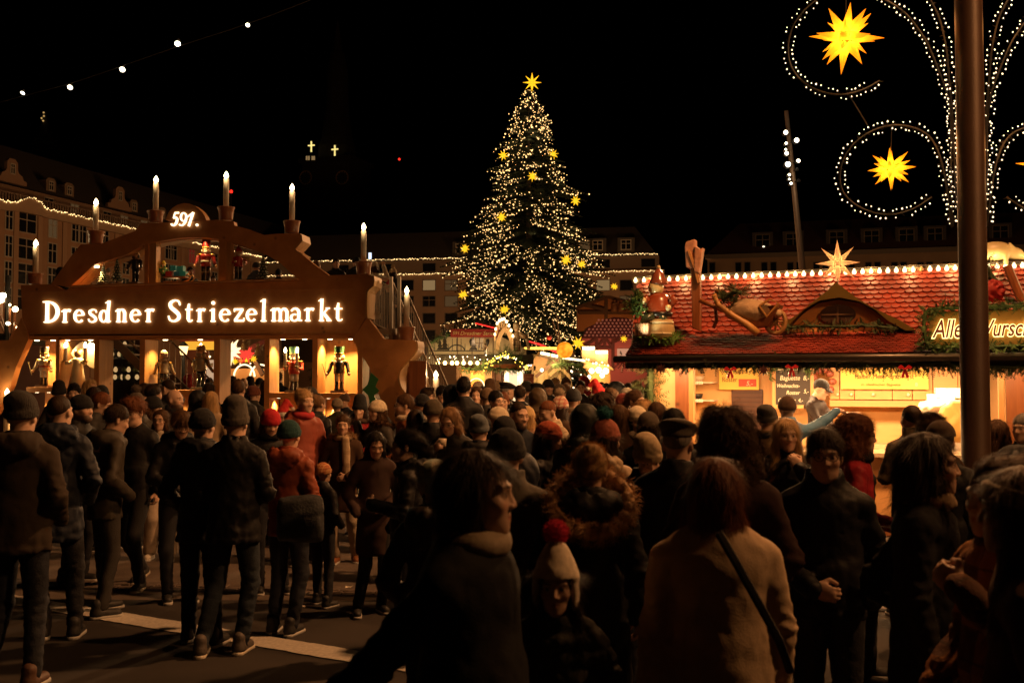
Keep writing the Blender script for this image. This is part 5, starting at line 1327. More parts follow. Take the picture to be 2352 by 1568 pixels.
# two smoking men seen from behind on the wide sill
for lab, u, v0, c, hk in (('round headed wooden figure seen from behind with a turquoise ball at its side', 376, 803, (.30, .22, .15), 'dome'), ('wooden figure with tall domed cap seen from behind, holding a tray', 461, 789, (.20, .17, .13), 'dome')):
 rt = nutcracker(lab, AF, u, v0, 894, .30, c, (.34, .22, .14) if u < 400 else (.24, .12, .05), trou=BLK, yaw=200 if u < 400 else 165, weapon=False, hair=c, hatk=hk)
 k = AF.z(u, v0, .3) - AF.z(u, 894, .3)
 if u < 400:
  MB().ball((.02 * k, -.25 * k, .47 * k), .075 * k, 14, 8).build('ball', pm((.02, .25, .26)), rt, True); MB().box(.20 * k, .30 * k, -.34 * k, -.30 * k, .38 * k, .54 * k).build('toy_house', pm((.3, .16, .06)), rt)
 else: MB().box(-.05 * k, .34 * k, -.36 * k, -.12 * k, .52 * k, .58 * k).build('tray', pm((.30, .25, .18)), rt)
# candle angel
u, off = 178, .20; s = AF.x(u, off); z0 = AF.z(u, 891, off); k = AF.z(u, 783, off) - z0
root = thing('angel_figure', 'cream wooden angel with two big wings holding a pair of lit candles', 'wooden figure', AF.world((s, off, z0)), AF.ang)
M_AN = pm((.60, .50, .36))
MB().lathe([(.17 * k, 0), (.19 * k, .02 * k), (.12 * k, .36 * k), (.10 * k, .52 * k), (.12 * k, .60 * k), (.05 * k, .66 * k)], n=20).build('dress', M_AN, root, True)
MB().ball((0, 0, .735 * k), .085 * k, 14, 9).build('head', pm(FLESH), root, True); MB().ball((0, .025 * k, .755 * k), (.095 * k, .085 * k, .085 * k), 12, 8).build('hair', pm((.4, .26, .09)), root, True)
for sx in (-1, 1):
 w_ = [(.03, .50), (.10, .44), (.26, .40), (.30, .55), (.27, .62), (.33, .74), (.28, .82), (.22, .90), (.14, .96), (.06, 1.0), (.035, .8)]
 MB().prism([(sx * x * k + (.12 * k), z * k) for x, z in w_], .10 * k, .13 * k).build('wing', pm((.70, .62, .46)), root, bevel=.006)
 e = (sx * .22 * k, -.10 * k, .52 * k)
 MB().tube([(sx * .09 * k, 0, .60 * k), (sx * .16 * k, -.04 * k, .53 * k), e], [.04 * k, .04 * k, .034 * k], 10).build('arm', M_AN, root, True)
 MB().lathe([(.05 * k, .555 * k), (.075 * k, .57 * k), (.04 * k, .585 * k)], (e[0], e[1], 0), 12).build('candle_tray', pm((.35, .2, .06)), root, True)
 c = MB().lathe([(.04 * k, .585 * k), (.04 * k, .85 * k), (.034 * k, .855 * k)], (e[0], e[1], 0), 12).build('candle', pm(WHT), root, True)
 MB().lathe([(.024 * k, .857 * k), (.042 * k, .89 * k), (.03 * k, .935 * k), (.004 * k, .98 * k)], (e[0], e[1], 0), 10).build('bulb', M_BULB, c, True)
# upper shelf: ring trees, sledge boy, big red man, piper, dark hunter
def ring_tree(lab, u, v0, v1, off):
 s = AF.x(u, off); z0 = AF.z(u, v1, off); k = AF.z(u, v0, off) - z0
 root = thing('ring_tree', lab, 'wooden tree', AF.world((s, off, z0)), 0, 'carved wooden trees on the arch shelf')
 MB().lathe([(.10 * k, 0), (.11 * k, .02 * k), (.04 * k, .05 * k), (.03 * k, .15 * k)], n=12).build('trunk', pm((.14, .07, .03)), root, True)
 mb = MB(); mt = MB(); n = 8
 for i in range(n):
  z = (.10 + .88 * i / n) * k; r = (.25 * (1 - i / n) ** .85 + .02) * k; h = .88 / n * k
  mb.lathe([(r * .8, z), (r, z + .006 * k), (r * .62, z + h * .6), (r * .3, z + h * 1.25)], n=12)
  for j in range(9):
   a = j * 2 * math.pi / 9 + i * .35; c, s_ = math.cos(a), math.sin(a); t = Vector((-s_, c, 0)) * r * .25
   p = Vector((c * r * 1.03, s_ * r * 1.03, z + .002 * k)); q_ = Vector((c * r * .68, s_ * r * .68, z + h * .62)); mt.add([p - t, p + t, q_ + t * .5, q_ - t * .5], [(0, 1, 2, 3)])
 o = mb.build('crown', pm((.02, .055, .03)), root, True); mt.build('snow_trim', pm((.50, .52, .42)), root)
ring_tree('carved ring tree with pale tips, the taller of the pair by the arch slope', 265, 594, 651, .12)
ring_tree('small shaded ring tree tucked in the narrow end of the arch opening', 234, 606, 652, .20)
ring_tree('carved ring tree with pale tips standing alone beyond the piper', 602, 586, 645, .12)
rt = nutcracker('big bearded wooden man in dark red coat on the arch shelf', AF, 470, 553, 651, .25, (.20, .012, .012), (.16, .010, .010), trou=BLK, belt=WHT, weapon=False, yaw=15)
rt = nutcracker('red jacketed wooden piper with pointed red cap on the arch shelf', AF, 545, 563, 646, .22, (.42, .03, .02), (.45, .03, .02), trou=(.06, .05, .045), weapon=False, hatk='cone', yaw=35, arms='hold')
k = AF.z(545, 563, .22) - AF.z(545, 646, .22); MB().tube([(.05 * k, -.14 * k, .66 * k), (.22 * k, -.30 * k, .60 * k), (.26 * k, -.32 * k, .64 * k)], [.02 * k, .045 * k, .03 * k], 8).build('pipe', pm((.55, .36, .14)), rt, True)
nutcracker('dark wooden huntsman with spread arms in the shaded arch corner', AF, 308, 570, 652, .25, (.03, .022, .018), (.02, .016, .014), trou=BLK, hair=(.10, .08, .06), yaw=-10, boots=BLK)
rt = nutcracker('green wooden child with a yellow cap pulling a toy sledge', AF, 372, 598, 652, .22, (.05, .14, .035), (.50, .36, .03), trou=(.04, .08, .03), weapon=False, hatk='dome', yaw=60, arms='hold', hair=(.08, .20, .05))
s = AF.x(404, .25); z0 = AF.z(404, 651, .25)
root = thing('toy_sledge', 'wooden sledge with curled runner loaded with blue and red parcels', 'toy', AF.world((s, .25, z0)), AF.ang)
for y in (-.1, .1):
 MB().tube([(-.22, y, .03), (.15, y, .02), (.27, y, .05), (.31, y, .12), (.27, y, .17), (.22, y, .14)], .016, 6).build('runner', pm((.28, .12, .03)), root, True)
MB().box(-.22, .22, -.13, .13, .10, .13).build('seat', pm((.24, .10, .03)), root)
for i, (x, z, c) in enumerate(((-.14, .13, (.30, .03, .03)), (.02, .13, (.02, .10, .22)), (.14, .13, (.02, .18, .24)), (-.06, .24, (.03, .20, .30)), (.09, .23, (.02, .16, .22)))):
 MB().box(x - .06, x + .06, -.08, .06, z, z + .10).build('parcel', pm(c), root, bevel=.004)
# gnome below the niche
s, off = AF.x(767, .30), .30; z1 = AF.z(767, 940, .3)
root = thing('gnome_figure', 'glossy wooden gnome with tall pointed hat low in the lit recess', 'wooden figure', AF.world((s, off, .70)), AF.ang); h = z1 - .70
MB().lathe([(.12, 0), (.14, .02), (.13, h * .4), (.09, h * .52)], n=16).build('torso', pm((.34, .06, .03)), root, True)
hd = MB().ball((0, 0, h * .60), (.095, .095, h * .115), 14, 8).build('head', pm((.55, .30, .12)), root, True); MB().ball((0, -.05, h * .50), (.08, .06, h * .12), 12, 8).build('beard', pm(WHT), hd, True); MB().ball((0, -.10, h * .60), .018, 8, 5).build('nose', pm((.6, .3, .14)), hd, True)
MB().lathe([(.13, h * .66), (.135, h * .68), (.09, h * .75), (.045, h * .86), (.028, h * .97), (.005, h)], n=16).build('hat', pm((.62, .42, .20)), root, True)
MB().box(s - .5, s + .4, .16, .50, .60, .70).build('plinth', M_NICHE, bpy.data.objects['candle_arch'])
# ------------------------------------------------------------------ sausage stall
SF = Facade(1460, 12.2, 2340, 10.6)
fx = lambda u, off=0: SF.x(u, off)
fz = lambda u, v, off=0: SF.z(u, v, off)
EZ = fz(1900, 812, 0); ROFF = 1.95; RZ = fz(1900, 628, ROFF)
XL, XR = fx(1462, ROFF), fx(2620, 0)
KZ = fz(1900, 767, .55)          # where the lower skirt meets the main roof
stall = thing('sausage_stall', 'brightly lit sausage stall under a red scalloped tile roof edged with round bulbs', 'market stall'); SF.place(stall)
M_TILE = mat('red_clay_tile', (.25, .036, .017), .62, var=.45, vs=2.5, bump=.25, bs=20)
M_TILE2 = mat('red_small_tile', (.21, .027, .014), .6, var=.45, vs=3, bump=.25, bs=20)
M_DWOOD = wood('dark_stall_wood', (.20, .065, .020), (.30, .10, .032), True, .45, (5, 5, .5))
M_LWOOD = wood('light_stall_wood', (.45, .21, .07), (.56, .28, .10), False, .5, (5, 5, .5))
M_CREAM = mat('cream_panel', (.66, .46, .22), .6, var=.08, vs=4)
M_CAB = mat('cabinet_front', (.60, .30, .11), .45, var=.08, vs=5)
def tiled(parent, x0, x1, y0, z0, y1, z1, w, rowh, m, rounded, name, xt=None):
 """overlapping tiles laid in courses on a slope from (y0, z0) up to (y1, z1)"""
 mb = MB(); L = math.hypot(y1 - y0, z1 - z0); sy, sz_ = (y1 - y0) / L, (z1 - z0) / L; ny, nz_ = -sz_, sy
 n = int(L / rowh) + 1; g = random.Random(9)
 for r in range(n):
  s0 = r * rowh; s1 = min(L, s0 + rowh * 1.5)
  xl = x0 if xt is None else x0 + (xt - x0) * s0 / L
  x = x0 - 2 * w - (w / 2 if r % 2 else 0)
  while x < x1:
   a, b = max(x, xl), min(x + w, x1)
   if b - a > .02:
    lift = (.034 if rounded else .018) + g.uniform(-.003, .004); tx_ = g.uniform(-.003, .003)
    def pt(xx, s, h): return (xx, y0 + sy * s + ny * h, z0 + sz_ * s + nz_ * h)
    if rounded:
     m_ = (a + b) / 2; h = (b - a) / 2 * .97; k = 6; low = []
     for i in range(k + 1):
      t = math.pi * i / k; low.append((m_ - h * math.cos(t), s0 - .052 * math.sin(t) ** .8 + .02))
    else:
     low = [(a + .004, s0), (b - .004, s0)]
    top = [pt(xx, ss, lift + tx_) for xx, ss in low] + [pt(b - .003, s1, .004), pt(a + .003, s1, .004)]
    bot = [pt(xx, ss, lift - (.026 if rounded else .014)) for xx, ss in low]
    n_ = len(low); vs_ = top + bot
    fs = [tuple(range(n_ + 2))] + [(i, n_ + 2 + i, n_ + 3 + i, i + 1) for i in range(n_ - 1)]
    mb.add(vs_, fs)
   x += w
 o = mb.build(name, m, parent)
 MB().add([(x0, y0 + .01, z0 - .012), (x1, y0 + .01, z0 - .012), (x1, y1, z1 - .012), (x0 if xt is None else xt, y1, z1 - .012)], [(0, 1, 2, 3)]).build('roof_deck', mat('roof_underside', (.05, .02, .012), .9), parent)
 return o
XE = fx(1436, 0)
tiled(stall, XE, XR, 0, EZ, .55, KZ, .075, .055, M_TILE2, False, 'lower_roof')
XB = fx(1453, .6)
tiled(stall, XB, XR, .60, KZ - .01, ROFF, RZ, .102, .122, M_TILE, True, 'roof', XL)
# rear slope, ridge board, gutter, fascia
MB().add([(XL, ROFF + .01, RZ), (XR, ROFF + .01, RZ), (XR, 4.6, EZ), (XL, 4.6, EZ)], [(0, 1, 2, 3)]).build('rear_roof', M_TILE2, stall)
MB().box(XL - .05, XR, ROFF - .04, ROFF + .05, RZ - .03, RZ + .06).build('ridge_board', mat('ridge_metal', (.22, .15, .08), .4, metal=.4), stall)
MB().add([(XB, .6, KZ - .02), (XL, ROFF, RZ - .02), (XL, 4.6, EZ), (XL, 4.5, EZ - .2), (XB, .5, EZ)], [(0, 1, 2, 3, 4)]).build('gable', M_DWOOD, stall)
MB().tube([(XE - .12, -.07, EZ - .05), (XR, -.07, EZ - .05)], .045, 10).build('gutter', mat('gutter_dark', (.045, .035, .028), .35, metal=.5), stall, True)
MB().box(XE, XR, .0, .05, EZ - .16, EZ - .02).build('fascia', mat('fascia_black', (.022, .014, .010), .6), stall)
MB().add([(XE, .05, EZ - .10), (XR, .05, EZ - .10), (XR, 1.05, EZ - .02), (XE, 1.05, EZ - .02)], [(3, 2, 1, 0)]).build('soffit', mat('soffit_boards', (.30, .14, .05), .6), stall)
# body
CO = 1.05; BO = 3.4; ZF = .15; ZC = 1.02; ZT = EZ - .02
xw0 = fx(1505, CO)
MB().box(xw0, XR, CO + .02, CO + .10, ZF, ZC - .05).build('counter_front', M_CAB, stall)
MB().box(xw0 - .03, XR, CO - .18, CO + .55, ZC - .045, ZC).build('counter', mat('counter_top', (.42, .30, .18), .3), stall)
MB().box(xw0, XR, CO, 4.5, .02, ZF).build('floor', M_DWOOD, stall)
MB().box(xw0, XR, BO, BO + .06, ZF, ZT + .3).build('wall', mat('wall_panel', (.64, .38, .15), .55, var=.06, vs=3), stall)
MB().box(xw0, XR, CO + .02, BO - .01, ZT + .05, ZT + .09).build('ceiling', mat('ceiling_panel', (.60, .50, .36), .7), stall)
for u0, u1, m, d in ((1503, 1516, M_LWOOD, .10), (1583, 1594, M_LWOOD, .08)):
 MB().box(fx(u0, CO), fx(u1, CO), CO - .05, CO + d, .02, ZT + .04).build('post', m, stall, bevel=.006)
MB().box(fx(1516, CO), fx(1552, CO), CO, CO + .04, .02, ZT + .03).build('wall_panel', M_CREAM, stall)
sh = MB(); sh.prism([(fx(1552, CO), .5), (fx(1583, CO), .5), (fx(1583, CO), ZT), (fx(1552, CO), ZT)], CO - .03, CO + .05); sh.build('shutter', M_DWOOD, stall)
MB().box(xw0, xw0 + .05, CO + .1, BO, ZF, ZT + .04).build('side_wall', M_CREAM, stall)
# cabinets along the back with knobs
zA, zB = fz(1960, 917, BO - .35), fz(1960, 840, BO - .35)
cx = [1995, 2041, 2066, 2110, 2154, 2178, 2240, 2300, 2380]
cx = [1905, 1928, 1962, 2049, 2095, 2142, 2200, 2260]
for a, b in zip(cx, cx[1:]):
 o = MB().box(fx(a, BO - .35) + .004, fx(b, BO - .35) - .004, BO - .35, BO - .005, zA, ZT + .03).build('cabinet_door', M_CAB, stall, bevel=.004)
 kx = fx(a + (b - a) * (.8 if b - a < 60 else .5), BO - .35); MB().ball((kx, BO - .375, zA + .07), .022, 10, 6).build('knob', mat('knob_white', (.75, .65, .45), .35), o, True)
MB().box(fx(1905, BO - .4), fx(2260, BO - .4), BO - .40, BO - .005, zA - .10, zA - .012).build('cabinet_rail', mat('cabinet_rail', (.50, .25, .09), .5), stall)
MB().box(fx(1905, BO - .6), fx(2260, BO - .6), BO - .62, BO - .01, .85, 1.0).build('worktop', mat('worktop', (.5, .36, .2), .4), stall)
# dark roller hatch and open side door
MB().box(fx(1680, BO - .02), fx(1752, BO - .02), BO - .03, BO - .004, .4, fz(1700, 895, BO)).build('hatch', mat('hatch_dark', (.055, .02, .012), .5), stall)
mb = MB(); z = .45
while z < fz(1700, 897, BO): mb.box(fx(1681, BO - .03), fx(1751, BO - .03), BO - .045, BO - .031, z, z + .045); z += .07
mb.build('hatch_slat', mat('hatch_slat', (.075, .028, .016), .45), stall)
# shelf with bowls, left of the hatch
for v in (877, 918):
 MB().box(fx(1592, BO - .3), fx(1640, BO - .3), BO - .36, BO - .005, fz(1600, v, BO - .3) - .02, fz(1600, v, BO - .3)).build('shelf', mat('shelf_white', (.66, .56, .42), .5), stall)
 mb = MB(); x = fx(1592, BO - .3)
 while x < fx(1618, BO - .3): mb.ball((x, BO - .37, fz(1600, v, BO - .3) - .012), (.022, .012, .03), 6, 4); x += .036
 mb.build('lace_edging', mat('lace', (.8, .74, .62), .8), stall)
for u, v, c, lab in ((1600, 914, (.02, .016, .014), 'black bowl on the lace edged shelf of the sausage stall'), (1603, 873, (.6, .5, .35), 'pale bowl on the upper lace edged shelf of the sausage stall')):
 p = SF.world((fx(u, BO - .2), BO - .2, fz(u, v + 4, BO - .3))); o = MB().lathe([(.05, 0), (.09, .05), (.10, .09), (.09, .09), (.05, .02)], n=18).build('bowl', mat('bowl_%d' % int(c[0] * 99), c, .3), None, True); o.location = p; tag(o, lab, 'bowl')
# spot lamps in the soffit, bulbs along the ridge
M_SPOT = glow('stall_spot', (1, .80, .48), 9)
for i, (u, on) in enumerate(((1478, .5), (1527, 1), (1600, 1), (1740, 1), (1822, 1.6), (1900, 1.2), (1985, 1), (2148, 1.4), (2320, 1))):
 x = fx(u, .35); mb = MB(); mb.lathe([(.055, -.012), (.07, .0), (.065, .05)], (x, .35, EZ - .095), 16); mb.build('soffit_spot', M_SPOT if on else M_DWOOD, stall, True)
 wp = SF.world((x, .35, EZ - .13)); lamp('soffit_spot_lamp', wp, 40 * on, (1, .52, .20), .05)
M_RB = glow('ridge_bulb', (1, .70, .32), 5)
lamps_x = [fx(u, ROFF) for u in np.linspace(1464, 2352, 47)]
key = None
for i, x in enumerate(lamps_x):
 if key is None:
  o = MB().lathe([(.005, -.031), (.019, -.022), (.027, -.003), (.024, .016), (.012, .028), (.011, .045)], n=14).build('ridge_bulb', M_RB, stall, True); key = o.data
 else: o = bpy.data.objects.new('ridge_bulb', key); COL.objects.link(o); o.parent = stall
 if i == 34: o.data = key.copy(); o.data.materials.clear(); o.data.materials.append(mat('dead_bulb', (.3, .2, .1), .2))
 o.location = (x, ROFF - .075, RZ - .005)
mb = MB(); mb.tube([(XL, ROFF - .05, RZ + .045), (XR, ROFF - .05, RZ + .045)], .012, 6); mb.build('bulb_rail', mat('black_metal'), stall)
for i in range(12):
 x = XL + (XR - XL) * (i + .5) / 12; wp = SF.world((x, ROFF - .17, RZ + .03)); lamp('ridge_glow', wp, 6.0, (1, .62, .24), .06)
# light inside
for u, pw in ((1640, 52), (1800, 54), (1950, 66), (2120, 66), (2290, 54)):
 wp = SF.world((fx(u, 1.9), 1.9, ZT - .02)); l = lamp('interior_tube', wp, pw, (1, .56, .25), .7, 'AREA', (wp.x, wp.y, 0), sy=.35); l.rotation_euler = (0, 0, SF.ang)
 MB().box(fx(u, 1.9) - .36, fx(u, 1.9) + .36, 1.72, 2.08, ZT - .005, ZT + .045).build('ceiling_lamp', glow('tube_glow', (1, .75, .4), 3), stall)
# ---- fir greenery helper: sprays of needles around a line
M_FIRG = mat('fir_garland', (.045, .085, .020), .8, var=.45, vs=5)
def greenery(pts, name, lab, n_per_m, L, m=None, droop=0.0, rad=.06, seed=1, cat='garland', parent=None, up=0.0):
 g = random.Random(seed); mb = MB(); pts = [Vector(p) for p in pts]
 mb.tube(pts, rad * .35, 5)
 for a, b in zip(pts, pts[1:]):
  for i in range(int((b - a).length * n_per_m)):
   p = a.lerp(b, g.random()); d = Vector((g.gauss(0, .75), g.gauss(0, .6), g.gauss(up, .6) - droop)).normalized(); p = p + d * rad * g.random()
   e = p + d * L * g.uniform(.5, 1.2); s_ = d.orthogonal().normalized(); s_.rotate(Matrix.Rotation(g.uniform(0, 6.28), 3, d))
   for k in range(6):
    t = k / 6; q_ = p.lerp(e, t); w_ = L * .22 * (1 - t * .55)
    for sg in (-1, 1):
     h = q_ + (s_ * sg * w_ + d * w_ * .9); mb.add([q_ - d * .004, h, q_ + d * .010], [(0, 1, 2)])
 o = mb.build(name, m or M_FIRG, parent)
 if lab: tag(o, lab, cat)
 return o
# hanging garland along the eave, with bows
gp = []
us = [1425, 1475, 1500, 1560, 1592, 1620, 1680, 1750, 1800, 1850, 1893, 1915, 1960, 2010, 2060, 2110, 2160, 2215, 2280, 2330, 2352, 2420]
vs2 = [826, 834, 838, 836, 843, 832, 836, 838, 833, 834, 838, 832, 838, 846, 840, 842, 838, 845, 848, 850, 846, 842]
gp = [SF.world((fx(u, .02), .0, fz(u, v - 6, .0))) for u, v in zip(us, vs2)]
greenery(gp, 'fir_garland', 'dark fringe of fir twigs hanging along the whole eave of the sausage stall', 200, .13, mat('fir_garland_dark', (.030, .048, .014), .85, var=.4, vs=6), .75, .06, 4)
def bow(lab, w_, r):
 root = thing('ribbon_bow', lab, 'bow', w_); m = mat('red_ribbon', (.45, .012, .018), .4)
 for sg in (-1, 1):
  mb = MB(); ribbon(mb, [(0, 0, r * .3), (sg * r * .8, r * .55, r * .7), (sg * r * 1.2, r * .2, r * .6), (sg * r * .7, -.15 * r, r * .4), (0, 0, r * .3)][:3], -.02, .0); mb.build('loop', m, root)
  mb = MB(); ribbon(mb, [(0, 0, r * .25), (sg * r * .35, -r * .9, r * .45), (sg * r * .5, -r * 1.6, r * .5)], -.015, .004); mb.build('tail', m, root)
 MB().ball((0, -.02, 0), (r * .25, .03, r * .25), 10, 6).build('knot', m, root, True)
for u, v, lab in ((1677, 851, 'red ribbon bow on the eave garland above the sausage price sign'), (1818, 846, 'red ribbon bow on the eave garland above the chalk board'), (2078, 848, 'red ribbon bow on the eave garland before the long yellow sign')):
 bow(lab, SF.world((fx(u, -.1), -.1, fz(u, v, -.1))), .055)
def flat_star(lab, w_, r, m):
 mb = MB(); pts = []
 for i in range(16): a = i * math.pi / 8; q_ = r if i % 2 == 0 else r * .45; pts.append((q_ * math.sin(a), q_ * math.cos(a)))
 mb.prism(pts, -.012, .012); o = mb.build('star_ornament', m); o.location = w_; o.rotation_euler = (0, 0, SF.ang); tag(o, lab, 'ornament')
for u, v, lab in ((1518, 846, 'dark flat star hanging from the eave garland over the cream panel'), (1754, 850, 'dark flat star hanging from the garland beside the roller hatch')): flat_star(lab, SF.world((fx(u, -.08), -.08, fz(u, v, -.08))), .07, mat('dark_red_star', (.06, .012, .010), .6))
# ---- signs
def board(name, lab, u0, v0, u1, v1, off, m, depth=.02, fr=None):
 x0, z1 = SF.sz(u0, v0, off); x1, z0 = SF.sz(u1, v1, off)
 root = thing(name, lab, 'sign', SF.world((x0, off, z0)), SF.ang)
 MB().box(0, x1 - x0, 0, depth, 0, z1 - z0).build('panel', m, root, bevel=.004)
 if fr:
  mb = MB(); W, H = x1 - x0, z1 - z0; f = fr[1]
  mb.box(-f, W + f, -.012, depth + .01, -f, 0); mb.box(-f, W + f, -.012, depth + .01, H, H + f); mb.box(-f, 0, -.012, depth + .01, 0, H); mb.box(W, W + f, -.012, depth + .01, 0, H); mb.build('frame', fr[0], root)
 return root, x1 - x0, z1 - z0
M_YEL = mat('yellow_sign', (.80, .55, .10), .55); M_INK = mat('sign_ink', (.10, .04, .01), .7); M_INK2 = mat('sign_ink_pale', (.62, .40, .09), .7); M_CHALK = mat('chalk', (.75, .66, .5), .9)
b, W, H = board('menu_sign', 'yellow price sign with a red price patch above the dark roller hatch', 1651, 838, 1743, 895, BO - .10, M_YEL)
text_obj('lettering', 'Weihnachts-', H * .27, M_INK, b, (W * .08, -.006, H * .66), .004, sx=.8); text_obj('lettering', 'Roster', H * .28, M_INK, b, (W * .08, -.006, H * .32), .004, sx=.8)
MB().box(W * .50, W * .94, -.010, -.001, H * .13, H * .43).build('price_patch', mat('price_red', (.42, .06, .035), .6), b); text_obj('price', '5,-', H * .26, M_CHALK, b, (W * .68, -.014, H * .17), .004, shear=.25)
b, W, H = board('menu_sign', 'long yellow sign lettered in brown across the stall cabinets', 1931, 846, 2133, 894, BO - .42, M_YEL)
text_obj('lettering', 'Halber Meter Bratwurst', H * .34, M_INK, b, (W * .5, -.006, H * .50), .004, 'CENTER', sx=.80); text_obj('lettering', 'im ofenfrischen Baguette', H * .20, M_INK2 if 0 else M_INK, b, (W * .46, -.006, H * .16), .004, 'CENTER', sx=.9); text_obj('price', '8', H * .24, M_CHALK, b, (W * .85, -.006, H * .15), .004)
b, W, H = board('chalk_board', 'black chalk board in a wooden frame listing baguette and roster prices', 1781, 830, 1862, 930, BO - .50, mat('slate_board', (.035, .028, .024), .8), .02, (M_LWOOD, .05))
for t_, x, z, s_ in (('Backfleisch', .06, .80, .13), ('Baguette  8,-', .12, .57, .15), ('Weihnachts-', .02, .40, .12), ('Roster', .30, .24, .13), ('5,-', .80, .27, .13), ('Glühwein  4,-', .06, .07, .12)):
 text_obj('chalk_lettering', t_, s_ * H, M_CHALK, b, (x * W, -.005, z * H), .003, shear=.22, sx=.85)
greenery([SF.world((fx(u, BO - .56), BO - .56, fz(u, v, BO - .56))) for u, v in ((1768, 872), (1772, 850), (1790, 838), (1820, 834), (1850, 838), (1862, 858))], 'fir_garland', 'fir garland draped over the top of the chalk board', 120, .10, None, .2, .03, 9)
# big name sign on the roof edge
b, W, H = board('name_sign', 'golden halo lit name sign in a fir garland, half behind the bronze post', 2133, 716, 2480, 795, -.02, wood('gold_board', (.32, .16, .03), (.40, .21, .045), False), .05)
M_WUR = mat('sign_letter_red', (.13, .012, .010), .5); M_HALO = glow('halo_strip', (1, .72, .24), 3.2)
def script(txt, x, z, size):
 o = text_obj('sign_letter', txt, size, M_WUR, b, (x, -.050, z), .022, shear=.28, off=size * .012, sx=.66)
 h = text_obj('letter_halo', txt, size, M_HALO, b, (x, -.022, z), .010, shear=.28, off=size * .045, sx=.66)
bx = fx(2133, -.02); script('Alles', fx(2141, -.07) - bx, H * .28, H * .70); script('Wurscht', fx(2236, -.07) - bx, H * .30, H * .64)
for i in range(6):
 wp = b.matrix_basis @ Vector((W * (.12 + .14 * i), -.16, H * .5)); lamp('sign_glow', wp, .7, (1, .65, .2), .12)
c = [(2128, 720), (2135, 711), (2180, 708), (2240, 706), (2310, 704), (2380, 702)]
greenery([SF.world((fx(u, -.04), -.05, fz(u, v, -.04))) for u, v in [(2131, 800), (2126, 770), (2124, 740)] + c], 'fir_garland', 'green fir garland over the upper edge of the golden name sign', 240, .10, None, 0, .06, 12)
greenery([SF.world((fx(u, -.04), -.05, fz(u, v, -.04))) for u, v in [(2128, 800), (2180, 797), (2240, 799), (2310, 795), (2380, 793)]], 'fir_garland', 'green fir garland under the lower edge of the golden name sign', 240, .10, None, 0, .05, 13)
# ---- dormer in the roof with its lit star
root = thing('roof_dormer', 'low curved dormer with a round window and brassy hood on the sausage stall roof', 'dormer'); SF.place(root); o_ = .62
C = lambda u, v: SF.sz(u, v, o_)
top = [(1795, 745), (1830, 728), (1870, 695), (1905, 668), (1922, 650), (1940, 664), (1975, 690), (2020, 715), (2070, 738), (2105, 760)]
inn = [(2080, 760), (2040, 738), (2010, 712), (1975, 694), (1930, 685), (1885, 692), (1850, 712), (1825, 738), (1808, 758)]
arch_ = [(1822, 745), (1850, 716), (1880, 697), (1925, 688), (1975, 696), (2010, 716), (2050, 745)]
mb = MB(); mb.prism([C(u, v) for u, v in arch_ + [(2060, 762), (1812, 762)]], o_ - .02, o_ + .35); mb.build('front', mat('dormer_ochre', (.58, .25, .07), .6, var=.1, vs=5), root)
mb = MB(); mb.prism([C(u, v) for u, v in top + inn], o_ - .16, o_ + .75); mb.build('hood', mat('brass_sheet', (.30, .20, .055), .32, metal=.7), root)
s, z = C(1925, 723); k = .0050
mb = MB(); mb.lathe([(.30, 0), (.33, .01), (.33, .05)], n=28); o = mb.build('round_window', mat('window_brown', (.05, .02, .012), .5), root); o.rotation_euler = (R(90), 0, 0); o.location = (s, o_ - .021, z); o.scale = (.62, .36, 1)
mb = MB(); mb.box(s - .009, s + .009, o_ - .085, o_ - .072, z - .10, z + .10); mb.box(s - .18, s - .009, o_ - .085, o_ - .073, z - .009, z + .009); mb.box(s + .009, s + .18, o_ - .085, o_ - .073, z - .009, z + .009); mb.build('glazing_bar', mat('window_bar', (.10, .05, .025), .5), root)
greenery([SF.world((C(u, v)[0], o_ - .2, C(u, v)[1])) for u, v in ((1808, 756), (1860, 750), (1920, 752), (1990, 750), (2060, 756))], 'fir_garland', 'dark fir garland lying along the foot of the roof dormer', 160, .10, mat('fir_garland_dark'), 0, .05, 15)
paper_star('cream paper star with long points on the peak of the roof dormer', SF.world((SF.x(1927, .7), .7, SF.z(1927, 604, .7))), 54 * px(11.6), M_PAPERC, 2.2, 8, SF.world((SF.x(1927, .62), .62, SF.z(1927, 655, .62))), Matrix.Rotation(R(-20), 3, 'Z') @ Matrix.Rotation(R(8), 3, 'X'), lampcol=(1, .62, .26))
# ---- roof figures
ro = .35
def on_roof(u, v, off): return SF.world((fx(u, off), off, fz(u, v, off)))
# barrel with a garland ring and the seated red figure
p = on_roof(1512, 779, .28); k = px(12.0)
root = thing('wooden_barrel', 'pale wooden half barrel standing on the tiles under the red roof figure', 'barrel', p)
mb = MB(); mb.lathe([(37 * k, 0), (40 * k, 12 * k), (39 * k, 24 * k), (35 * k, 46 * k), (33 * k, 46 * k), (33 * k, 40 * k)], n=24); mb.build('staves', wood('barrel_wood', (.34, .25, .11), (.44, .33, .15), False, .6, (8, 8, .6)), root, True)
for z in (10, 36): MB().lathe([(40.5 * k if z == 10 else 38 * k, z * k), (40.8 * k if z == 10 else 37.6 * k, (z + 5) * k)], n=24).build('hoop', mat('pale_hoop', (.55, .48, .30), .4), root, True)
ring = [p + Vector((46 * k * math.cos(a), 46 * k * math.sin(a) * .7, 3 * k)) for a in [i * math.pi / 8 for i in range(17)]]
greenery(ring, 'fir_garland', 'bright green fir ring around the foot of the roof barrel', 260, .09, mat('fir_bright', (.09, .20, .03), .75, var=.3, vs=6), 0, .05, 17)
q0 = p + Vector((0, 0, 46 * k))
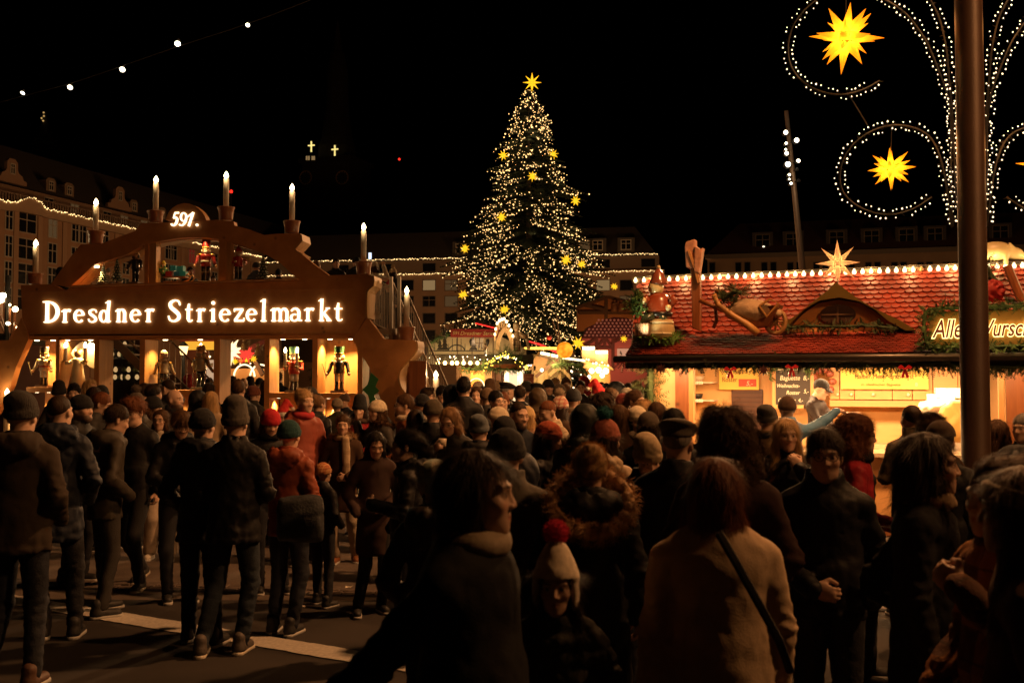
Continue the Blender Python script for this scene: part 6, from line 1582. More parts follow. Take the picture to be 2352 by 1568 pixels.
root = thing('roof_figure', 'glossy red wooden figure with domed brown cap seated on the roof barrel', 'wooden figure', q0); RED = (.26, .050, .018)
MB().lathe([(20 * k, 0), (30 * k, 6 * k), (34 * k, 26 * k), (30 * k, 48 * k), (20 * k, 60 * k), (10 * k, 64 * k)], n=20).build('torso', pm(RED), root, True)
MB().lathe([(31 * k, 6 * k), (35 * k, 9 * k), (35.5 * k, 16 * k), (34 * k, 17 * k)], n=20).build('belt', pm(BLK), root, True)
hd = MB().ball((-5 * k, -2 * k, 76 * k), (19 * k, 18 * k, 20 * k), 16, 10).build('head', pm((.62, .50, .24)), root, True)
MB().ball((-17 * k, -10 * k, 76 * k), 5 * k, 10, 6).build('nose', pm((.62, .46, .2)), hd, True)
MB().lathe([(22 * k, 84 * k), (22 * k, 88 * k), (18 * k, 96 * k), (13 * k, 110 * k), (5 * k, 120 * k), (2 * k, 122 * k)], (1 * k, 0, 0), 18).build('cap', pm((.22, .06, .03)), hd, True); MB().ball((2 * k, 0, 125 * k), 5 * k, 10, 6).build('bobble', pm((.55, .42, .2)), hd, True)
for pts, hp in (([(26, 54), (36, 44), (24, 30)], (20, 27)), ([(-26, 52), (-34, 46), (-36, 40)], (-38, 44))):
 a = MB().tube([(x * k, -22 * k, z * k) for x, z in pts], [9 * k, 9 * k, 7 * k], 10).build('arm', pm(RED), root, True); MB().ball((hp[0] * k, -27 * k, hp[1] * k), 8 * k, 10, 6).build('hand', pm((.62, .52, .28)), a, True)
for sx, pts in ((-1, [(-14, 8), (-36, 2), (-42, -16), (-58, -20)]), (1, [(10, 8), (4, -2), (-2, -24), (-14, -28)])):
 MB().tube([(x * k, -26 * k, z * k) for x, z in pts], [10 * k, 9 * k, 8 * k, 7 * k], 10).build('leg', pm((.035, .05, .025)), root, True)
greenery([q0 + Vector((x * k, -24 * k, z * k)) for x, z in ((-50, 60), (-62, 48), (-66, 30), (-56, 14), (-44, 18), (-42, 40), (-50, 60))], 'fir_wreath', 'green fir wreath held out by the seated roof figure', 420, .08, mat('fir_bright2', (.06, .14, .03), .75, var=.3, vs=6), 0, .05, 18, 'wreath')
MB().box(-.03, .03, 0, .02, 0, .02)
# spotlight lamp at the roof corner
root = thing('roof_floodlight', 'small ribbed floodlight at the corner of the tiled roof under the wreath', 'lamp', on_roof(1478, 776, -.02), SF.ang); mb = MB(); mb.box(-.10, .08, -.05, .05, .02, .18); mb.build('housing', mat('lamp_housing', (.16, .09, .05), .4, metal=.4), root, bevel=.01)
mb = MB(); [mb.box(-.09 + i * .04, -.075 + i * .04, -.065, -.051, .03, .17) for i in range(4)]; mb.build('cooling_rib', mat('lamp_housing', (.16, .09, .05), .4), root); MB().box(-.02, .01, -.01, .01, -.08, .02).build('bracket', mat('black_metal'), root)
wp = on_roof(1478, 760, -.15); lamp('roof_flood', wp, 14, (1, .85, .5), .06, 'SPOT', q0 + Vector((0, .1, .25)), 75, .6)
# signpost shaped like a big split log with a sausage block on top
root = thing('roof_post', 'leaning split wooden post carrying two rough pink blocks above the roof', 'post', on_roof(1603, 757, .45), SF.ang); k = px(11.9)
mb = MB(); mb.prism([(x * k, z * k) for x, z in ((-11, 4), (8, -4), (9, 130), (2, 150), (-10, 165), (-14, 150), (-12, 60))], -.05, .05); mb.build('beam', M_DWOOD, root, bevel=.01)
mb = MB(); mb.prism([(x * k, z * k) for x, z in ((10, 112), (0, 155), (-14, 190), (-20, 190), (-6, 150), (4, 110))], -.09, -.051); mb.build('brace', M_LWOOD, root)
M_BLOCKP = mat('pink_block', (.46, .23, .14), .6, var=.25, vs=12, bump=.5, bs=14)
mb = MB(); mb.prism([(x * k, z * k) for x, z in ((-24, 148), (-8, 146), (-2, 160), (-3, 216), (-10, 214), (-24, 210), (-27, 200))], -.07, .09); mb.build('block', M_BLOCKP, root, bevel=.012)
mb = MB(); mb.prism([(x * k, z * k) for x, z in ((-4, 138), (8, 132), (13, 165), (16, 186), (18, 194), (12, 190), (4, 196), (-2, 200))], -.10, .04); mb.build('block', M_BLOCKP, root, bevel=.012)
# wheelbarrow loaded with sack and fir twigs
root = thing('wooden_wheelbarrow', 'tipped wooden wheelbarrow lying on the red roof tiles', 'wheelbarrow', on_roof(1720, 760, .30), SF.ang); k = px(11.8)
B2 = lambda u, v: ((u - 1720) * k, (760 - v) * k)
M_BAR = wood('barrow_wood', (.33, .15, .035), (.44, .22, .06), False, .5)
def beam(pts, r, y, nm, m): MB().tube([(B2(u, v)[0], y, B2(u, v)[1]) for u, v in pts], r, 8).build(nm, m, root, True)
beam([(1648, 676), (1658, 700), (1690, 725), (1725, 748), (1748, 768)], [.03, .035, .04, .045, .045], -.22, 'handle', M_BAR)
beam([(1640, 661), (1668, 672), (1700, 690), (1760, 742)], [.03, .035, .04, .04], .12, 'handle', M_DWOOD)
beam([(1610, 686), (1640, 700), (1665, 712)], .028, -.1, 'leg', M_DWOOD); beam([(1645, 700), (1648, 735), (1640, 752)], .022, -.05, 'leg', M_DWOOD)
x, z = B2(1783, 740); mb = MB(); mb.tube([(x + 22 * k * math.cos(a), -.05, z + 27 * k * math.sin(a)) for a in [i * math.pi / 12 for i in range(25)]], .026, 8, False)
for i in range(4): a = i * math.pi / 4; mb.tube([(x - 20 * k * math.cos(a), -.05, z - 25 * k * math.sin(a)), (x + 20 * k * math.cos(a), -.05, z + 25 * k * math.sin(a))], .014, 5)
mb.build('wheel', wood('wheel_wood', (.20, .10, .035), (.30, .16, .05), False), root)
mb = MB(); ribbon(mb, [(*B2(1752, 705), .02), (*B2(1775, 690), .02), (*B2(1795, 700), .02), (*B2(1768, 730), .02), (*B2(1752, 705), .02)], -.24, -.18); mb.build('tray_rim', M_BAR, root)
mb = MB(); mb.prism([B2(*q_) for q_ in ((1690, 735), (1752, 706), (1796, 702), (1770, 750), (1735, 752))], -.16, .18); mb.build('tray', M_DWOOD, root)
def blob(name, lab, cat, loc, f, lo, hi, h, m, rz=0):
 xs, ys, zs, X, Y, Z = grid(lo, hi, h); V, Q = snet(f(X, Y, Z), xs, ys, zs); o = np_mesh(name, V, Q, m); o.location = loc; o.rotation_euler = (0, 0, rz); tag(o, lab, cat); return o
blob('grain_sack', 'pale linen sack slumped in the wheelbarrow on the roof', 'sack', on_roof(1720, 718, .22), lambda X, Y, Z: smin(ell(X, Y, Z + .25 * X * X - .12 * X * 0, (0, 0, .02), (.27, .17, .15)), cap(X, Y, Z, (.20, 0, .05), (.34, -.03, -.02), .06, .05), .06) + .010 * wob(X, Y, Z, 24, 1) + .006 * wob(X, Y, Z, 55, 2), (-.36, -.25, -.25), (.46, .25, .3), .018, mat('linen', (.36, .25, .15), .9, var=.15, vs=9, bump=.4, bs=90), SF.ang)
greenery([on_roof(u, v, .15) for u, v in ((1660, 690), (1675, 678), (1690, 670), (1705, 672))], 'fir_bundle', 'dark bundle of fir twigs in the wheelbarrow on the roof', 420, .14, mat('fir_garland_dark'), 0, .09, 19, 'fir twigs')
# pig on the ridge behind the post and the fir bush with red flower
root = thing('pig_figure', 'pale carved pig on the roof ridge beyond the bronze post', 'figure', SF.world((fx(2290, ROFF), ROFF, RZ + .10)), SF.ang)
xs, ys, zs, X, Y, Z = grid((-.30, -.18, -.16), (.42, .18, .30), .02); d = smin(ell(X, Y, Z, (0, 0, .10), (.21, .12, .12)), ell(X, Y, Z, (.22, 0, .06), (.10, .075, .075)), .05); d = smin(d, cap(X, Y, Z, (.26, 0, .04), (.36, 0, .0), .05, .035), .03)
for lx in (-.12, .12): d = smin(d, cap(X, np.abs(Y), Z, (lx, .06, .06), (lx, .07, -.12), .035, .025), .02)
d = smin(d, cap(X, np.abs(Y), Z, (.20, .05, .12), (.16, .09, .19), .03, .012), .015); V, Q = snet(d, xs, ys, zs); np_mesh('body', V, Q, mat('pig_paint', (.5, .42, .22), .4), root)
greenery([SF.world((fx(u, 1.2), 1.2, fz(u, v, 1.2))) for u, v in ((2265, 610), (2285, 640), (2300, 660))], 'fir_bundle', 'dark fir bush leaning on the roof beyond the bronze post', 300, .16, mat('fir_garland_dark'), 0, .10, 21, 'fir twigs')
o = MB().tube([SF.world((fx(u, 1.0), 1.0, fz(u, v, 1.0))) for u, v in ((2318, 610), (2350, 690))], .05, 8).build('roof_beam', M_DWOOD); tag(o, 'thick slanting dark beam on the stall roof beyond the bronze post', 'beam')
blob('red_flower', 'dark red cloth flower under the fir bush on the stall roof', 'ornament', SF.world((fx(2285, .9), .9, fz(2285, 668, .9))), lambda X, Y, Z: ell(X, Y, Z, (0, 0, 0), (.13, .08, .13)) + .03 * wob(X, Y, Z, 45, 2), (-.2, -.15, -.2), (.2, .15, .2), .018, mat('flower_red', (.24, .012, .010), .7))
# ---- goods inside
p = lambda u, v, off: SF.world((fx(u, off), off, fz(u, v, off)))
o = MB().box(-.16, .16, -.12, .12, 0, .13).build('food_box', mat('white_card', (.72, .66, .54), .7), None, bevel=.006); o.location = p(2178, 914, 2.4); o.rotation_euler = (0, 0, SF.ang + .1); tag(o, 'topmost white cardboard box on the heap near the bronze post', 'box')
o = MB().box(-.17, .17, -.13, .13, 0, .12).build('food_box', mat('white_card'), None, bevel=.006); o.location = p(2163, 926, 2.4); o.rotation_euler = (0, 0, SF.ang - .15); tag(o, 'white cardboard box under the topmost one near the bronze post', 'box')
blob('paper_bundle', 'crumpled heap of white paper bags under the cardboard boxes', 'paper bags', p(2170, 932, 2.4), lambda X, Y, Z: ell(X, Y, Z, (0, 0, 0), (.34, .2, .10)) + .03 * wob(X, Y, Z, 30, 3), (-.42, -.28, -.18), (.42, .28, .2), .022, mat('white_paper', (.75, .68, .55), .8))
o = MB().box(-.36, .36, -.22, .22, -.85, 0).build('fridge', mat('steel_front', (.45, .38, .28), .35, metal=.3), None, bevel=.01); o.location = p(2170, 937, 2.45); o.rotation_euler = (0, 0, SF.ang); tag(o, 'steel fridge under the heap of paper bags inside the stall', 'fridge')
blob('flour_bag', 'bulging yellow bag on the stall counter close to the bronze post', 'bag', p(2196, 975, 1.5), lambda X, Y, Z: ell(X, Y, Z, (0, 0, .05), (.22, .15, .26)) + .02 * wob(X, Y, Z, 18, 3), (-.3, -.22, -.28), (.3, .22, .38), .022, mat('yellow_bag', (.68, .46, .14), .6))
root = thing('serving_tray', 'wooden serving rack with bread rolls on the counter beside the pointing customer', 'rack', p(1918, 962, CO - .02), SF.ang)
MB().box(-.02, .34, -.10, .22, 0, .02).build('shelf', M_LWOOD, root); MB().box(-.02, 0, -.10, .22, -.16, 0).build('side_panel', M_LWOOD, root); MB().box(.32, .34, -.10, .22, -.16, 0).build('side_panel', M_LWOOD, root)
g = random.Random(2)
for i in range(5): o = MB().ball((0, 0, 0), (.055, .045, .035), 12, 7).build('bread_roll', mat('crust', (.42, .20, .06), .6, var=.25, vs=14), None, True); o.location = p(1918, 962, CO - .02) + Vector((.04 + .06 * i, -.02 * (i % 2), .055)); tag(o, 'golden bread roll on the serving rack beside the pointing customer', 'bread roll', 'bread rolls on the serving rack')
# wreath of sausages on the wall, and the tall glass case by the far door
root = thing('sausage_wreath', 'round wreath of dried sausages on the cabinet beside the chalk board', 'wreath', p(1890, 876, BO - .45), SF.ang)
for i in range(9): a = i * 2 * math.pi / 9; MB().ball((.13 * math.cos(a), 0, .17 * math.sin(a)), (.055, .04, .05), 10, 6).build('sausage', mat('salami', (.22, .06, .035), .5, var=.5, vs=40), root, True)
MB().box(fx(2292, CO), fx(2306, CO), CO - .03, CO + .08, .02, ZT + .03).build('post', M_LWOOD, stall, bevel=.006); MB().box(fx(2310, CO), fx(2352, CO), CO - .02, CO + .05, .5, ZT).build('shutter', M_DWOOD, stall)
greenery([SF.world((fx(1494, .9), .9, z)) for z in (.1, .8, 1.6, 2.1)], 'fir_tree', 'slim fir standing against the corner post of the sausage stall', 150, .22, mat('fir_corner', (.05, .075, .02), .8, var=.4, vs=5), .1, .12, 22, 'fir tree')
# ------------------------------------------------------------------ stalls between arch and fir
def pl(Y):
 """a frontal plane at distance Y: pixel -> (x, z)"""
 return lambda u, v: (P(u, v, Y).x, P(u, v, Y).z)
def put(o, Y):
 o.location = (0, Y, 0); return o
M_WWALL = mat('white_boards', (.55, .45, .28), .7, var=.06, vs=3); M_BROWN = mat('brown_timber', (.10, .045, .02), .6)
M_WARMPANE = glow('warm_window_glow', (1, .42, .10), 1.1); M_WHITEPANE = glow('white_window_glow', (1, .66, .36), 1.5); M_NEON = glow('red_neon', (1, .03, .02), 2.2)
M_MIDB = glow('stall_bulb', (1, .66, .20), 9)
# 1: the stall with the banner
Y = 24.0; c = pl(Y)
root = put(thing('market_stall', 'white gabled market stall with red name banner and a row of round yellow bulbs', 'market stall'), Y)
bx = lambda mb, u0, v0, u1, v1, y0, y1: mb.box(c(u0, v0)[0], c(u1, v0)[0], y0, y1, c(u0, v1)[1], c(u0, v0)[1])
mb = MB(); mb.prism([c(*q_) for q_ in ((975, 812), (975, 782), (1033, 768), (1148, 768), (1210, 800), (1210, 812))], .9, 1.0); mb.build('wall', M_WWALL, root)
mb = MB(); mb.prism([c(*q_) for q_ in ((968, 815), (1225, 815), (1225, 836), (968, 836))], -.3, 1.2); mb.build('canopy', mat('canopy_dark', (.03, .022, .015), .7), root)
for u in (1045, 1080, 1130): bx(MB(), u, 770, u + 2, 812, .88, .90) .build('wall_batten', M_BROWN, root)
mb = bx(MB(), 1090, 773, 1108, 796, .86, .89); o = mb.build('window', glow('gable_window', (1, .55, .22), .5), root); mb = MB(); bx(mb, 1098, 773, 1099.5, 796, .84, .86); bx(mb, 1090, 784, 1098, 785.2, .84, .86); bx(mb, 1099.5, 784, 1108, 785.2, .84, .86); mb.build('glazing_bar', M_BROWN, o)
for u in (1079, 1118): x, z = c(u, 781); o = MB().lathe([(.01, -.12), (.05, .0), (.03, .06)], (x, .8, z), 8).build('wall_lamp', mat('black_metal'), root)
mb = bx(MB(), 1032, 753, 1147, 772, .55, .60); mb.build('banner', mat('banner_red', (.28, .018, .014), .6), root)
M_BTXT = mat('banner_letters', (.62, .48, .2), .6); text_obj('lettering', '591.', .115, M_BTXT, root, (c(1036, 768)[0], .54, c(1036, 768)[1] + .02), .006, shear=.2); text_obj('lettering', 'Dresdner Striezelmarkt', .135, M_BTXT, root, (c(1054, 768)[0], .54, c(1054, 768)[1] + .01), .006, shear=.25)
mb = MB(); mb.prism([c(*q_) for q_ in ((1085, 733), (1150, 751), (1150, 745), (1090, 728))], 1.4, 1.5); mb.build('roof_edge', mat('canopy_dark'), root)
MB().tube([(c(1087, 735)[0], 1.36, c(1087, 735)[1]), (c(1143, 749)[0], 1.36, c(1143, 749)[1])], .014, 6).build('neon_tube', M_NEON, root)
for u in (1010, 1070, 1120): lamp('gable_wash', (c(u, 803)[0], Y + .25, c(u, 806)[1]), 7, (1, .66, .30), .08)
lamp('banner_wash', (c(1090, 775)[0], Y - .3, c(1090, 785)[1]), 5, (1, .6, .3), .08)
# iron crest with little trees and an arch
mb = MB(); x0, z0 = c(988, 806); x1 = c(1115, 806)[0]; mb.tube([(x0, -.2, z0), (x1, -.2, z0)], .014, 5); mb.tube([(x0, -.2, z0 - .10), (x1, -.2, z0 - .10)], .02, 5)
cxx, cz = c(1050, 806); rr_ = c(1068, 806)[0] - cxx
mb.tube([(cxx + rr_ * math.cos(a), -.2, cz + rr_ * .75 * math.sin(a)) for a in [i * math.pi / 12 for i in range(13)]], .016, 5)
for u in (1000, 1032, 1040, 1050, 1060, 1069, 1100, 1106): x = c(u, 806)[0]; h = .30 if 1035 < u < 1065 else .17; mb.tube([(x, -.2, z0), (x, -.2, z0 + h)], [.012, .006], 5)
for u in (1012, 1023, 1088):
 x = c(u, 806)[0]; s_ = 1.25 if u != 1012 else 1
 for i in range(3): w_ = (.085 - .022 * i) * s_; zz = z0 + .02 + .075 * i * s_; mb.prism([(x - w_, zz), (x + w_, zz), (x, zz + .12 * s_)], -.21 - i * .004, -.19 - i * .004)
mb.build('crest', mat('wrought_iron', (.012, .011, .010), .5), root)
for i, u in enumerate((941, 957, 1009, 1025, 1041, 1052, 1067, 1082, 1098)):
 x, z = c(u, 834); r = .045 if i > 1 else .035; o = MB().ball((x, -.45, z), (r, r, r * 1.1), 12, 8).build('bulb', M_MIDB, root, True); MB().tube([(x, -.45, z + r), (x, -.45, z + r + .10)], .018, 6).build('socket', mat('black_metal'), o)
for u in (1000, 1050, 1098): x, z = c(u, 836); lamp('stall_bulb_lamp', (x, Y - .62, z - .08), 26, (1, .58, .2), .06)
bx(MB(), 1057, 848, 1130, 960, .4, .45).build('back_wall', M_WARMPANE if 0 else mat('orange_wall', (.55, .24, .07), .7), root)
for u0, u1, m in ((1059, 1079, M_WARMPANE), (1112, 1129, M_WARMPANE)): bx(MB(), u0, 852, u1, 905, .36, .39).build('window', m, root)
x, z = c(1093, 888); mb = MB(); mb.tube([(x + .19 * math.cos(a), .34, z + .20 * math.sin(a)) for a in [i * math.pi / 10 for i in range(11)]], .016, 6); mb.build('arch_lamp', glow('arch_white', (1, .75, .4), 2.5), root)
for u0, u1 in ((1130, 1136), (1139, 1150), (1048, 1057)): bx(MB(), u0, 840, u1, 1000, .1, .42).build('post', M_BROWN, root)
bx(MB(), 1158, 851, 1202, 960, .30, .34).build('white_window', M_WHITEPANE, root)
mb = MB(); [bx(mb, u, 850, u + 1.5, 960, .27, .30) for u in (1153, 1168, 1190, 1202)]; mb.build('window_frame', M_BROWN, root)
mb = MB(); g = random.Random(4); u = 1158
while u < 1200:
 if not 1170 < u < 1188: bx(mb, u, 851, u + 1.2, 905, .20 + g.uniform(0, .04), .26)
 u += 2.4
mb.build('curtain', mat('net_curtain', (.75, .62, .48), .8), root)
lamp('window_light', (c(1095, 870)[0], Y + .1, 2.0), 50, (1, .45, .14), .2); lamp('window_light', (c(1180, 870)[0], Y + .05, 2.0), 60, (1, .68, .4), .2)
board2 = thing('menu_sign', 'dull red menu board beside the white curtained stall window', 'sign', P(1204, 905, 23.6)); mb = MB().box(0, c(1226, 900)[0] - c(1204, 900)[0], 0, .04, 0, .48); mb.build('panel', mat('menu_red', (.36, .10, .08), .6), board2)
for i in range(7): MB().box(.03, .03 + .14 - .02 * (i % 3), -.006, -.001, .10 + .05 * i, .115 + .05 * i).build('text_line', mat('menu_line', (.6, .35, .28), .7), board2)
# low gable of greenery over the entrance
MB().prism([c(*q_) for q_ in ((1118, 850), (1163, 815), (1212, 850))], -.1, .3).build('entrance_gable', mat('gable_brown', (.26, .08, .025), .6), root)
W3 = lambda u, v, Y_: P(u, v, Y_)
greenery([W3(1105, 842, 23.7), W3(1130, 828, 23.7), W3(1160, 808, 23.7), W3(1190, 826, 23.7), W3(1215, 846, 23.7)], 'fir_garland', 'thick fir garland with yellow lights over the entrance of the white gabled stall', 150, .20, None, .1, .12, 31)
greenery([W3(985, 790, 24.6), W3(1005, 776, 24.6), W3(1030, 770, 24.6)], 'fir_garland', 'fir garland on the roof slope beside the red banner', 160, .14, None, 0, .08, 32)
greenery([W3(1060, 846, 23.9), W3(1095, 850, 23.9), W3(1130, 846, 23.9), W3(1200, 850, 23.9)], 'fir_garland', 'fir garland hanging over the lit window of the white gabled stall', 150, .14, None, .4, .07, 33)
root = thing('string_lights', 'yellow fairy lights caught in the fir garland over the stall entrance', 'string lights', W3(1160, 820, 23.5)); g = random.Random(8); L = []
for i in range(46): u = g.uniform(1108, 1212); v = 812 + abs(u - 1160) * .62 + g.uniform(-6, 10); L.append(W3(u, v, 23.45 + g.uniform(-.05, .05)) - root.location)
fairy(root, L, glow('fairy_yellow', (1, .62, .08), 2.4), .020, 100, seed=4)
root = thing('string_lights', 'thin line of tiny white lights on the dark canopy of the white gabled stall', 'string lights', W3(1050, 815, 23.4)); L = []
for i in range(34): u = g.uniform(985, 1200); L.append(W3(u, 820 + g.uniform(-5, 6), 23.5) - root.location)
fairy(root, L, M_FAIRY, .012, 100, seed=5)
# small lit candle arch on that roof
root = thing('small_candle_arch', 'small bright candle arch with nine candles on the stall roof', 'candle arch', W3(1160, 806, 23.8)); k = px(23.8); Q = lambda u, v: ((u - 1160) * k, (806 - v) * k)
for r0, r1, nm in ((0, 1, 'arch'),):
 o_ = [(1138, 806), (1140, 782), (1146, 765), (1154, 754), (1160, 750), (1166, 754), (1173, 765), (1178, 782), (1180, 806)]; i_ = [(1174, 806), (1171, 786), (1166, 770), (1160, 762), (1154, 770), (1149, 786), (1145, 806)]
 MB().prism([Q(*q_) for q_ in o_ + i_], -.05, .05).build('arch', mat('arch_cream', (.60, .42, .24), .6), root)
for u, v0, v1 in ((1137, 771, 783), (1139, 759, 772), (1142, 746, 765), (1147, 740, 757), (1152.5, 737, 754), (1158, 736, 751), (1163.5, 742, 755), (1169, 751, 764), (1174, 762, 776), (1178, 775, 790)):
 x, zt_ = Q(u, v0); zb_ = Q(u, v1)[1]; cdl = MB().lathe([(.020, zb_), (.020, zt_)], (x, -.08, 0), 8).build('candle', mat('candle_cream', (.7, .5, .3), .5), root); MB().ball((x, -.08, zt_ + .03), (.028, .028, .045), 8, 6).build('bulb', glow('small_candle_glow', (1, .70, .34), 6), cdl, True)
lamp('small_arch_lamp', W3(1160, 770, 23.4), 6, (1, .6, .25), .1)
# carved man on that roof
root = thing('roof_figure', 'tall pale carved man in checked trousers on the roof beside the small candle arch', 'wooden figure', W3(1187, 806, 23.9)); k = px(23.9)
MB().lathe([(9 * k, 0), (9 * k, 20 * k), (7 * k, 24 * k)], n=14).build('trousers', plaid('check_cloth', (.45, .33, .2), (.10, .06, .04), (.2, .1, .05), 16), root, True); MB().lathe([(8 * k, 24 * k), (9 * k, 34 * k), (7 * k, 42 * k), (4 * k, 44 * k)], n=14).build('torso', pm((.36, .24, .13)), root, True)
hd = MB().ball((0, 0, 50 * k), 7 * k, 12, 8).build('head', pm((.5, .32, .18)), root, True); MB().lathe([(8 * k, 52 * k), (9 * k, 62 * k), (6 * k, 66 * k)], n=14).build('hat', pm((.38, .28, .16)), hd, True); MB().tube([(7 * k, -2 * k, 40 * k), (16 * k, -6 * k, 32 * k), (24 * k, -6 * k, 36 * k)], .06, 8).build('arm', pm((.36, .24, .13)), root, True)
MB().tube([(26 * k, 0, 4 * k), (20 * k, 0, 36 * k), (30 * k, 0, 4 * k), (24 * k, 0, 34 * k)], .035, 6).build('trestle', pm((.45, .36, .24)), root)
nb = [('dark little huntsman figure standing in the garland beside the red banner', 1019, 742, 772, (.03, .02, .015), (.02, .015, .012)), ('small pale figure blowing a horn at the end of the iron crest', 1115, 788, 814, (.35, .22, .13), (.05, .03, .02))]
for lab, u, v0, v1, ct, ht in nb: nutcracker(lab, Facade(1000, 24.2, 1200, 24.2), u, v0, v1, 0, ct, ht, trou=BLK, weapon=False)
# 2: the hut with the tube light ring and the glowing ball
Y = 27.0; c = pl(Y)
root = put(thing('market_stall', 'pale timber hut with white tube lights and a slanted strut under the glowing ball', 'market stall'), Y)
bx(MB(), 1222, 812, 1300, 1010, .6, .7).build('wall', M_WWALL, root)
mb = MB(); mb.prism([c(*q_) for q_ in ((1212, 850), (1238, 806), (1262, 818), (1250, 850))], .3, .5); mb.build('gable', mat('hut_gable', (.50, .30, .15), .7), root)
mb = MB(); mb.prism([c(*q_) for q_ in ((1228, 862), (1232, 868), (1286, 826), (1282, 820))], -.1, .0); mb.build('strut', M_BROWN, root)
for u0, u1 in ((1226, 1231), (1253, 1259), (1284, 1290)): bx(MB(), u0, 840, u1, 1010, .3, .45).build('post', mat('pale_post', (.42, .28, .13), .6), root)
mb = MB(); mb.prism([c(*q_) for q_ in ((1237, 818), (1240, 808), (1320, 818), (1330, 830), (1290, 828))], -.2, .8); mb.build('roof', mat('hut_roof', (.05, .03, .02), .7), root)
for pts_, nm in (([(1241, 811), (1262, 815)], 0), ([(1265, 816), (1280, 819)], 0), ([(1291, 822), (1342, 829)], 1)):
 MB().tube([(c(u, v)[0], -.3, c(u, v)[1]) for u, v in pts_], .035 if nm == 0 else .025, 8).build('light_tube', glow('tube_white_warm', (1, .74, .34), 6), root)
mb = MB(); mb.tube([(c(1252, 800)[0] + .55 * math.cos(a), -.1 + .3 * math.sin(a), c(1252, 800)[1]) for a in [i * math.pi / 12 for i in range(25)]], .03, 6); mb.build('light_ring', glow('ring_amber', (1, .50, .06), 3.2), root)
MB().tube([(c(1212, 780)[0], .9, c(1212, 780)[1]), (c(1240, 788)[0], .8, c(1240, 788)[1]), (c(1282, 808)[0], .6, c(1282, 808)[1])], [.014, .03, .03], 6).build('neon_tube', M_NEON, root)
for u, v, r in ((1208, 842, .075), (1196, 855, .085), (1217, 838, .04), (1243, 850, .045)): x, z = c(u, v); MB().ball((x, -.6, z), r, 12, 8).build('globe_lamp', glow('globe_white', (1, .78, .46), 7), root, True)
lamp('hut_lamp', (c(1200, 850)[0], Y - 1.0, 2.1), 65, (1, .62, .28), .1); lamp('hut_lamp', (c(1270, 825)[0], Y - .5, 2.3), 55, (1, .62, .25), .2); lamp('hut_lamp', (c(1250, 850)[0], Y + .3, 2.0), 9, (1, .6, .2), .2)
for pts_ in ([(1290, 812), (1280, 770), (1270, 735)], [(1292, 812), (1284, 765), (1279, 720)]): MB().tube([(c(u, v)[0], .2, c(u, v)[1]) for u, v in pts_], .02, 5).build('thin_pole', M_BROWN, root)
greenery([W3(1270, 838, 26.6), W3(1300, 834, 26.6), W3(1335, 842, 26.6), W3(1350, 862, 26.6)], 'fir_garland', 'fir garland under the eave of the hut with the glowing ball', 150, .18, None, .3, .10, 34)
mb = MB(); xs_ = [(1262, 862), (1275, 850), (1290, 846), (1306, 862), (1312, 888)]; ribbon(mb, [(*c(*q_), .09) for q_ in xs_], .1, .16); o = mb.build('curved_brace', mat('pale_post', (.42, .28, .13), .6)); o.location = (0, Y, 0); tag(o, 'curved pale wooden brace under the garland of the hut', 'brace')
o = MB().ball((0, 0, 0), (19 * px(26.4),) * 3, 24, 14).build('glowing_ball', None or glow('orange_ball', (1, .30, .015), 1.35), None, True); o.location = W3(1297, 804, 26.4); tag(o, 'big glowing orange ball on the hut roof below the fir', 'ball lamp')
nt = MC['orange_ball'].node_tree; e = nt.nodes['Emission']; tc = nt.nodes.new('ShaderNodeTexCoord'); n_ = nt.nodes.new('ShaderNodeTexNoise'); n_.inputs['Scale'].default_value = 4; nt.links.new(tc.outputs['Object'], n_.inputs[0])
r_ = nt.nodes.new('ShaderNodeValToRGB'); r_.color_ramp.elements[0].position = .4; r_.color_ramp.elements[0].color = (.9, .20, .008, 1); r_.color_ramp.elements[1].position = .62; r_.color_ramp.elements[1].color = (1, .46, .03, 1); nt.links.new(n_.outputs['Fac'], r_.inputs[0]); nt.links.new(r_.outputs[0], e.inputs[0])
lamp('ball_lamp', W3(1297, 830, 25.9), 5, (1, .4, .06), .2)
o = MB().ball((0, 0, 0), (6 * px(27),) * 3, 14, 8).build('red_ball', mat('red_bauble', (.5, .03, .02), .3), None, True); o.location = W3(1262, 775, 27); tag(o, 'small red ball on the hut roof beside the red neon edge', 'ball')
for u, v, r, Yv, lab in ((1328, 788, 16, 27.5, 'yellow star hanging close beside the big glowing orange ball'), (1433, 778, 9, 31, 'small orange star hanging by the corner of the tiled stall roof')):
 rt = thing('star_lantern', lab, 'star lantern', W3(u, v, Yv)); star_mesh(r * px(Yv) * 1.1, u, rot=Matrix.Rotation(R(25), 3, 'Y') @ Matrix.Rotation(R(20), 3, 'X')).build('spikes', M_STARY, rt)
# 3: stall with bright roof rim, small lit fir, pink half-timbered house and the gable with musicians
Y = 33.0; c = pl(Y)
root = put(thing('market_stall', 'stall with a blazing white rim of bulbs before the pink half timbered house', 'market stall'), Y)
mb = MB(); mb.prism([c(*q_) for q_ in ((1330, 826), (1402, 842), (1408, 850), (1330, 846))], -.3, .8); mb.build('canopy', mat('canopy_cream', (.45, .28, .10), .7), root)
rope_light(root, [(c(1330, 824)[0], -.4, c(1330, 824)[1]), (c(1402, 841)[0], -.4, c(1402, 841)[1])], 'bulb_rim', .055, glow('rim_glow', (1, .68, .30), 5), .10)
bx(MB(), 1345, 848, 1405, 1000, .5, .6).build('back_wall', mat('stall_glowing_wood', (.6, .3, .1), .7), root)
for i, (u, v, r) in enumerate(((1356, 852, .09), (1372, 850, .10), (1388, 852, .10), (1380, 862, .08), (1350, 866, .07))): x, z = c(u, v); MB().ball((x, -.5, z), r, 10, 7).build('globe_lamp', glow('globe_white', (1, .78, .46), 7), root, True)
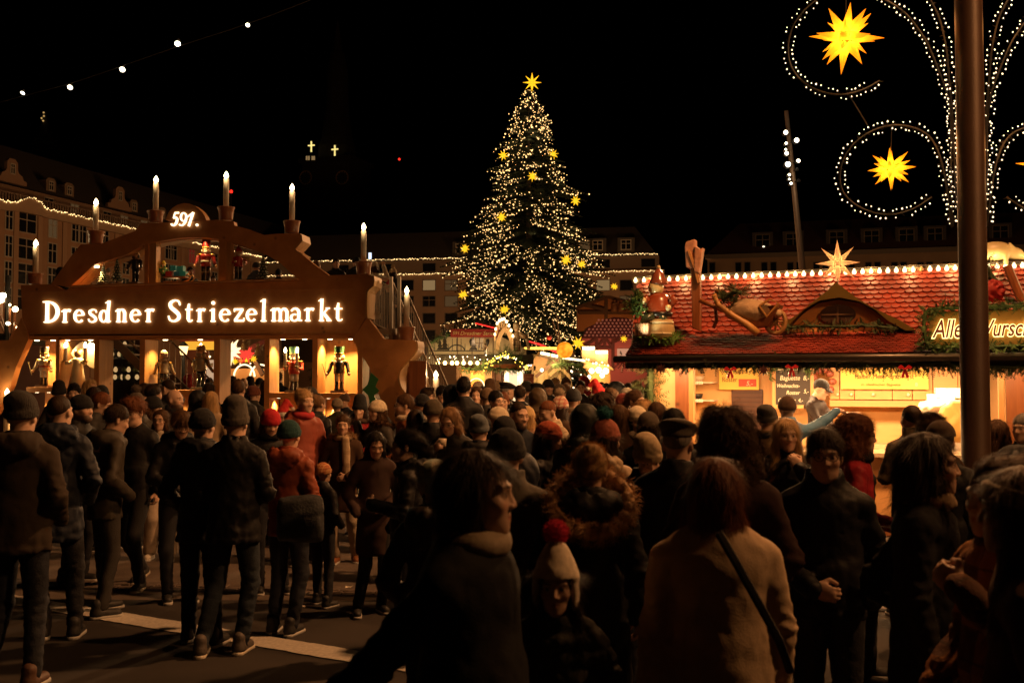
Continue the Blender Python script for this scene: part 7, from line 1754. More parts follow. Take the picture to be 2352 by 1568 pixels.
lamp('rim_lamp', (c(1370, 850)[0], Y - .9, 2.2), 110, (1, .6, .25), .2); lamp('rim_lamp', (c(1375, 850)[0], Y + .1, 2.0), 25, (1, .6, .25), .2)
for u, v in ((1352, 813), (1382, 822)):
 x, z = c(u, v); o = MB().box(x - .22, x + .22, .1, .3, z - .25, z + .15).build('lit_sign', mat('cream_sign', (.7, .5, .25), .6), root); MB().tube([(x - .20, .02, z + .20), (x + .20, .02, z + .20)], .05, 8).build('sign_lamp', glow('tube_white_warm'.replace('tube', 'sign'), (1, .72, .36), 7), o); lamp('sign_lamp_light', (x, Y - .1, z + .12), 6, (1, .66, .3), .1)
root = thing('fir_tree', 'small dark fir with clusters of white lights in front of the blazing stall', 'fir tree', (P(1325, 868, 30).x, 30, 0)); MB().tube([(0, 0, 0), (0, 0, 2.6)], [.08, .01], 6).build('trunk', mat('fir_bark'), root); mb = MB(); g = random.Random(6); L = []
for i in range(420):
 z = .5 + 2.1 * g.random() ** 1.2; a = g.uniform(0, 6.28); r = (2.75 - z) * .36; d = Vector((math.cos(a), math.sin(a), -.3)); s_ = Vector((-d.y, d.x, 0)); p0_ = Vector((0, 0, z))
 for k in range(1, 5): t = k / 4; q_ = p0_ + d * r * t; mb.add([q_, q_ + (s_ + d) * .09, q_ + d * .16, q_ + (d - s_) * .09], [(0, 1, 2, 3)])
 if i % 4 == 0 and a > 3.3: L.append(p0_ + d * r * 1.02)
mb.build('crown', mat('fir_needles'), root); fairy(root, L, M_FAIRY, .030, 100, 'bulb', 9)
Y = 38.0; c = pl(Y)
root = put(thing('half_timbered_house', 'pink lit half timbered house with brown beams and a roof of lit dots', 'stall building'), Y); M_PINK = mat('pink_plaster', (.50, .22, .16), .8, var=.12, vs=1)
bx(MB(), 1338, 776, 1520, 1000, .4, 1.2).build('wall', M_PINK, root); mb = MB()
for q_ in (((1334, 772), (1520, 776)), ((1338, 796), (1410, 798)), ((1373, 776), (1373, 850)), ((1410, 776), (1410, 850)), ((1375, 796), (1390, 776)), ((1408, 796), (1393, 776)), ((1391, 776), (1391, 796)), ((1342, 796), (1370, 778)), ((1411, 785), (1445, 770))):
 (u0, v0), (u1, v1) = q_; ribbon(mb, [(*c(u0, v0), .10), (*c(u1, v1), .10)], .30 - .002 * len(mb.v) / 16, .41)
mb.build('timber_frame', M_BROWN, root); mb = MB(); mb.prism([c(*q_) for q_ in ((1338, 774), (1348, 752), (1380, 738), (1408, 728), (1440, 730), (1470, 745), (1490, 762), (1500, 774))], .0, 1.0); mb.build('roof', mat('dark_plum_roof', (.060, .020, .016), .8), root)
mb = MB(); g = random.Random(3)
for r_ in range(6):
 for k in range(16):
  u = 1344 + k * 9 + (r_ % 2) * 4; v = 770 - r_ * 7
  if v > 774 - (u - 1330) * .9 and u < 1470 and v > 732: x, z = c(u, v); mb.ball((x, -.03, z), .045, 6, 4)
mb.build('dot_light', glow('roof_dot', (1, .25, .12), .22), root)
for q_ in ((1420, 800, 1452, 826),): bx(MB(), *q_, .30, .39).build('window', glow('pink_window', (1, .45, .25), .6), root)
lamp('pink_light', (c(1375, 850)[0], Y - 1.6, 2.6), 60, (1, .30, .18), .3); lamp('pink_light', (c(1425, 850)[0], Y - 1.8, 2.4), 60, (1, .28, .16), .3)
Y = 44.0; c = pl(Y)
root = put(thing('gable_house', 'orange gable with carved musicians in relief rising beside the fir', 'stall building'), Y); M_OR = mat('orange_gable', (.42, .17, .06), .8)
mb = MB(); mb.prism([c(*q_) for q_ in ((1326, 760), (1326, 706), (1396, 684), (1455, 697), (1500, 712), (1500, 760))], 0, .6); mb.build('wall', M_OR, root); mb = MB()
for q_ in (((1392, 684), (1392, 760)), ((1330, 718), (1500, 718)), ((1322, 708), (1396, 682)), ((1396, 682), (1500, 708)), ((1338, 700), (1390, 712))): ribbon(mb, [(*c(*q_[0]), .14), (*c(*q_[1]), .14)], -.12 - .003 * len(mb.v) / 16, -.001)
mb.build('timber_frame', M_BROWN, root)
for u in (1411, 1427, 1443):
 x, z = c(u, 716); mb = MB(); mb.lathe([(.16, 0), (.13, .18), (.15, .24), (.12, .36), (.05, .40)], (x, -.12, z), 10); o = mb.build('relief_figure', mat('relief_wood', (.20, .08, .03), .6), root, True); MB().ball((x, -.14, z + .48), .09, 8, 6).build('head', mat('relief_wood'), o, True); MB().tube([(x - .1, -.2, z + .34), (x + .12, -.26, z + .38)], .035, 6).build('horn', mat('relief_wood'), o)
lamp('gable_light', (c(1400, 800)[0], Y - 2.5, 3.2), 85, (1, .45, .14), .3)
# ------------------------------------------------------------------ what shows behind the arch: stalls, stars, lantern
Y = 31.0; c = pl(Y)
root = put(thing('market_stall', 'yellow lit stall with red roof edge seen between the two wooden figures', 'market stall'), Y)
bx(MB(), 425, 784, 520, 803, .0, .1).build('lit_fascia', glow('yellow_fascia', (1, .46, .04), .95), root); mb = bx(MB(), 418, 774, 520, 783, -.3, .3); mb.build('roof', mat('stall_red', (.35, .02, .02), .6), root)
bx(MB(), 470, 826, 492, 875, .2, .3).build('white_door', glow('door_glow', (1, .62, .36), .55), root); o = bx(MB(), 470, 834, 485, 842, .12, .19).build('round_sign', mat('sign_orange', (.6, .2, .05), .6), root)
rope_light(root, [(c(470, 819)[0], -.1, c(470, 819)[1]), (c(500, 819)[0], -.1, c(500, 819)[1])], 'bulb_row', .05, glow('rim_glow', (1, .68, .30), 5), .16)
bx(MB(), 418, 803, 470, 1000, .4, .5).build('wall', mat('stall_dark_red', (.10, .025, .018), .7), root)
lamp('stall_glow', (c(470, 830)[0], Y - 1.2, 2.4), 40, (1, .5, .16), .2)
root = thing('street_lantern', 'old style lit lantern on a slim post behind the wooden figures', 'street lamp', (P(421, 868, 27).x, 27, 0)); k = px(27)
z0 = P(421, 815, 27).z; MB().tube([(0, 0, 0), (0, 0, z0)], [.07, .04], 10).build('pole', mat('black_metal'), root); MB().lathe([(7 * k, z0), (11 * k, z0 + 20 * k)], n=6).build('lamp_glass', glow('lantern_glow', (1, .62, .24), 3), root); MB().lathe([(13 * k, z0 + 20 * k), (3 * k, z0 + 30 * k)], n=6).build('lamp_cap', mat('black_metal'), root)
lamp('lantern_light', (P(421, 868, 27).x, 26.5, z0 + .2), 18, (1, .6, .25), .1)
Y = 34.0; c = pl(Y)
root = put(thing('market_stall', 'open market stall with dark gable roof and coloured stars behind the arch passage', 'market stall'), Y)
mb = MB(); mb.prism([c(*q_) for q_ in ((500, 832), (560, 806), (622, 776), (622, 784), (565, 816), (505, 842))], -.5, .8); mb.build('roof', mat('gable_red', (.14, .02, .015), .6), root); mb = MB(); mb.prism([c(*q_) for q_ in ((572, 812), (580, 808), (608, 858), (600, 864))], -.1, .1); mb.build('brace', M_BROWN, root)
bx(MB(), 505, 846, 622, 1000, .6, .7).build('back_wall', mat('stall_lit_wall', (.60, .32, .12), .7), root)
for u in (552, 590):
 x, z = c(u, 858); mb = MB(); mb.tube([(x + .36 * math.cos(a), .5, z + .42 * math.sin(a) - .1) for a in [i * math.pi / 10 for i in range(11)]], .03, 6); mb.build('arch_lamp', glow('arch_white', (1, .75, .4), 2.5), root)
lamp('stall_glow', (c(560, 850)[0], Y - .8, 2.3), 70, (1, .5, .18), .2)
rope_light(root, [(c(505, 838)[0], -.2, c(505, 838)[1]), (c(605, 836)[0], -.2, c(605, 836)[1])], 'bulb_row', .04, glow('rim_glow', (1, .68, .30), 5), .35)
for u, v, r, m, lab in ((527, 806, 33, glow('white_star_glow', (1, .70, .34), 2.2), 'large white star behind the arch passage beside the post'), (567, 815, 22, glow('red_star_glow', (1, .05, .03), 1.3), 'large red star behind the arch passage'), (526, 832, 8, M_STARY, 'small yellow star lowest of the string behind the arch passage'), (540, 830, 8, M_STARY, 'second small yellow star on the string behind the arch passage'), (553, 828, 7, glow('orange_star_glow', (1, .18, .03), 1.3), 'tiny orange red star on the string behind the arch passage'), (567, 826, 8, M_STARY, 'small yellow star straight under the large red star'), (582, 824, 9, M_STARY, 'highest small yellow star on the string behind the arch passage')):
 rt = thing('star_lantern', lab, 'star lantern', P(u, v, 32)); star_mesh(r * px(32) * 1.1, u, rot=Matrix.Rotation(R(u), 3, 'Y') @ Matrix.Rotation(R(20), 3, 'X')).build('spikes', m, rt)
for u, v, lab in ((561, 790, 'carved angel hanging behind the arch passage above the red star'), (592, 802, 'carved angel hanging beside the red star behind the arch passage')):
 rt = thing('angel_figure', lab, 'ornament', P(u, v, 31)); k = px(31); MB().lathe([(9 * k, -14 * k), (5 * k, 4 * k), (2 * k, 6 * k)], n=12).build('dress', pm((.45, .28, .14)), rt, True); MB().ball((0, 0, 10 * k), 4.5 * k, 10, 6).build('head', pm((.5, .3, .16)), rt, True); MB().prism([(2 * k, 2 * k), (13 * k, 12 * k), (11 * k, -4 * k)], .03, .06).build('wing', pm((.5, .36, .2)), rt)
# dark gift stand with small lit things, left bay; grey wall with window, right bay
root = put(thing('display_rack', 'dark open rack with small glinting glass ornaments behind the third bay of the arch', 'rack'), 25.0); c = pl(25.0); mb = MB()
for v in (800, 822, 840, 858, 875): mb.box(c(240, v)[0], c(325, v)[0], 0, .3, c(240, v)[1] - .02, c(240, v)[1])
for u in (240, 268, 297, 324): mb.box(c(u, 800)[0] - .02, c(u, 800)[0] + .02, .301, .33, .3, c(u, 780)[1])
mb.build('frame', mat('rack_dark', (.02, .014, .010), .6), root); bxm = mat('rack_back', (.03, .016, .010), .8); MB().box(c(236, 800)[0], c(330, 800)[0], .5, .55, 0, c(240, 780)[1]).build('back_panel', bxm, root)
g = random.Random(12)
for i in range(26):
 u = g.uniform(245, 320); v = g.choice((797, 819, 837, 855, 872)); x, z = c(u, v)
 o = MB().lathe([(.02, 0), (.05, .03), (.055, .08), (.02, .14)], (0, 0, 0), 8).build('glass_ornament', glow('ornament_glow', (1, .60, .24), .55) if g.random() < .5 else mat('ornament_green', (.2, .25, .12), .3), None, True); o.location = (x, 25.1, z + .005); tag(o, 'tiny glinting glass ornament on the dark rack behind the arch', 'ornament', 'ornaments on the dark rack')
for u, v in ((257, 811), (243, 817)): x, z = c(u, v); MB().ball((x, -.1, z), .05, 10, 6).build('bulb', M_BULB, root, True)
Y = 23.5; c = pl(Y); root = put(thing('kiosk', 'plain grey kiosk wall with an orange lit shuttered window behind the red nutcracker', 'kiosk'), Y)
bx(MB(), 640, 832, 742, 1000, 0, .1).build('wall', mat('kiosk_grey', (.26, .19, .13), .8), root); bx(MB(), 640, 779, 742, 831, .3, .4).build('upper_wall', mat('kiosk_dark', (.05, .035, .025), .8), root)
o = bx(MB(), 633, 846, 652, 898, -.06, -.001).build('window', glow('shutter_glow', (1, .36, .08), .8), root); mb = MB(); [bx(mb, 633, 848 + 4 * i, 652, 849.4 + 4 * i, -.09, -.061) for i in range(12)]; mb.build('shutter_slat', M_BROWN, o)
greenery([P(716, v, 21.5) for v in (895, 870, 845)], 'fir_twig', 'thin bare fir twig against the grey kiosk wall', 60, .12, mat('fir_garland_dark'), .3, .03, 40, 'twig')
# carved panel stand under the stair
root = thing('carved_panel', 'pale fretwork panel with cut out fir trees under the gallery stair', 'display', P(938, 940, 18.2)); k = px(18.2); Q = lambda u, v: ((u - 938) * k, (940 - v) * k)
MB().prism([Q(*q_) for q_ in ((930, 940), (936, 842), (968, 838), (982, 870), (984, 940))], .0, .05).build('panel', M_NICHE, root); mb = MB()
for u, v0, v1 in ((952, 846, 900), (966, 836, 905), (978, 865, 915), (945, 880, 925)):
 for i in range(3): vv = v1 - (v1 - v0) * i / 3; w_ = 9 - 2 * i; mb.prism([Q(u - w_, vv), Q(u + w_, vv), Q(u, vv - (v1 - v0) * .45)], -.06 - i * .004, -.03 - i * .004)
mb.build('tree_cutout', mat('pale_fretwork', (.42, .33, .2), .6), root)
o = MB().box(-.15, .15, -.1, .1, 0, .75).build('wooden_block', M_DWOOD); o.location = P(960, 925, 17.8); tag(o, 'dark wooden block before the fretwork panel under the stair', 'block')
mb = MB(); mb.prism([(0, 0), (.10, .10), (.06, .2), (.16, .28), (.08, .36), (.14, .5), (0, .62), (-.06, .4), (-.16, .30), (-.05, .2)], -.03, .03); o = mb.build('holly_cutout', mat('holly_green', (.03, .16, .05), .5)); o.location = P(852, 932, 18.6); tag(o, 'green holly leaf cut-out beside the end niche of the arch', 'decoration')
# lamp cluster at the far left
root = thing('candelabra', 'cluster of small white bulbs on a dark stand beyond the arch end', 'candelabra', (P(14, 868, 24).x, 24, 0));
for u, v, r in ((5, 680, .10), (14, 679, .09), (2, 690, .09), (35, 710, .085), (18, 743, .08), (40, 752, .04), (22, 700, .04)):
 p_ = P(u, v, 24) - root.location; o = MB().ball(p_, r * .8, 12, 8).build('bulb', M_BULB, root, True); MB().tube([p_ - Vector((0, 0, .08)), p_ - Vector((0, 0, .5)), Vector((0, 0, max(.5, p_.z - .9)))], .03, 6).build('arm', mat('cup_wood'), root)
MB().tube([(0, 0, 0), (0, 0, 4.4)], .06, 8).build('pole', mat('black_metal'), root); lamp('candelabra_lamp', P(20, 700, 23.4), 9, (1, .6, .25), .2)
root = thing('market_stall', 'dark stall corner at the picture edge under the bulb cluster', 'market stall', P(0, 868, 26)); MB().box(-2.5, .35, 0, 2, -1.92, .9).build('wall', mat('stall_dark_red'), root); MB().box(-2.6, .5, -.3, 2.2, .9, 1.15).build('roof', mat('canopy_dark'), root); MB().box(.0, .12, -.12, -.06, .2, .9).build('hanging_board', M_LWOOD, root)
g = random.Random(14)
for u, v, lab in ((603, 1322, 'crumpled white paper scrap by the gutter behind the jeans'), (801, 1353, 'small pale paper scrap lying in the gutter near the dark brown coat'), (690, 1400, 'torn napkin lying on the dark asphalt between the shoes')):
 x, y = ground_pt(u, v); mb = MB(); n = 9; mb.add([(0, 0, .012)] + [(.045 * g.uniform(.6, 1.2) * math.cos(i * 6.283 / n), .035 * g.uniform(.6, 1.2) * math.sin(i * 6.283 / n), .014 + g.uniform(0, .03)) for i in range(n)], [(0, 1 + i, 1 + (i + 1) % n) for i in range(n)]); o = mb.build('paper_scrap', mat('scrap_paper', (.7, .64, .54), .8)); o.location = (x, y, .004); tag(o, lab, 'litter')
# ------------------------------------------------------------------ the crowd
BK = (.012, .012, .014); NV = (.014, .018, .030); CH = (.035, .032, .030); OL = (.035, .033, .020); BRN = (.060, .032, .018); GRY = (.10, .095, .09); CR = (.58, .48, .36); BE = (.36, .24, .14); RD = (.42, .022, .022)
SK = [BK]
p = person
D = dict
# left foreground and along the candle arch
p('broad man from behind in grey brown hooded jacket and dark knitted cap', 50, 893, 6.3, 184, hair=None, hat='slouch', hatc=CH, coat=(.050, .038, .030), ck='wool', hood=1, hem=.80, fat=1.16, arms=('down', 'pocket'), legs=NV, stance='ease', shoec=(.10, .05, .03))
p('man from behind with shaved neck and dark blue coat beside the hooded jacket', 134, 906, 7.4, 195, hair='buzz', hc='dark', coat=(.016, .021, .036), hood=1, hem=.70, hy=-20, fat=1.05)
p('man in black beanie with thin beard looking sideways over the dark blue coat', 186, 903, 9.4, 75, hair=None, hat='beanie', hatc=BK, coat=BK, beard=1, hc='black', arms=('pocket', 'pocket'))
p('dark haired man in grey parka with cream hood lining bending forward', 246, 923, 8.2, 130, hair='short', coat=(.045, .038, .030), hood=1, scarf=(cloth(CR, kind='fleece'), 0), hp=-18, lean=-.1, hem=.78, legs=CH)
p('curly red haired boy in black jacket walking towards the viewer', 312, 908, 9.2, -8, hair='curly', hc='red', coat=BK, hem=.78, hy=-8, hp=-6, stance='walk', arms=('down', 'down'), legs=BK, shoec=(.05, .05, .05), solec=(.6, .55, .45), collar=.0)
p('woman with glasses in white jacket and trousers behind the curly boy', 371, 938, 10.6, 12, 'f', 'long', 'brown', coat=(.62, .54, .44), glasses=1, legs=(.60, .50, .40), shoec=(.6, .55, .48), hem=.9, wide=1.35, hy=-15, fat=.92)
p('woman in black fur beanie in profile behind the curly boy', 352, 893, 11.6, 80, 'f', 'long', 'brown', hat='pompom', hatc=BK, pomc=BK, coat=BK)
p('bald bearded man in dark coat looking toward the arch', 400, 894, 12.0, 75, hair=None, coat=BK, beard=1, hc='dark', collar=.03, scarf=(cloth(BK), 0))
p('short haired man in black puffer turned aside before the two wooden figures', 386, 870, 14.5, -110, hair='buzz', hc='dark', coat=BK, puff=.018, hood=1)
p('dark round head beneath the lit post left of the wooden figures', 332, 878, 14.2, 170, hair='short', coat=BK)
p('man with dark wavy hair next to the lit post under the wooden figures', 352, 879, 13.4, 140, hair='quiff', coat=CH)
p('person in grey bobble beanie seen from behind, in front of the third bay', 313, 884, 11.4, 185, 'f', 'long', hat='pompom', hatc=(.09, .07, .055), pomc=(.12, .09, .07), coat=(.05, .045, .04), hood=1)
p('person in tall dark beanie right below the angel figure', 136, 872, 15.2, 170, hair=None, hat='tall', hatc=BK, coat=CH)
p('dark haired young man facing out below the angel figure', 171, 876, 14.2, 15, hair='quiff', hc='black', coat=BK, hp=-8)
p('blonde woman turned half away beneath the angel figure', 208, 869, 15.4, 60, 'f', 'longwavy', 'blonde', coat=CH)
p('man in black beanie facing out below the dark rack', 233, 882, 13.6, 10, hair=None, hat='beanie', hatc=BK, coat=OL, beard=1)
p('person in dark fur hood close below the blonde woman', 216, 886, 13.0, 190, 'f', 'long', coat=BK, hood=1, fur=HC['dark'])
p('reddish haired man bending down before the dark rack', 224, 896, 11.2, 100, hair='short', hc='red', coat=CH, hp=-20)
p('person in pointed dark hood before the second wooden figure', 455, 893, 12.6, 175, 'f', 'long', hat='hood', coat=BK, scarf=None)
p('woman with long blonde hair from behind in a beige wool coat', 485, 897, 12.4, 182, 'f', 'long', 'blonde', coat=(.38, .28, .18), ck='wool', collar=.05)
p('boy with brown bowl haircut looking down beside the black beanie', 414, 934, 8.6, 30, 'c', 'bowl', 'brown', coat=BK, hp=-22, hood=1)
p('person in round black beanie from behind next to the bowl haircut boy', 465, 934, 7.3, 172, hair=None, hat='beanie', hatc=BK, coat=(.018, .020, .024), hood=1, hem=.76)
p('tall man from behind in grey cap, black jacket, jeans and white soled shoes', 541, 905, 7.05, 178, hair=None, hat='tall', hatc=(.075, .065, .055), coat=BK, hem=.78, fat=1.08, arms=('pocket', 'pocket'), legs=(.028, .040, .058), stance='ease', shoec=(.10, .085, .075), solec=(.72, .66, .55))
p('big man in dark coat from behind standing in the arch passage', 547, 869, 13.0, 185, hair='short', hc='brown', coat=BK, fat=1.15, hood=1)
p('woman in bright red beanie looking down beside the teal cap', 620, 933, 9.0, 25, 'f', 'long', 'brown', hat='beanie', hatc=(.55, .020, .030), coat=BK, hp=-18, scarf=(cloth(BK), 0))
p('person in red and white santa cap half hidden behind the red quilted coat', 650, 915, 11.6, 20, hair='short', hat='santa', hatc=(.45, .02, .02), coat=BK)
p('blonde woman in quilted brick red coat looking aside before the red nutcracker', 697, 891, 10.4, 38, 'f', 'bun', 'blonde', coat=(.34, .085, .055), puff=.016, hem=.62, hood=1, scarf=(cloth((.55, .05, .06)), 0), arms=('down', 'down'), hy=10, legs=BK)
p('fair haired person in black coat with raised collar behind the red quilted coat', 730, 904, 12.6, 150, 'f', 'bun', 'light', coat=BK, hood=1)
p('person in grey peaked cap close under the sill of the red nutcracker', 712, 886, 14.2, 120, hair='short', hat='cap', hatc=CH, coat=CH)
p('person in dark teal beanie and rust jacket seen from behind', 664, 961, 7.6, 168, 'f', hair=None, hat='beanie', hatc=(.010, .050, .055), coat=(.27, .065, .030), hood=1, hem=.80, legs=NV, arms=('cup', 'down'), gl=(.02, .02, .02))
p('small child in orange patterned knit hat and teal gloves beside the rust jacket', 742, 1060, 8.5, 150, 'c', None, hat='beanie', hatc=(.42, .13, .04), coat=BK, arms=('cup', 'pocket'), gl=(.015, .12, .15), skin='fair', hatm=plaid('patterned_knit', (.40, .12, .04), (.6, .35, .15), (.3, .05, .03), 30))
gr, gs = p('girl with drawn back brown hair and long cream check scarf facing the viewer', 788, 950, 10.4, 5, 'f', 'pony', 'brown', coat=BRN, ck='wool', scarf=(plaid('scarf_check', (.55, .42, .28), (.36, .24, .15), (.5, .36, .22), 7), 1), fur=HC['light'], arms=('clasp', 'pocket'), hem=.60, legs=(.35, .28, .2), shoec=(.25, .09, .03))
p('woman in black knit hat and red coat facing out beside the end niche', 827, 904, 12.2, -5, 'f', 'long', 'dark', hat='tall', hatc=BK, coat=(.42, .03, .04), ck='wool', scarf=(cloth((.08, .05, .04)), 0))
p('laughing woman in cream beanie raising her open hand by the arch leg', 868, 916, 11.0, -48, 'f', 'longwavy', 'brown', hat='beanie', hatc=(.68, .58, .42), coat=(.055, .050, .045), fur=HC['brown'], arms=('pocket', 'raise'), smile=1)
p('dark long haired woman in dark brown wool coat looking down at her hand', 861, 985, 8.2, 18, 'f', 'long', 'black', coat=(.045, .026, .022), ck='wool', arms=('clasp', 'pocket'), hp=-20, hem=.55, legs=BK, collar=.03)
p('bearded man with glasses in profile wearing a rust jacket over a white hood', 930, 903, 11.0, -75, hair='short', hc='brown', beard=1, glasses=1, coat=(.30, .10, .04), scarf=(cloth(CR, kind='fleece'), 0))
p('person in black beanie with a pale tag next to the bearded man', 969, 901, 11.6, 20, hair=None, hat='beanie', hatc=BK, coat=CH, scarf=(cloth(CR, kind='fleece'), 0), hp=-10)
p('man in ribbed olive grey beanie from behind below the low candle', 995, 914, 9.5, 160, hair=None, hat='beanie', hatc=(.07, .055, .035), coat=BK, beard=1)
p('dark haired boy looking sideways just beside the low candle', 981, 887, 14.0, 70, 'c', 'quiff', coat=BK)
p('pale faced boy with black fringe on the far side of the low candle', 1016, 883, 14.0, 8, 'c', 'bowl', 'black', coat=BK)
p('person with smooth dark hair between the bearded man and the ribbed beanie', 955, 938, 9.6, 175, 'f', 'long', 'dark', coat=BK)
cr_, cs_ = p('young woman with long light brown hair and glasses looking at her cup', 1037, 929, 8.8, -22, 'f', 'long', 'light', coat=CH, glasses=1, arms=('pocket', 'sip'), hp=-20, smile=1)
p('person with dark pulled back hair in profile in the shade before the ribbed beanie', 934, 984, 6.8, -85, 'f', 'pony', 'black', coat=BK, hood=1)
p('person in white and teal patterned hood under the light brown haired woman', 1000, 1050, 4.7, 175, 'f', None, hat='slouch', hatm=plaid('teal_white_knit', (.55, .50, .38), (.06, .16, .16), (.4, .4, .3), 9), coat=(.05, .043, .04), hood=1)
# nearest row
fw, fs = p('large woman in black coat in profile with long dark hair, nearest the viewer', 1088, 1027, 2.85, 68, 'f', 'longback', 'dark', coat=(.010, .010, .011), ck='wool', hem=.45, fat=1.25, puff=.008, wr=.008, collar=.03, arms=('akimbo', 'akimbo'), hy=14, hp=0, legs=BK, scarf=(cloth((.30, .24, .17)), 0))
gl_, gls = p('little girl in white knit hat with pink bobble and braids facing the viewer', 1277, 1194, 3.35, -6, 'c', 'long', 'dark', hat='flap', hatc=(.80, .68, .52), pomc=(.70, .03, .08), coat=(.050, .050, .044), puff=.012, arms=('pocket', 'clasp'), hem=.62, legs=NV)
p('woman from behind with reddish brown bob in a pale beige coat', 1640, 1047, 3.45, 182, 'f', 'long', 'red', coat=(.56, .41, .27), ck='wool', wr=.006, hem=.50, fat=1.30, collar=.03, legs=(.45, .38, .28), arms=('down', 'down'))
p('woman with a big mop of dark wavy hair from behind', 1668, 932, 4.35, 172, 'f', 'bigcurl', 'brown', coat=(.035, .016, .014), ck='wool', hem=.6, hy=25)
p('man with glasses in black jacket looking this way beside the blonde woman', 1893, 980, 4.6, -14, 'm', 'short', 'dark', coat=BK, glasses=1, arms=('pocket', 'clasp'), fat=1.1, collar=.04)
p('tall dark haired woman in profile with cream scarf just before the bronze post', 2128, 988, 3.9, 62, 'f', 'longwavy', 'dark', coat=BK, ck='wool', hem=.5, scarf=(cloth((.30, .21, .13)), 0), hy=12, fat=1.15)
p('woman with pinned up brown hair in profile holding a snack', 2298, 1044, 3.1, -78, 'f', 'bun', 'brown', coat=(.10, .035, .018), coatm=plaid('coat_check', (.10, .040, .022), (.42, .17, .04), (.02, .015, .012), 5), arms=('sip', 'pocket'), hem=.6)
p('grey haired person with pale headband cut by the right picture edge', 2350, 1066, 2.75, -120, 'f', 'long', 'brown', hat='band', hatc=(.35, .28, .2), coat=(.12, .07, .045), ck='wool')
p('person in black cap partly behind the pinned up hair', 2329, 1017, 4.6, 190, hair=None, hat='slouch', hatc=BK, coat=BK)
# middle of the square
p('young man with dark hair and round glasses looking aside, face lit', 1139, 895, 12.0, 40, hair='short', hc='black', glasses=1, coat=BK)
p('person from behind in black hood with a blue grey patch cap', 1100, 948, 8.5, 170, hair=None, hat='slouch', hatc=(.11, .13, .15), coat=BK, hood=1, fat=1.1)
p('person in white beanie bending away behind the blue grey cap', 1137, 929, 9.6, 120, 'f', None, hat='beanie', hatc=(.62, .52, .38), coat=BK, hp=-18)
p('frowning bearded man with bare head in the middle of the crowd', 1187, 921, 9.0, 25, hair='buzz', hc='dark', beard=1, coat=NV, hp=-8, hy=10)
p('person in round black beanie from behind before the frowning man', 1158, 952, 7.4, 178, hair=None, hat='beanie', hatc=BK, coat=BK, hood=1)
p('woman in cream cable knit hat and light pink coat turned away', 1210, 930, 10.6, 170, 'f', 'long', 'blonde', hat='beanie', hatc=(.52, .36, .17), coat=(.62, .36, .27), ck='wool')
rw, rs = p('woman in rust red beanie in profile holding a cup', 1254, 963, 7.4, 70, 'f', 'long', 'dark', hat='beanie', hatc=(.34, .06, .022), coat=BK, arms=('sip', 'pocket'), hp=-8, hem=.5)
p('man from behind with black beanie in grey wool coat', 1163, 978, 4.75, 192, hair=None, hat='beanie', hatc=BK, coat=(.085, .075, .062), ck='wool', hem=.6, collar=.04, fat=1.1)
p('person in navy hood close beside the grey wool coat', 1197, 1034, 5.3, 170, 'f', None, hat='hood', coat=NV)
p('red haired man looking down, in black vest with white check sleeve', 1266, 915, 10.0, -55, hair='buzz', hc='red', coat=BK, coatm=plaid('shirt_check', (.60, .48, .34), (.5, .38, .25), (.06, .05, .05), 12), hp=-22)
p('person in white and red striped beanie behind the red haired man', 1286, 892, 11.2, 150, 'f', 'long', hat='pompom', hatm=plaid('striped_knit', (.60, .48, .36), (.36, .03, .03), (.36, .03, .03), 22), pomc=(.5, .4, .3), coat=BRN)
p('person from behind in black parka with wide dark fur hood', 1343, 923, 7.2, 184, hair=None, hat='hood', coat=(.016, .019, .017), hood=1, fur=HC['light'], fat=1.2)
p('woman in rust knit hat with teal bobble, beige jacket and striped scarf', 1387, 934, 6.4, 158, 'f', 'long', hat='pompom', hatc=(.22, .055, .030), pomc=(.01, .12, .13), coat=(.34, .25, .16), scarf=(plaid('striped_scarf', (.42, .24, .15), (.35, .05, .04), (.5, .38, .28), 9), 0), hy=-25, hood=1)
p('blonde woman with messy bun and big fur trimmed hood from behind', 1356, 1015, 4.6, 178, 'f', 'bun', 'blonde', coat=BK, hood=1, fur=(.50, .30, .15), fat=1.15, hem=.5)
bw, bs_ = p('child in beige knit hat bent over a paper cup', 1482, 990, 6.0, 12, 'c', None, hat='slouch', hatc=(.34, .26, .16), coat=CH, arms=('sip', 'sip'), hp=-18)
p('woman in cream white beanie with lit face looking down', 1462, 928, 9.0, 10, 'f', 'long', 'dark', hat='beanie', hatc=(.68, .58, .42), coat=BK, scarf=(cloth((.45, .36, .28), kind='knit'), 0), hp=-10)
p('person in mottled grey beanie from behind with yellow flower badge', 1489, 942, 8.0, 165, 'f', 'long', hat='beanie', hatc=(.13, .10, .075), coat=BK)
p('woman with drawn back brown hair in beige hooded coat looking aside', 1458, 893, 11.0, 50, 'f', 'pony', 'brown', coat=(.34, .21, .12), ck='wool', hood=1, skin='tan')
p('person with thick curly dark hair and glasses turned away', 1386, 898, 9.6, 150, 'f', 'bigcurl', 'dark', coat=BK, glasses=1)
p('woman with long straight brown hair from behind', 1421, 927, 9.0, 185, 'f', 'long', 'brown', coat=BRN, ck='wool')
p('person wearing a large red and white santa hat deep in the crowd', 1376, 868, 12.6, 170, hair='short', hat='santa', hatc=(.55, .02, .02), coat=BK)
p('person in black beanie and grey fur collar beside the striped beanie', 1317, 890, 12.0, 165, hair=None, hat='beanie', hatc=BK, coat=(.20, .15, .1), fur=HC['light'])
p('person in olive brown puffer with dark fur hood from behind', 1235, 888, 12.2, 182, 'f', None, hat='hood', coat=(.075, .050, .028), puff=.02, fur=HC['brown'])
p('old man in dark flat cap before the white curtained window', 1164, 875, 15.0, 120, hair='thin', hc='grey', hat='flatcap', hatc=BK, coat=BK)
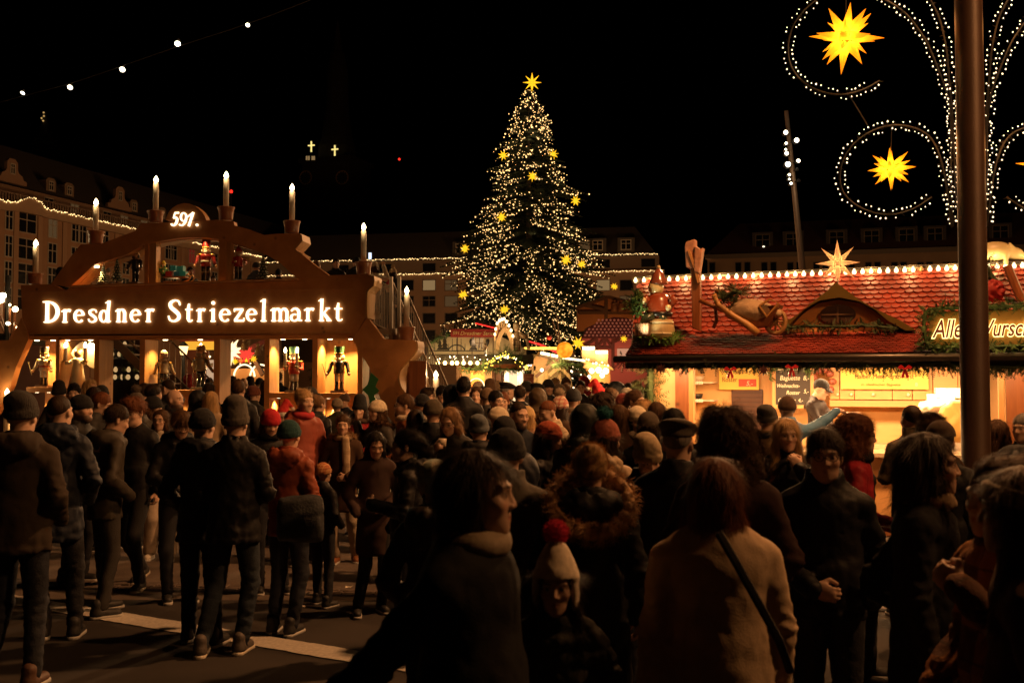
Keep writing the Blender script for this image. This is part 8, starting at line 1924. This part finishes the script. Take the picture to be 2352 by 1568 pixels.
p('very tall dark figure against the orange lit window', 1065, 862, 12.4, 180, hair='quiff', hc='black', coat=BK)
p('dark hooded person at the foot of the gallery stair', 1040, 880, 12.6, 150, 'f', None, hat='hood', coat=BK)
p('person in high brown beanie before the orange window', 1126, 868, 16.0, 160, hair=None, hat='tall', hatc=(.12, .07, .04), coat=CH)
p('person in oatmeal beanie beside the high brown beanie', 1145, 872, 16.4, 190, 'f', None, hat='beanie', hatc=(.30, .22, .14), coat=CH)
p('person in fluffy white beanie before the arched lamp', 1098, 874, 16.2, 175, 'f', 'long', hat='beanie', hatc=(.6, .5, .38), hatk='fleece', coat=BK)
p('woman with round face and wavy hair facing out under the orange window', 1095, 886, 14.0, -5, 'f', 'longwavy', 'brown', coat=CH)
p('person in mid brown beanie under the orange window', 1119, 888, 13.4, 175, hair=None, hat='beanie', hatc=(.13, .08, .045), coat=CH)
p('dark haired man from behind under the white curtained window', 1194, 883, 14.0, 175, hair='short', coat=BK, fat=1.15)
p('person with round black beanie before the red menu board', 1209, 873, 16.0, 180, hair=None, hat='beanie', hatc=BK, coat=CH)
p('person with smooth black cap before the pale hut', 1233, 877, 15.0, 160, hair='short', hat='flatcap', hatc=BK, coat=BRN)
p('man in black beanie looking this way before the pale hut', 1259, 869, 17.0, 10, hair=None, hat='beanie', hatc=BK, coat=BK)
p('fair haired man with pale scarf lit from the hut', 1276, 866, 20.0, 30, hair='short', hc='blonde', coat=(.3, .24, .16))
p('tall man with open face beside the fair haired man', 1300, 865, 18.0, 15, hair='short', hc='brown', coat=CH)
p('person in dark beanie with shaded face under the fair haired man', 1285, 880, 15.0, 5, hair=None, hat='beanie', hatc=(.06, .045, .03), coat=BK)
p('short haired woman facing out below the tall man', 1298, 880, 15.2, -10, 'f', 'bowl', 'brown', coat=BK)
p('red haired woman with rosy face behind the man with round glasses', 1156, 899, 13.0, -5, 'f', 'bun', 'red', coat=CH)
p('person in scarlet hood before the small lit fir', 1342, 861, 22.0, 165, 'f', None, hat='hood', coat=(.5, .03, .03))
p('person with glasses facing out below the scarlet hood', 1333, 872, 19.0, 0, hair='short', glasses=1, coat=BK)
p('black haired person from behind near the santa hat', 1407, 878, 15.0, 180, hair='short', hc='black', coat=BK)
p('person in pale cream beanie deep in the crowd under the tiled eave', 1462, 871, 20.0, 175, 'f', None, hat='beanie', hatc=(.48, .34, .2), coat=BRN)
p('person in speckled grey beanie under the tiled eave', 1440, 888, 13.0, 170, hair=None, hat='beanie', hatc=(.15, .12, .09), coat=BK)
p('person in dull red beanie behind the beige hooded coat', 1431, 901, 12.0, 170, hair=None, hat='beanie', hatc=(.20, .03, .025), coat=BK)
p('boy with brown fringe in profile near the santa hat', 1401, 889, 12.6, 75, 'c', 'bowl', 'brown', coat=CH)
p('child with fluffy fair hair beside the cream white beanie', 1479, 917, 10.4, 170, 'c', 'curly', 'blonde', coat=(.3, .2, .12))
# in front of the sausage stall
p('dark haired man from behind beside the flat cap', 1546, 935, 7.0, 180, hair='short', hc='black', coat=BK)
p('person with long brown hair before the cream stall panel', 1508, 921, 9.4, 180, 'f', 'long', 'brown', coat=CH)
p('man in grey flat cap and black coat seen from behind', 1556, 955, 5.2, 158, hair='thin', hc='grey', hat='flatcap', hatc=(.085, .070, .055), coat=BK, fat=1.2, hem=.6)
p('person with curly light brown hair at the stall shutter', 1640, 930, 8.0, 175, 'f', 'curly', 'brown', coat=CH)
p('man in dark grey beanie and brown jacket waiting at the stall', 1762, 926, 9.0, 145, hair=None, hat='slouch', hatc=(.05, .045, .04), coat=(.16, .10, .05), scarf=(cloth(BK), 0), glasses=1)
p('man in brown beanie and bright blue jacket reaching out over the counter', 1808, 907, 10.4, 172, hair=None, hat='beanie', hatc=(.07, .038, .022), coat=(.10, .23, .40), arms=('pocket', 'point'), collar=.03, hood=0)
p('woman with long blonde hair facing the viewer with her hand at her chin', 1806, 958, 7.0, -4, 'f', 'long', 'blonde', coat=BK, arms=('chin', 'pocket'), hem=.6)
p('seller in black cap, glasses and dark sweater working behind the counter', 1877, 865, 13.0, 48, hair='buzz', hat='cap', hatc=BK, coat=(.016, .010, .010), ck='nylon', glasses=1, hp=-22, arms=('forward', 'forward'), base=.15, collar=.0)
p('woman with a mass of dark curls and glasses in a deep red jacket', 1968, 946, 6.4, 72, 'f', 'bigcurl', 'red', coat=(.36, .020, .030), glasses=1, hem=.78, scarf=(cloth(BK), 0), arms=('pocket', 'clasp'))
p('child in light blue knit hat at the counter', 1942, 959, 9.0, 170, 'c', None, hat='beanie', hatc=(.16, .30, .36), coat=CH)
p('man with close cropped head in mottled olive jacket from behind', 2094, 929, 8.0, 182, hair='buzz', hc='dark', coat=(.09, .065, .035), coatm=plaid('camouflage', (.10, .07, .035), (.04, .03, .02), (.14, .1, .05), 11), collar=.05)
p('person with tousled brown hair next to the cropped head', 2139, 948, 7.2, 175, 'f', 'curly', 'brown', coat=BRN)
p('person in brown corduroy cap hidden behind the tall dark haired woman', 2160, 962, 6.0, 170, hair='short', hat='cap', hatc=(.06, .035, .02), coat=BK)
p('person with brown hair beyond the bronze post at the counter', 2290, 960, 8.4, 170, 'f', 'longwavy', 'brown', coat=(.05, .03, .022))
p('grey haired customer by the shutter at the right picture edge', 2352, 948, 8.2, -60, 'm', 'thin', 'grey', coat=CH, arms=('cup', 'pocket'))
# on the gallery of the arch
GZ = AF.z(450, 767) + .12
p('person in white coat filming with a phone on the arch gallery', 859, 598, 20.2, 168, 'f', 'long', 'brown', coat=(.64, .56, .44), ck='wool', hem=.5, arms=('photo', 'photo'), base=GZ - .25, hat='beanie', hatc=(.6, .52, .4))
p('child in santa cap leaning on the gallery railing', 891, 640, 20.0, 10, 'c', 'short', hat='santa', hatc=(.42, .02, .02), coat=CH, base=GZ - .35, arms=('forward', 'pocket'))
p('person in tall cream bobble hat on the gallery stair', 903, 608, 20.8, 150, 'f', 'long', hat='pompom', hatc=(.56, .42, .26), pomc=(.56, .42, .26), coat=BK, base=GZ)
for u, v, Y, lab, kw in ((727, 597, 20.6, 'fair haired visitor on the gallery just beyond the arch slope', D(hair='short', hc='light', yaw=150)), (772, 592, 20.8, 'dark visitor facing out on the gallery above the letter k', D(hair='short', yaw=10)), (818, 588, 20.9, 'visitor in dark cap on the gallery beside the tallest end candle', D(hat='beanie', hatc=BK, hair=None, yaw=200)),
      (589, 601, 20.2, 'visitor in dark blue puffer and grey hood behind the piper', D(hat='beanie', hatc=CH, hair=None, coat=(.04, .05, .07), puff=.02, yaw=160)), (437, 612, 20.4, 'bearded visitor with glasses behind the toy sledge', D(hair='short', beard=1, glasses=1, yaw=40)), (140, 612, 20.6, 'visitor with a dark hood on the gallery at the low end of the arch', D(hair=None, hat='hood', yaw=170)), (490, 632, 20.5, 'visitor in dark coat behind the big red wooden man', D(hair='short', yaw=20)), (640, 617, 20.6, 'visitor lost in the shade beside the lone ring tree', D(hair='short', hc='black', yaw=175)), (245, 612, 20.5, 'visitor in a pale jacket behind the ring trees', D(hair=None, hat='beanie', hatc=GRY, coat=(.22, .19, .15), yaw=180))):
 yw = kw.pop('yaw'); kw.setdefault('coat', BK); p(lab, u, v, Y, yw, base=GZ, **kw)
# people seen through the open bays
for u, v, Y, lab, kw in ((535, 862, 24, 'person from behind with headphones behind the arch passage', D(hair='short', coat=(.12, .09, .06))), (560, 868, 22, 'bald man from behind in the arch passage', D(hair=None, coat=BK)), (575, 862, 25, 'person in patterned coat behind the arch passage', D(sex='f', hair='long', hc='dark', coatm=plaid('pattern_coat', (.2, .14, .09), (.05, .04, .03), (.3, .2, .12), 8))), (596, 866, 24, 'person in black beanie behind the arch passage', D(hair=None, hat='beanie', hatc=BK, coat=BRN)), (520, 870, 23, 'dark haired person close to the post of the arch passage', D(hair='short', coat=CH)),
      (433, 857, 25, 'person in red hood behind the wooden figure with the tray', D(hair=None, hat='hood', coat=(.42, .03, .03))), (481, 866, 24, 'person with bowed head behind the wooden figure with the tray', D(hair='short', coat=BK)), (639, 852, 23.0, 'dark figure before the shuttered orange window', D(hair='short', coat=BK)), (608, 872, 22.5, 'woman with brown hair by the far post of the arch passage', D(sex='f', hair='long', hc='brown', coat=CH))):
 p(lab, u, v, Y, 175 + (u % 7) * 3, **kw)
# ---- the packed far crowd: copies of a few plainly dressed visitors
proto = []
g = random.Random(21)
kinds = [D(hair='short', coat=BK), D(hair=None, hat='beanie', hatc=BK, coat=CH), D(sex='f', hair='long', hc='brown', coat=BRN), D(hair=None, hat='beanie', hatc=(.10, .06, .04), coat=NV), D(sex='f', hair='long', hc='dark', coat=CH, hood=1), D(hair=None, hat='hood', coat=BK), D(sex='f', hair=None, hat='beanie', hatc=(.30, .24, .17), coat=OL), D(hair='buzz', hc='dark', coat=BK), D(sex='f', hair='bun', hc='light', coat=BRN), D(hair=None, hat='slouch', hatc=(.16, .05, .03), coat=CH), D(sex='f', hair='longwavy', hc='brown', coat=(.22, .15, .09)), D(hair='short', hc='brown', coat=OL, beard=1)]
FL = 'visitor in plain winter clothes deep in the packed far crowd below the fir'
FG = 'far heads of the packed crowd'
spots = []
for Y in np.arange(17, 44, 1.15):
 u0, u1 = (1045, 1500) if Y < 24 else (1180, 1480)
 if Y > 24: u0 = 1215
 n = int((u1 - u0) / F * Y / .62)
 for k_ in range(n):
  if g.random() < .80: spots.append((u0 + (u1 - u0) * (k_ + g.uniform(.1, .9)) / n, float(Y) + g.uniform(-.5, .5)))
# a few more close together in the gaps nearer by
for Y, u0, u1 in ((16.5, 1040, 1500), (15.5, 1180, 1500), (14.4, 1210, 1495), (13.4, 1290, 1500), (11.4, 1300, 1440), (17.5, 100, 330), (16.6, 240, 620), (17.2, 640, 900), (13.8, 880, 1010), (15.5, 640, 820)):
 n = int((u1 - u0) / F * Y / .75)
 for k_ in range(n): spots.append((u0 + (u1 - u0) * (k_ + g.uniform(.1, .9)) / n, Y + g.uniform(-.3, .3)))
g.shuffle(spots)
used = [(o.location.x, o.location.y) for o in bpy.data.objects if o.type == 'EMPTY' and o.name.startswith('person')]
n_far = 0
for u, Y in spots:
 x = (u - 1176) / F * Y
 if any(abs(x - a) < .42 and abs(Y - b) < .42 for a, b in used): continue
 if abs(x - (P(1297, 868, 26.5).x)) < 1.2 and 25.5 < Y < 28.5: continue
 if 23.2 < Y < 25.8 and u < 1225: continue
 if Y < 19 and u < 905 and Y > 17.8: continue
 used.append((x, Y)); n_far += 1
 if n_far > 205: break
 i = len(proto)
 if i < 24:
  kw = dict(kinds[i % 12]); yw = g.choice((170, 185, 200, 10, -20, 90, -80, 160))
  rt, s_ = p(FL, u, 868, Y, yw, group=FG, arms=('pocket', 'pocket'), **kw); proto.append(rt)
  h = g.uniform(1.58, 1.84) / 1.76; rt.scale = (h, h, h); rt.location = (x, Y, 0)
 else:
  rt = link_copy(g.choice(proto)); rt.location = (x, Y, 0); h = g.uniform(1.58, 1.86) / 1.76; rt.scale = (h, h, h); rt.rotation_euler.z = R(g.choice((180, 180, 190, 165, 205, 15, -25, 95, -85)) + g.uniform(-15, 15))
# ---- things people hold or carry
def cup_at(w_, lab, col=(.55, .45, .33), r=.036, h=.095, tilt=0):
 mb = MB(); mb.lathe([(r * .78, 0), (r, h), (r * .94, h), (r * .74, .006)], n=16); o = mb.build('paper_cup', mat('cup_%02d' % int(col[0] * 99), col, .4), None, True); o.location = w_; o.rotation_euler = (tilt, 0, 0); tag(o, lab, 'cup')
cup_at(held_point(cr_, cs_, 'sip', -1) - Vector((0, 0, .03)), 'pale mulled wine cup held by the woman with long light brown hair')
cup_at(held_point(rw, rs, 'sip') - Vector((0, 0, .03)), 'clear plastic cup held by the woman in the rust red beanie', (.5, .36, .22))
cup_at(held_point(bw, bs_, 'sip') + Vector((-.04, 0, -.03)), 'brown printed paper cup held by the child in beige knit hat', (.30, .20, .12), .042, .11)
ph = bpy.data.objects.new('x', None); bpy.data.objects.remove(ph)
o = MB().box(-.036, .036, -.004, .004, -.075, .075).build('mobile_phone', [mat('phone_black', (.01, .01, .01), .3)], None, bevel=.004); o.location = P(850, 588, 19.9); tag(o, 'mobile phone with bright screen raised on the arch gallery', 'phone')
MB().box(-.031, .031, -.0065, -.0045, -.066, .066).build('screen', glow('phone_screen', (.75, .85, 1), 1.4), o)
blob('shoulder_bag', 'dark slate shoulder bag hanging at the hip of the rust jacket', 'bag', P(690, 1190, 7.3), lambda X, Y, Z: smax(ell(X, Y, Z, (0, 0, -.02), (.23, .10, .25)), np.maximum(np.abs(X) - .17, np.abs(Z) - .17), .05) + .008 * wob(X, Y, Z, 22, 2) + .006 * np.clip(1 - np.abs(Z - .02 - .05 * np.abs(X)) / .014, 0, 1), (-.26, -.16, -.28), (.26, .16, .26), .014, mat('bag_slate', (.024, .028, .034), .75, var=.2, vs=8, bump=.3, bs=60), R(8))
w_ = P(1640, 1300, 3.45); mb = MB()
bk = lambda u, v, y: (P(u, v, y).x, y, P(u, v, y).z)
ribbon_pts = [bk(1650, 1222, 3.22), bk(1690, 1290, 3.20), bk(1740, 1380, 3.20), bk(1790, 1470, 3.22), bk(1815, 1540, 3.26)]
mb.tube([Vector(q_) for q_ in ribbon_pts], .015, 6); o = mb.build('bag_strap', mat('strap_black', (.012, .011, .010), .7)); tag(o, 'black shoulder strap running across the back of the pale beige coat', 'strap')
NV_ = None
# ------------------------------------------------------------------ light of the square
M_BRZ = mat('bronze_paint')
LPO = bpy.data.objects['lamp_post']
hd = MB(); hd.lathe([(.10, 8.5), (.30, 8.6), (.34, 8.72), (.10, 8.85)], (.7, .9, 0), 20); hd.tube([(0, 0, 8.4), (.2, .25, 8.75), (.7, .9, 8.80)], .05, 8); hd.build('lamp_head', M_BRZ, LPO, True)
MB().lathe([(.05, 8.52), (.26, 8.575), (.26, 8.59)], (.7, .9, 0), 16).build('lamp_glass', glow('lamp_glass_glow', (1, .6, .28), 8), LPO)
lamp('post_lantern', (pb.x + .7, 8.9, 8.28), 2500, (1, .43, .15), .2, 'SPOT', (pb.x - 1.5, 7.5, 0), 144, .6)
# a second street lamp of the same row stands outside the picture, to the side of the front row of visitors
sl = thing('street_lamp', 'bronze street lamp of the row that lights the front of the crowd', 'street lamp', (7.0, 3.6, 0)); mb = MB(); mb.lathe([(.15, 0), (.15, .25), (.10, .32), (.08, 7.4)], n=20); mb.tube([(0, 0, 7.3), (-.2, 0, 7.6), (-.7, .1, 7.65)], .05, 8); mb.build('pole', M_BRZ, sl, True)
hd = MB(); hd.lathe([(.10, 7.4), (.30, 7.5), (.34, 7.58), (.10, 7.7)], (-.7, .1, 0), 20); hd.build('lamp_head', M_BRZ, sl, True); MB().lathe([(.05, 7.42), (.26, 7.475), (.26, 7.49)], (-.7, .1, 0), 16).build('lamp_glass', glow('lamp_glass_glow', (1, .6, .28), 8), sl)
lamp('street_lantern', (6.3, 3.7, 7.2), 950, (1, .44, .15), .18, 'SPOT', (-1.0, 6.2, 0), 120, .6)
m0 = P(1815, 360, 41.0)
lamp('mast_flood', (m0.x, m0.y - 1, m0.z), 15000, (1, .50, .20), .6, 'SPOT', (-2, 9, 0), 60, .8)
# glow of the market on the house fronts
for x, y, z, pw in ((-34, 88, 7, 1900), (-52, 84, 8, 1900), (-14, 112, 8, 9000), (16, 112, 8, 9000), (36, 72, 7, 1600), (22, 75, 7, 1600)):
 lamp('facade_glow', (x, y, z), pw, (1, .50, .19), 2.0)
lamp('mast_spill', (m0.x - .3, m0.y - 1.6, m0.z - .6), 55, (1, .72, .45), .4)
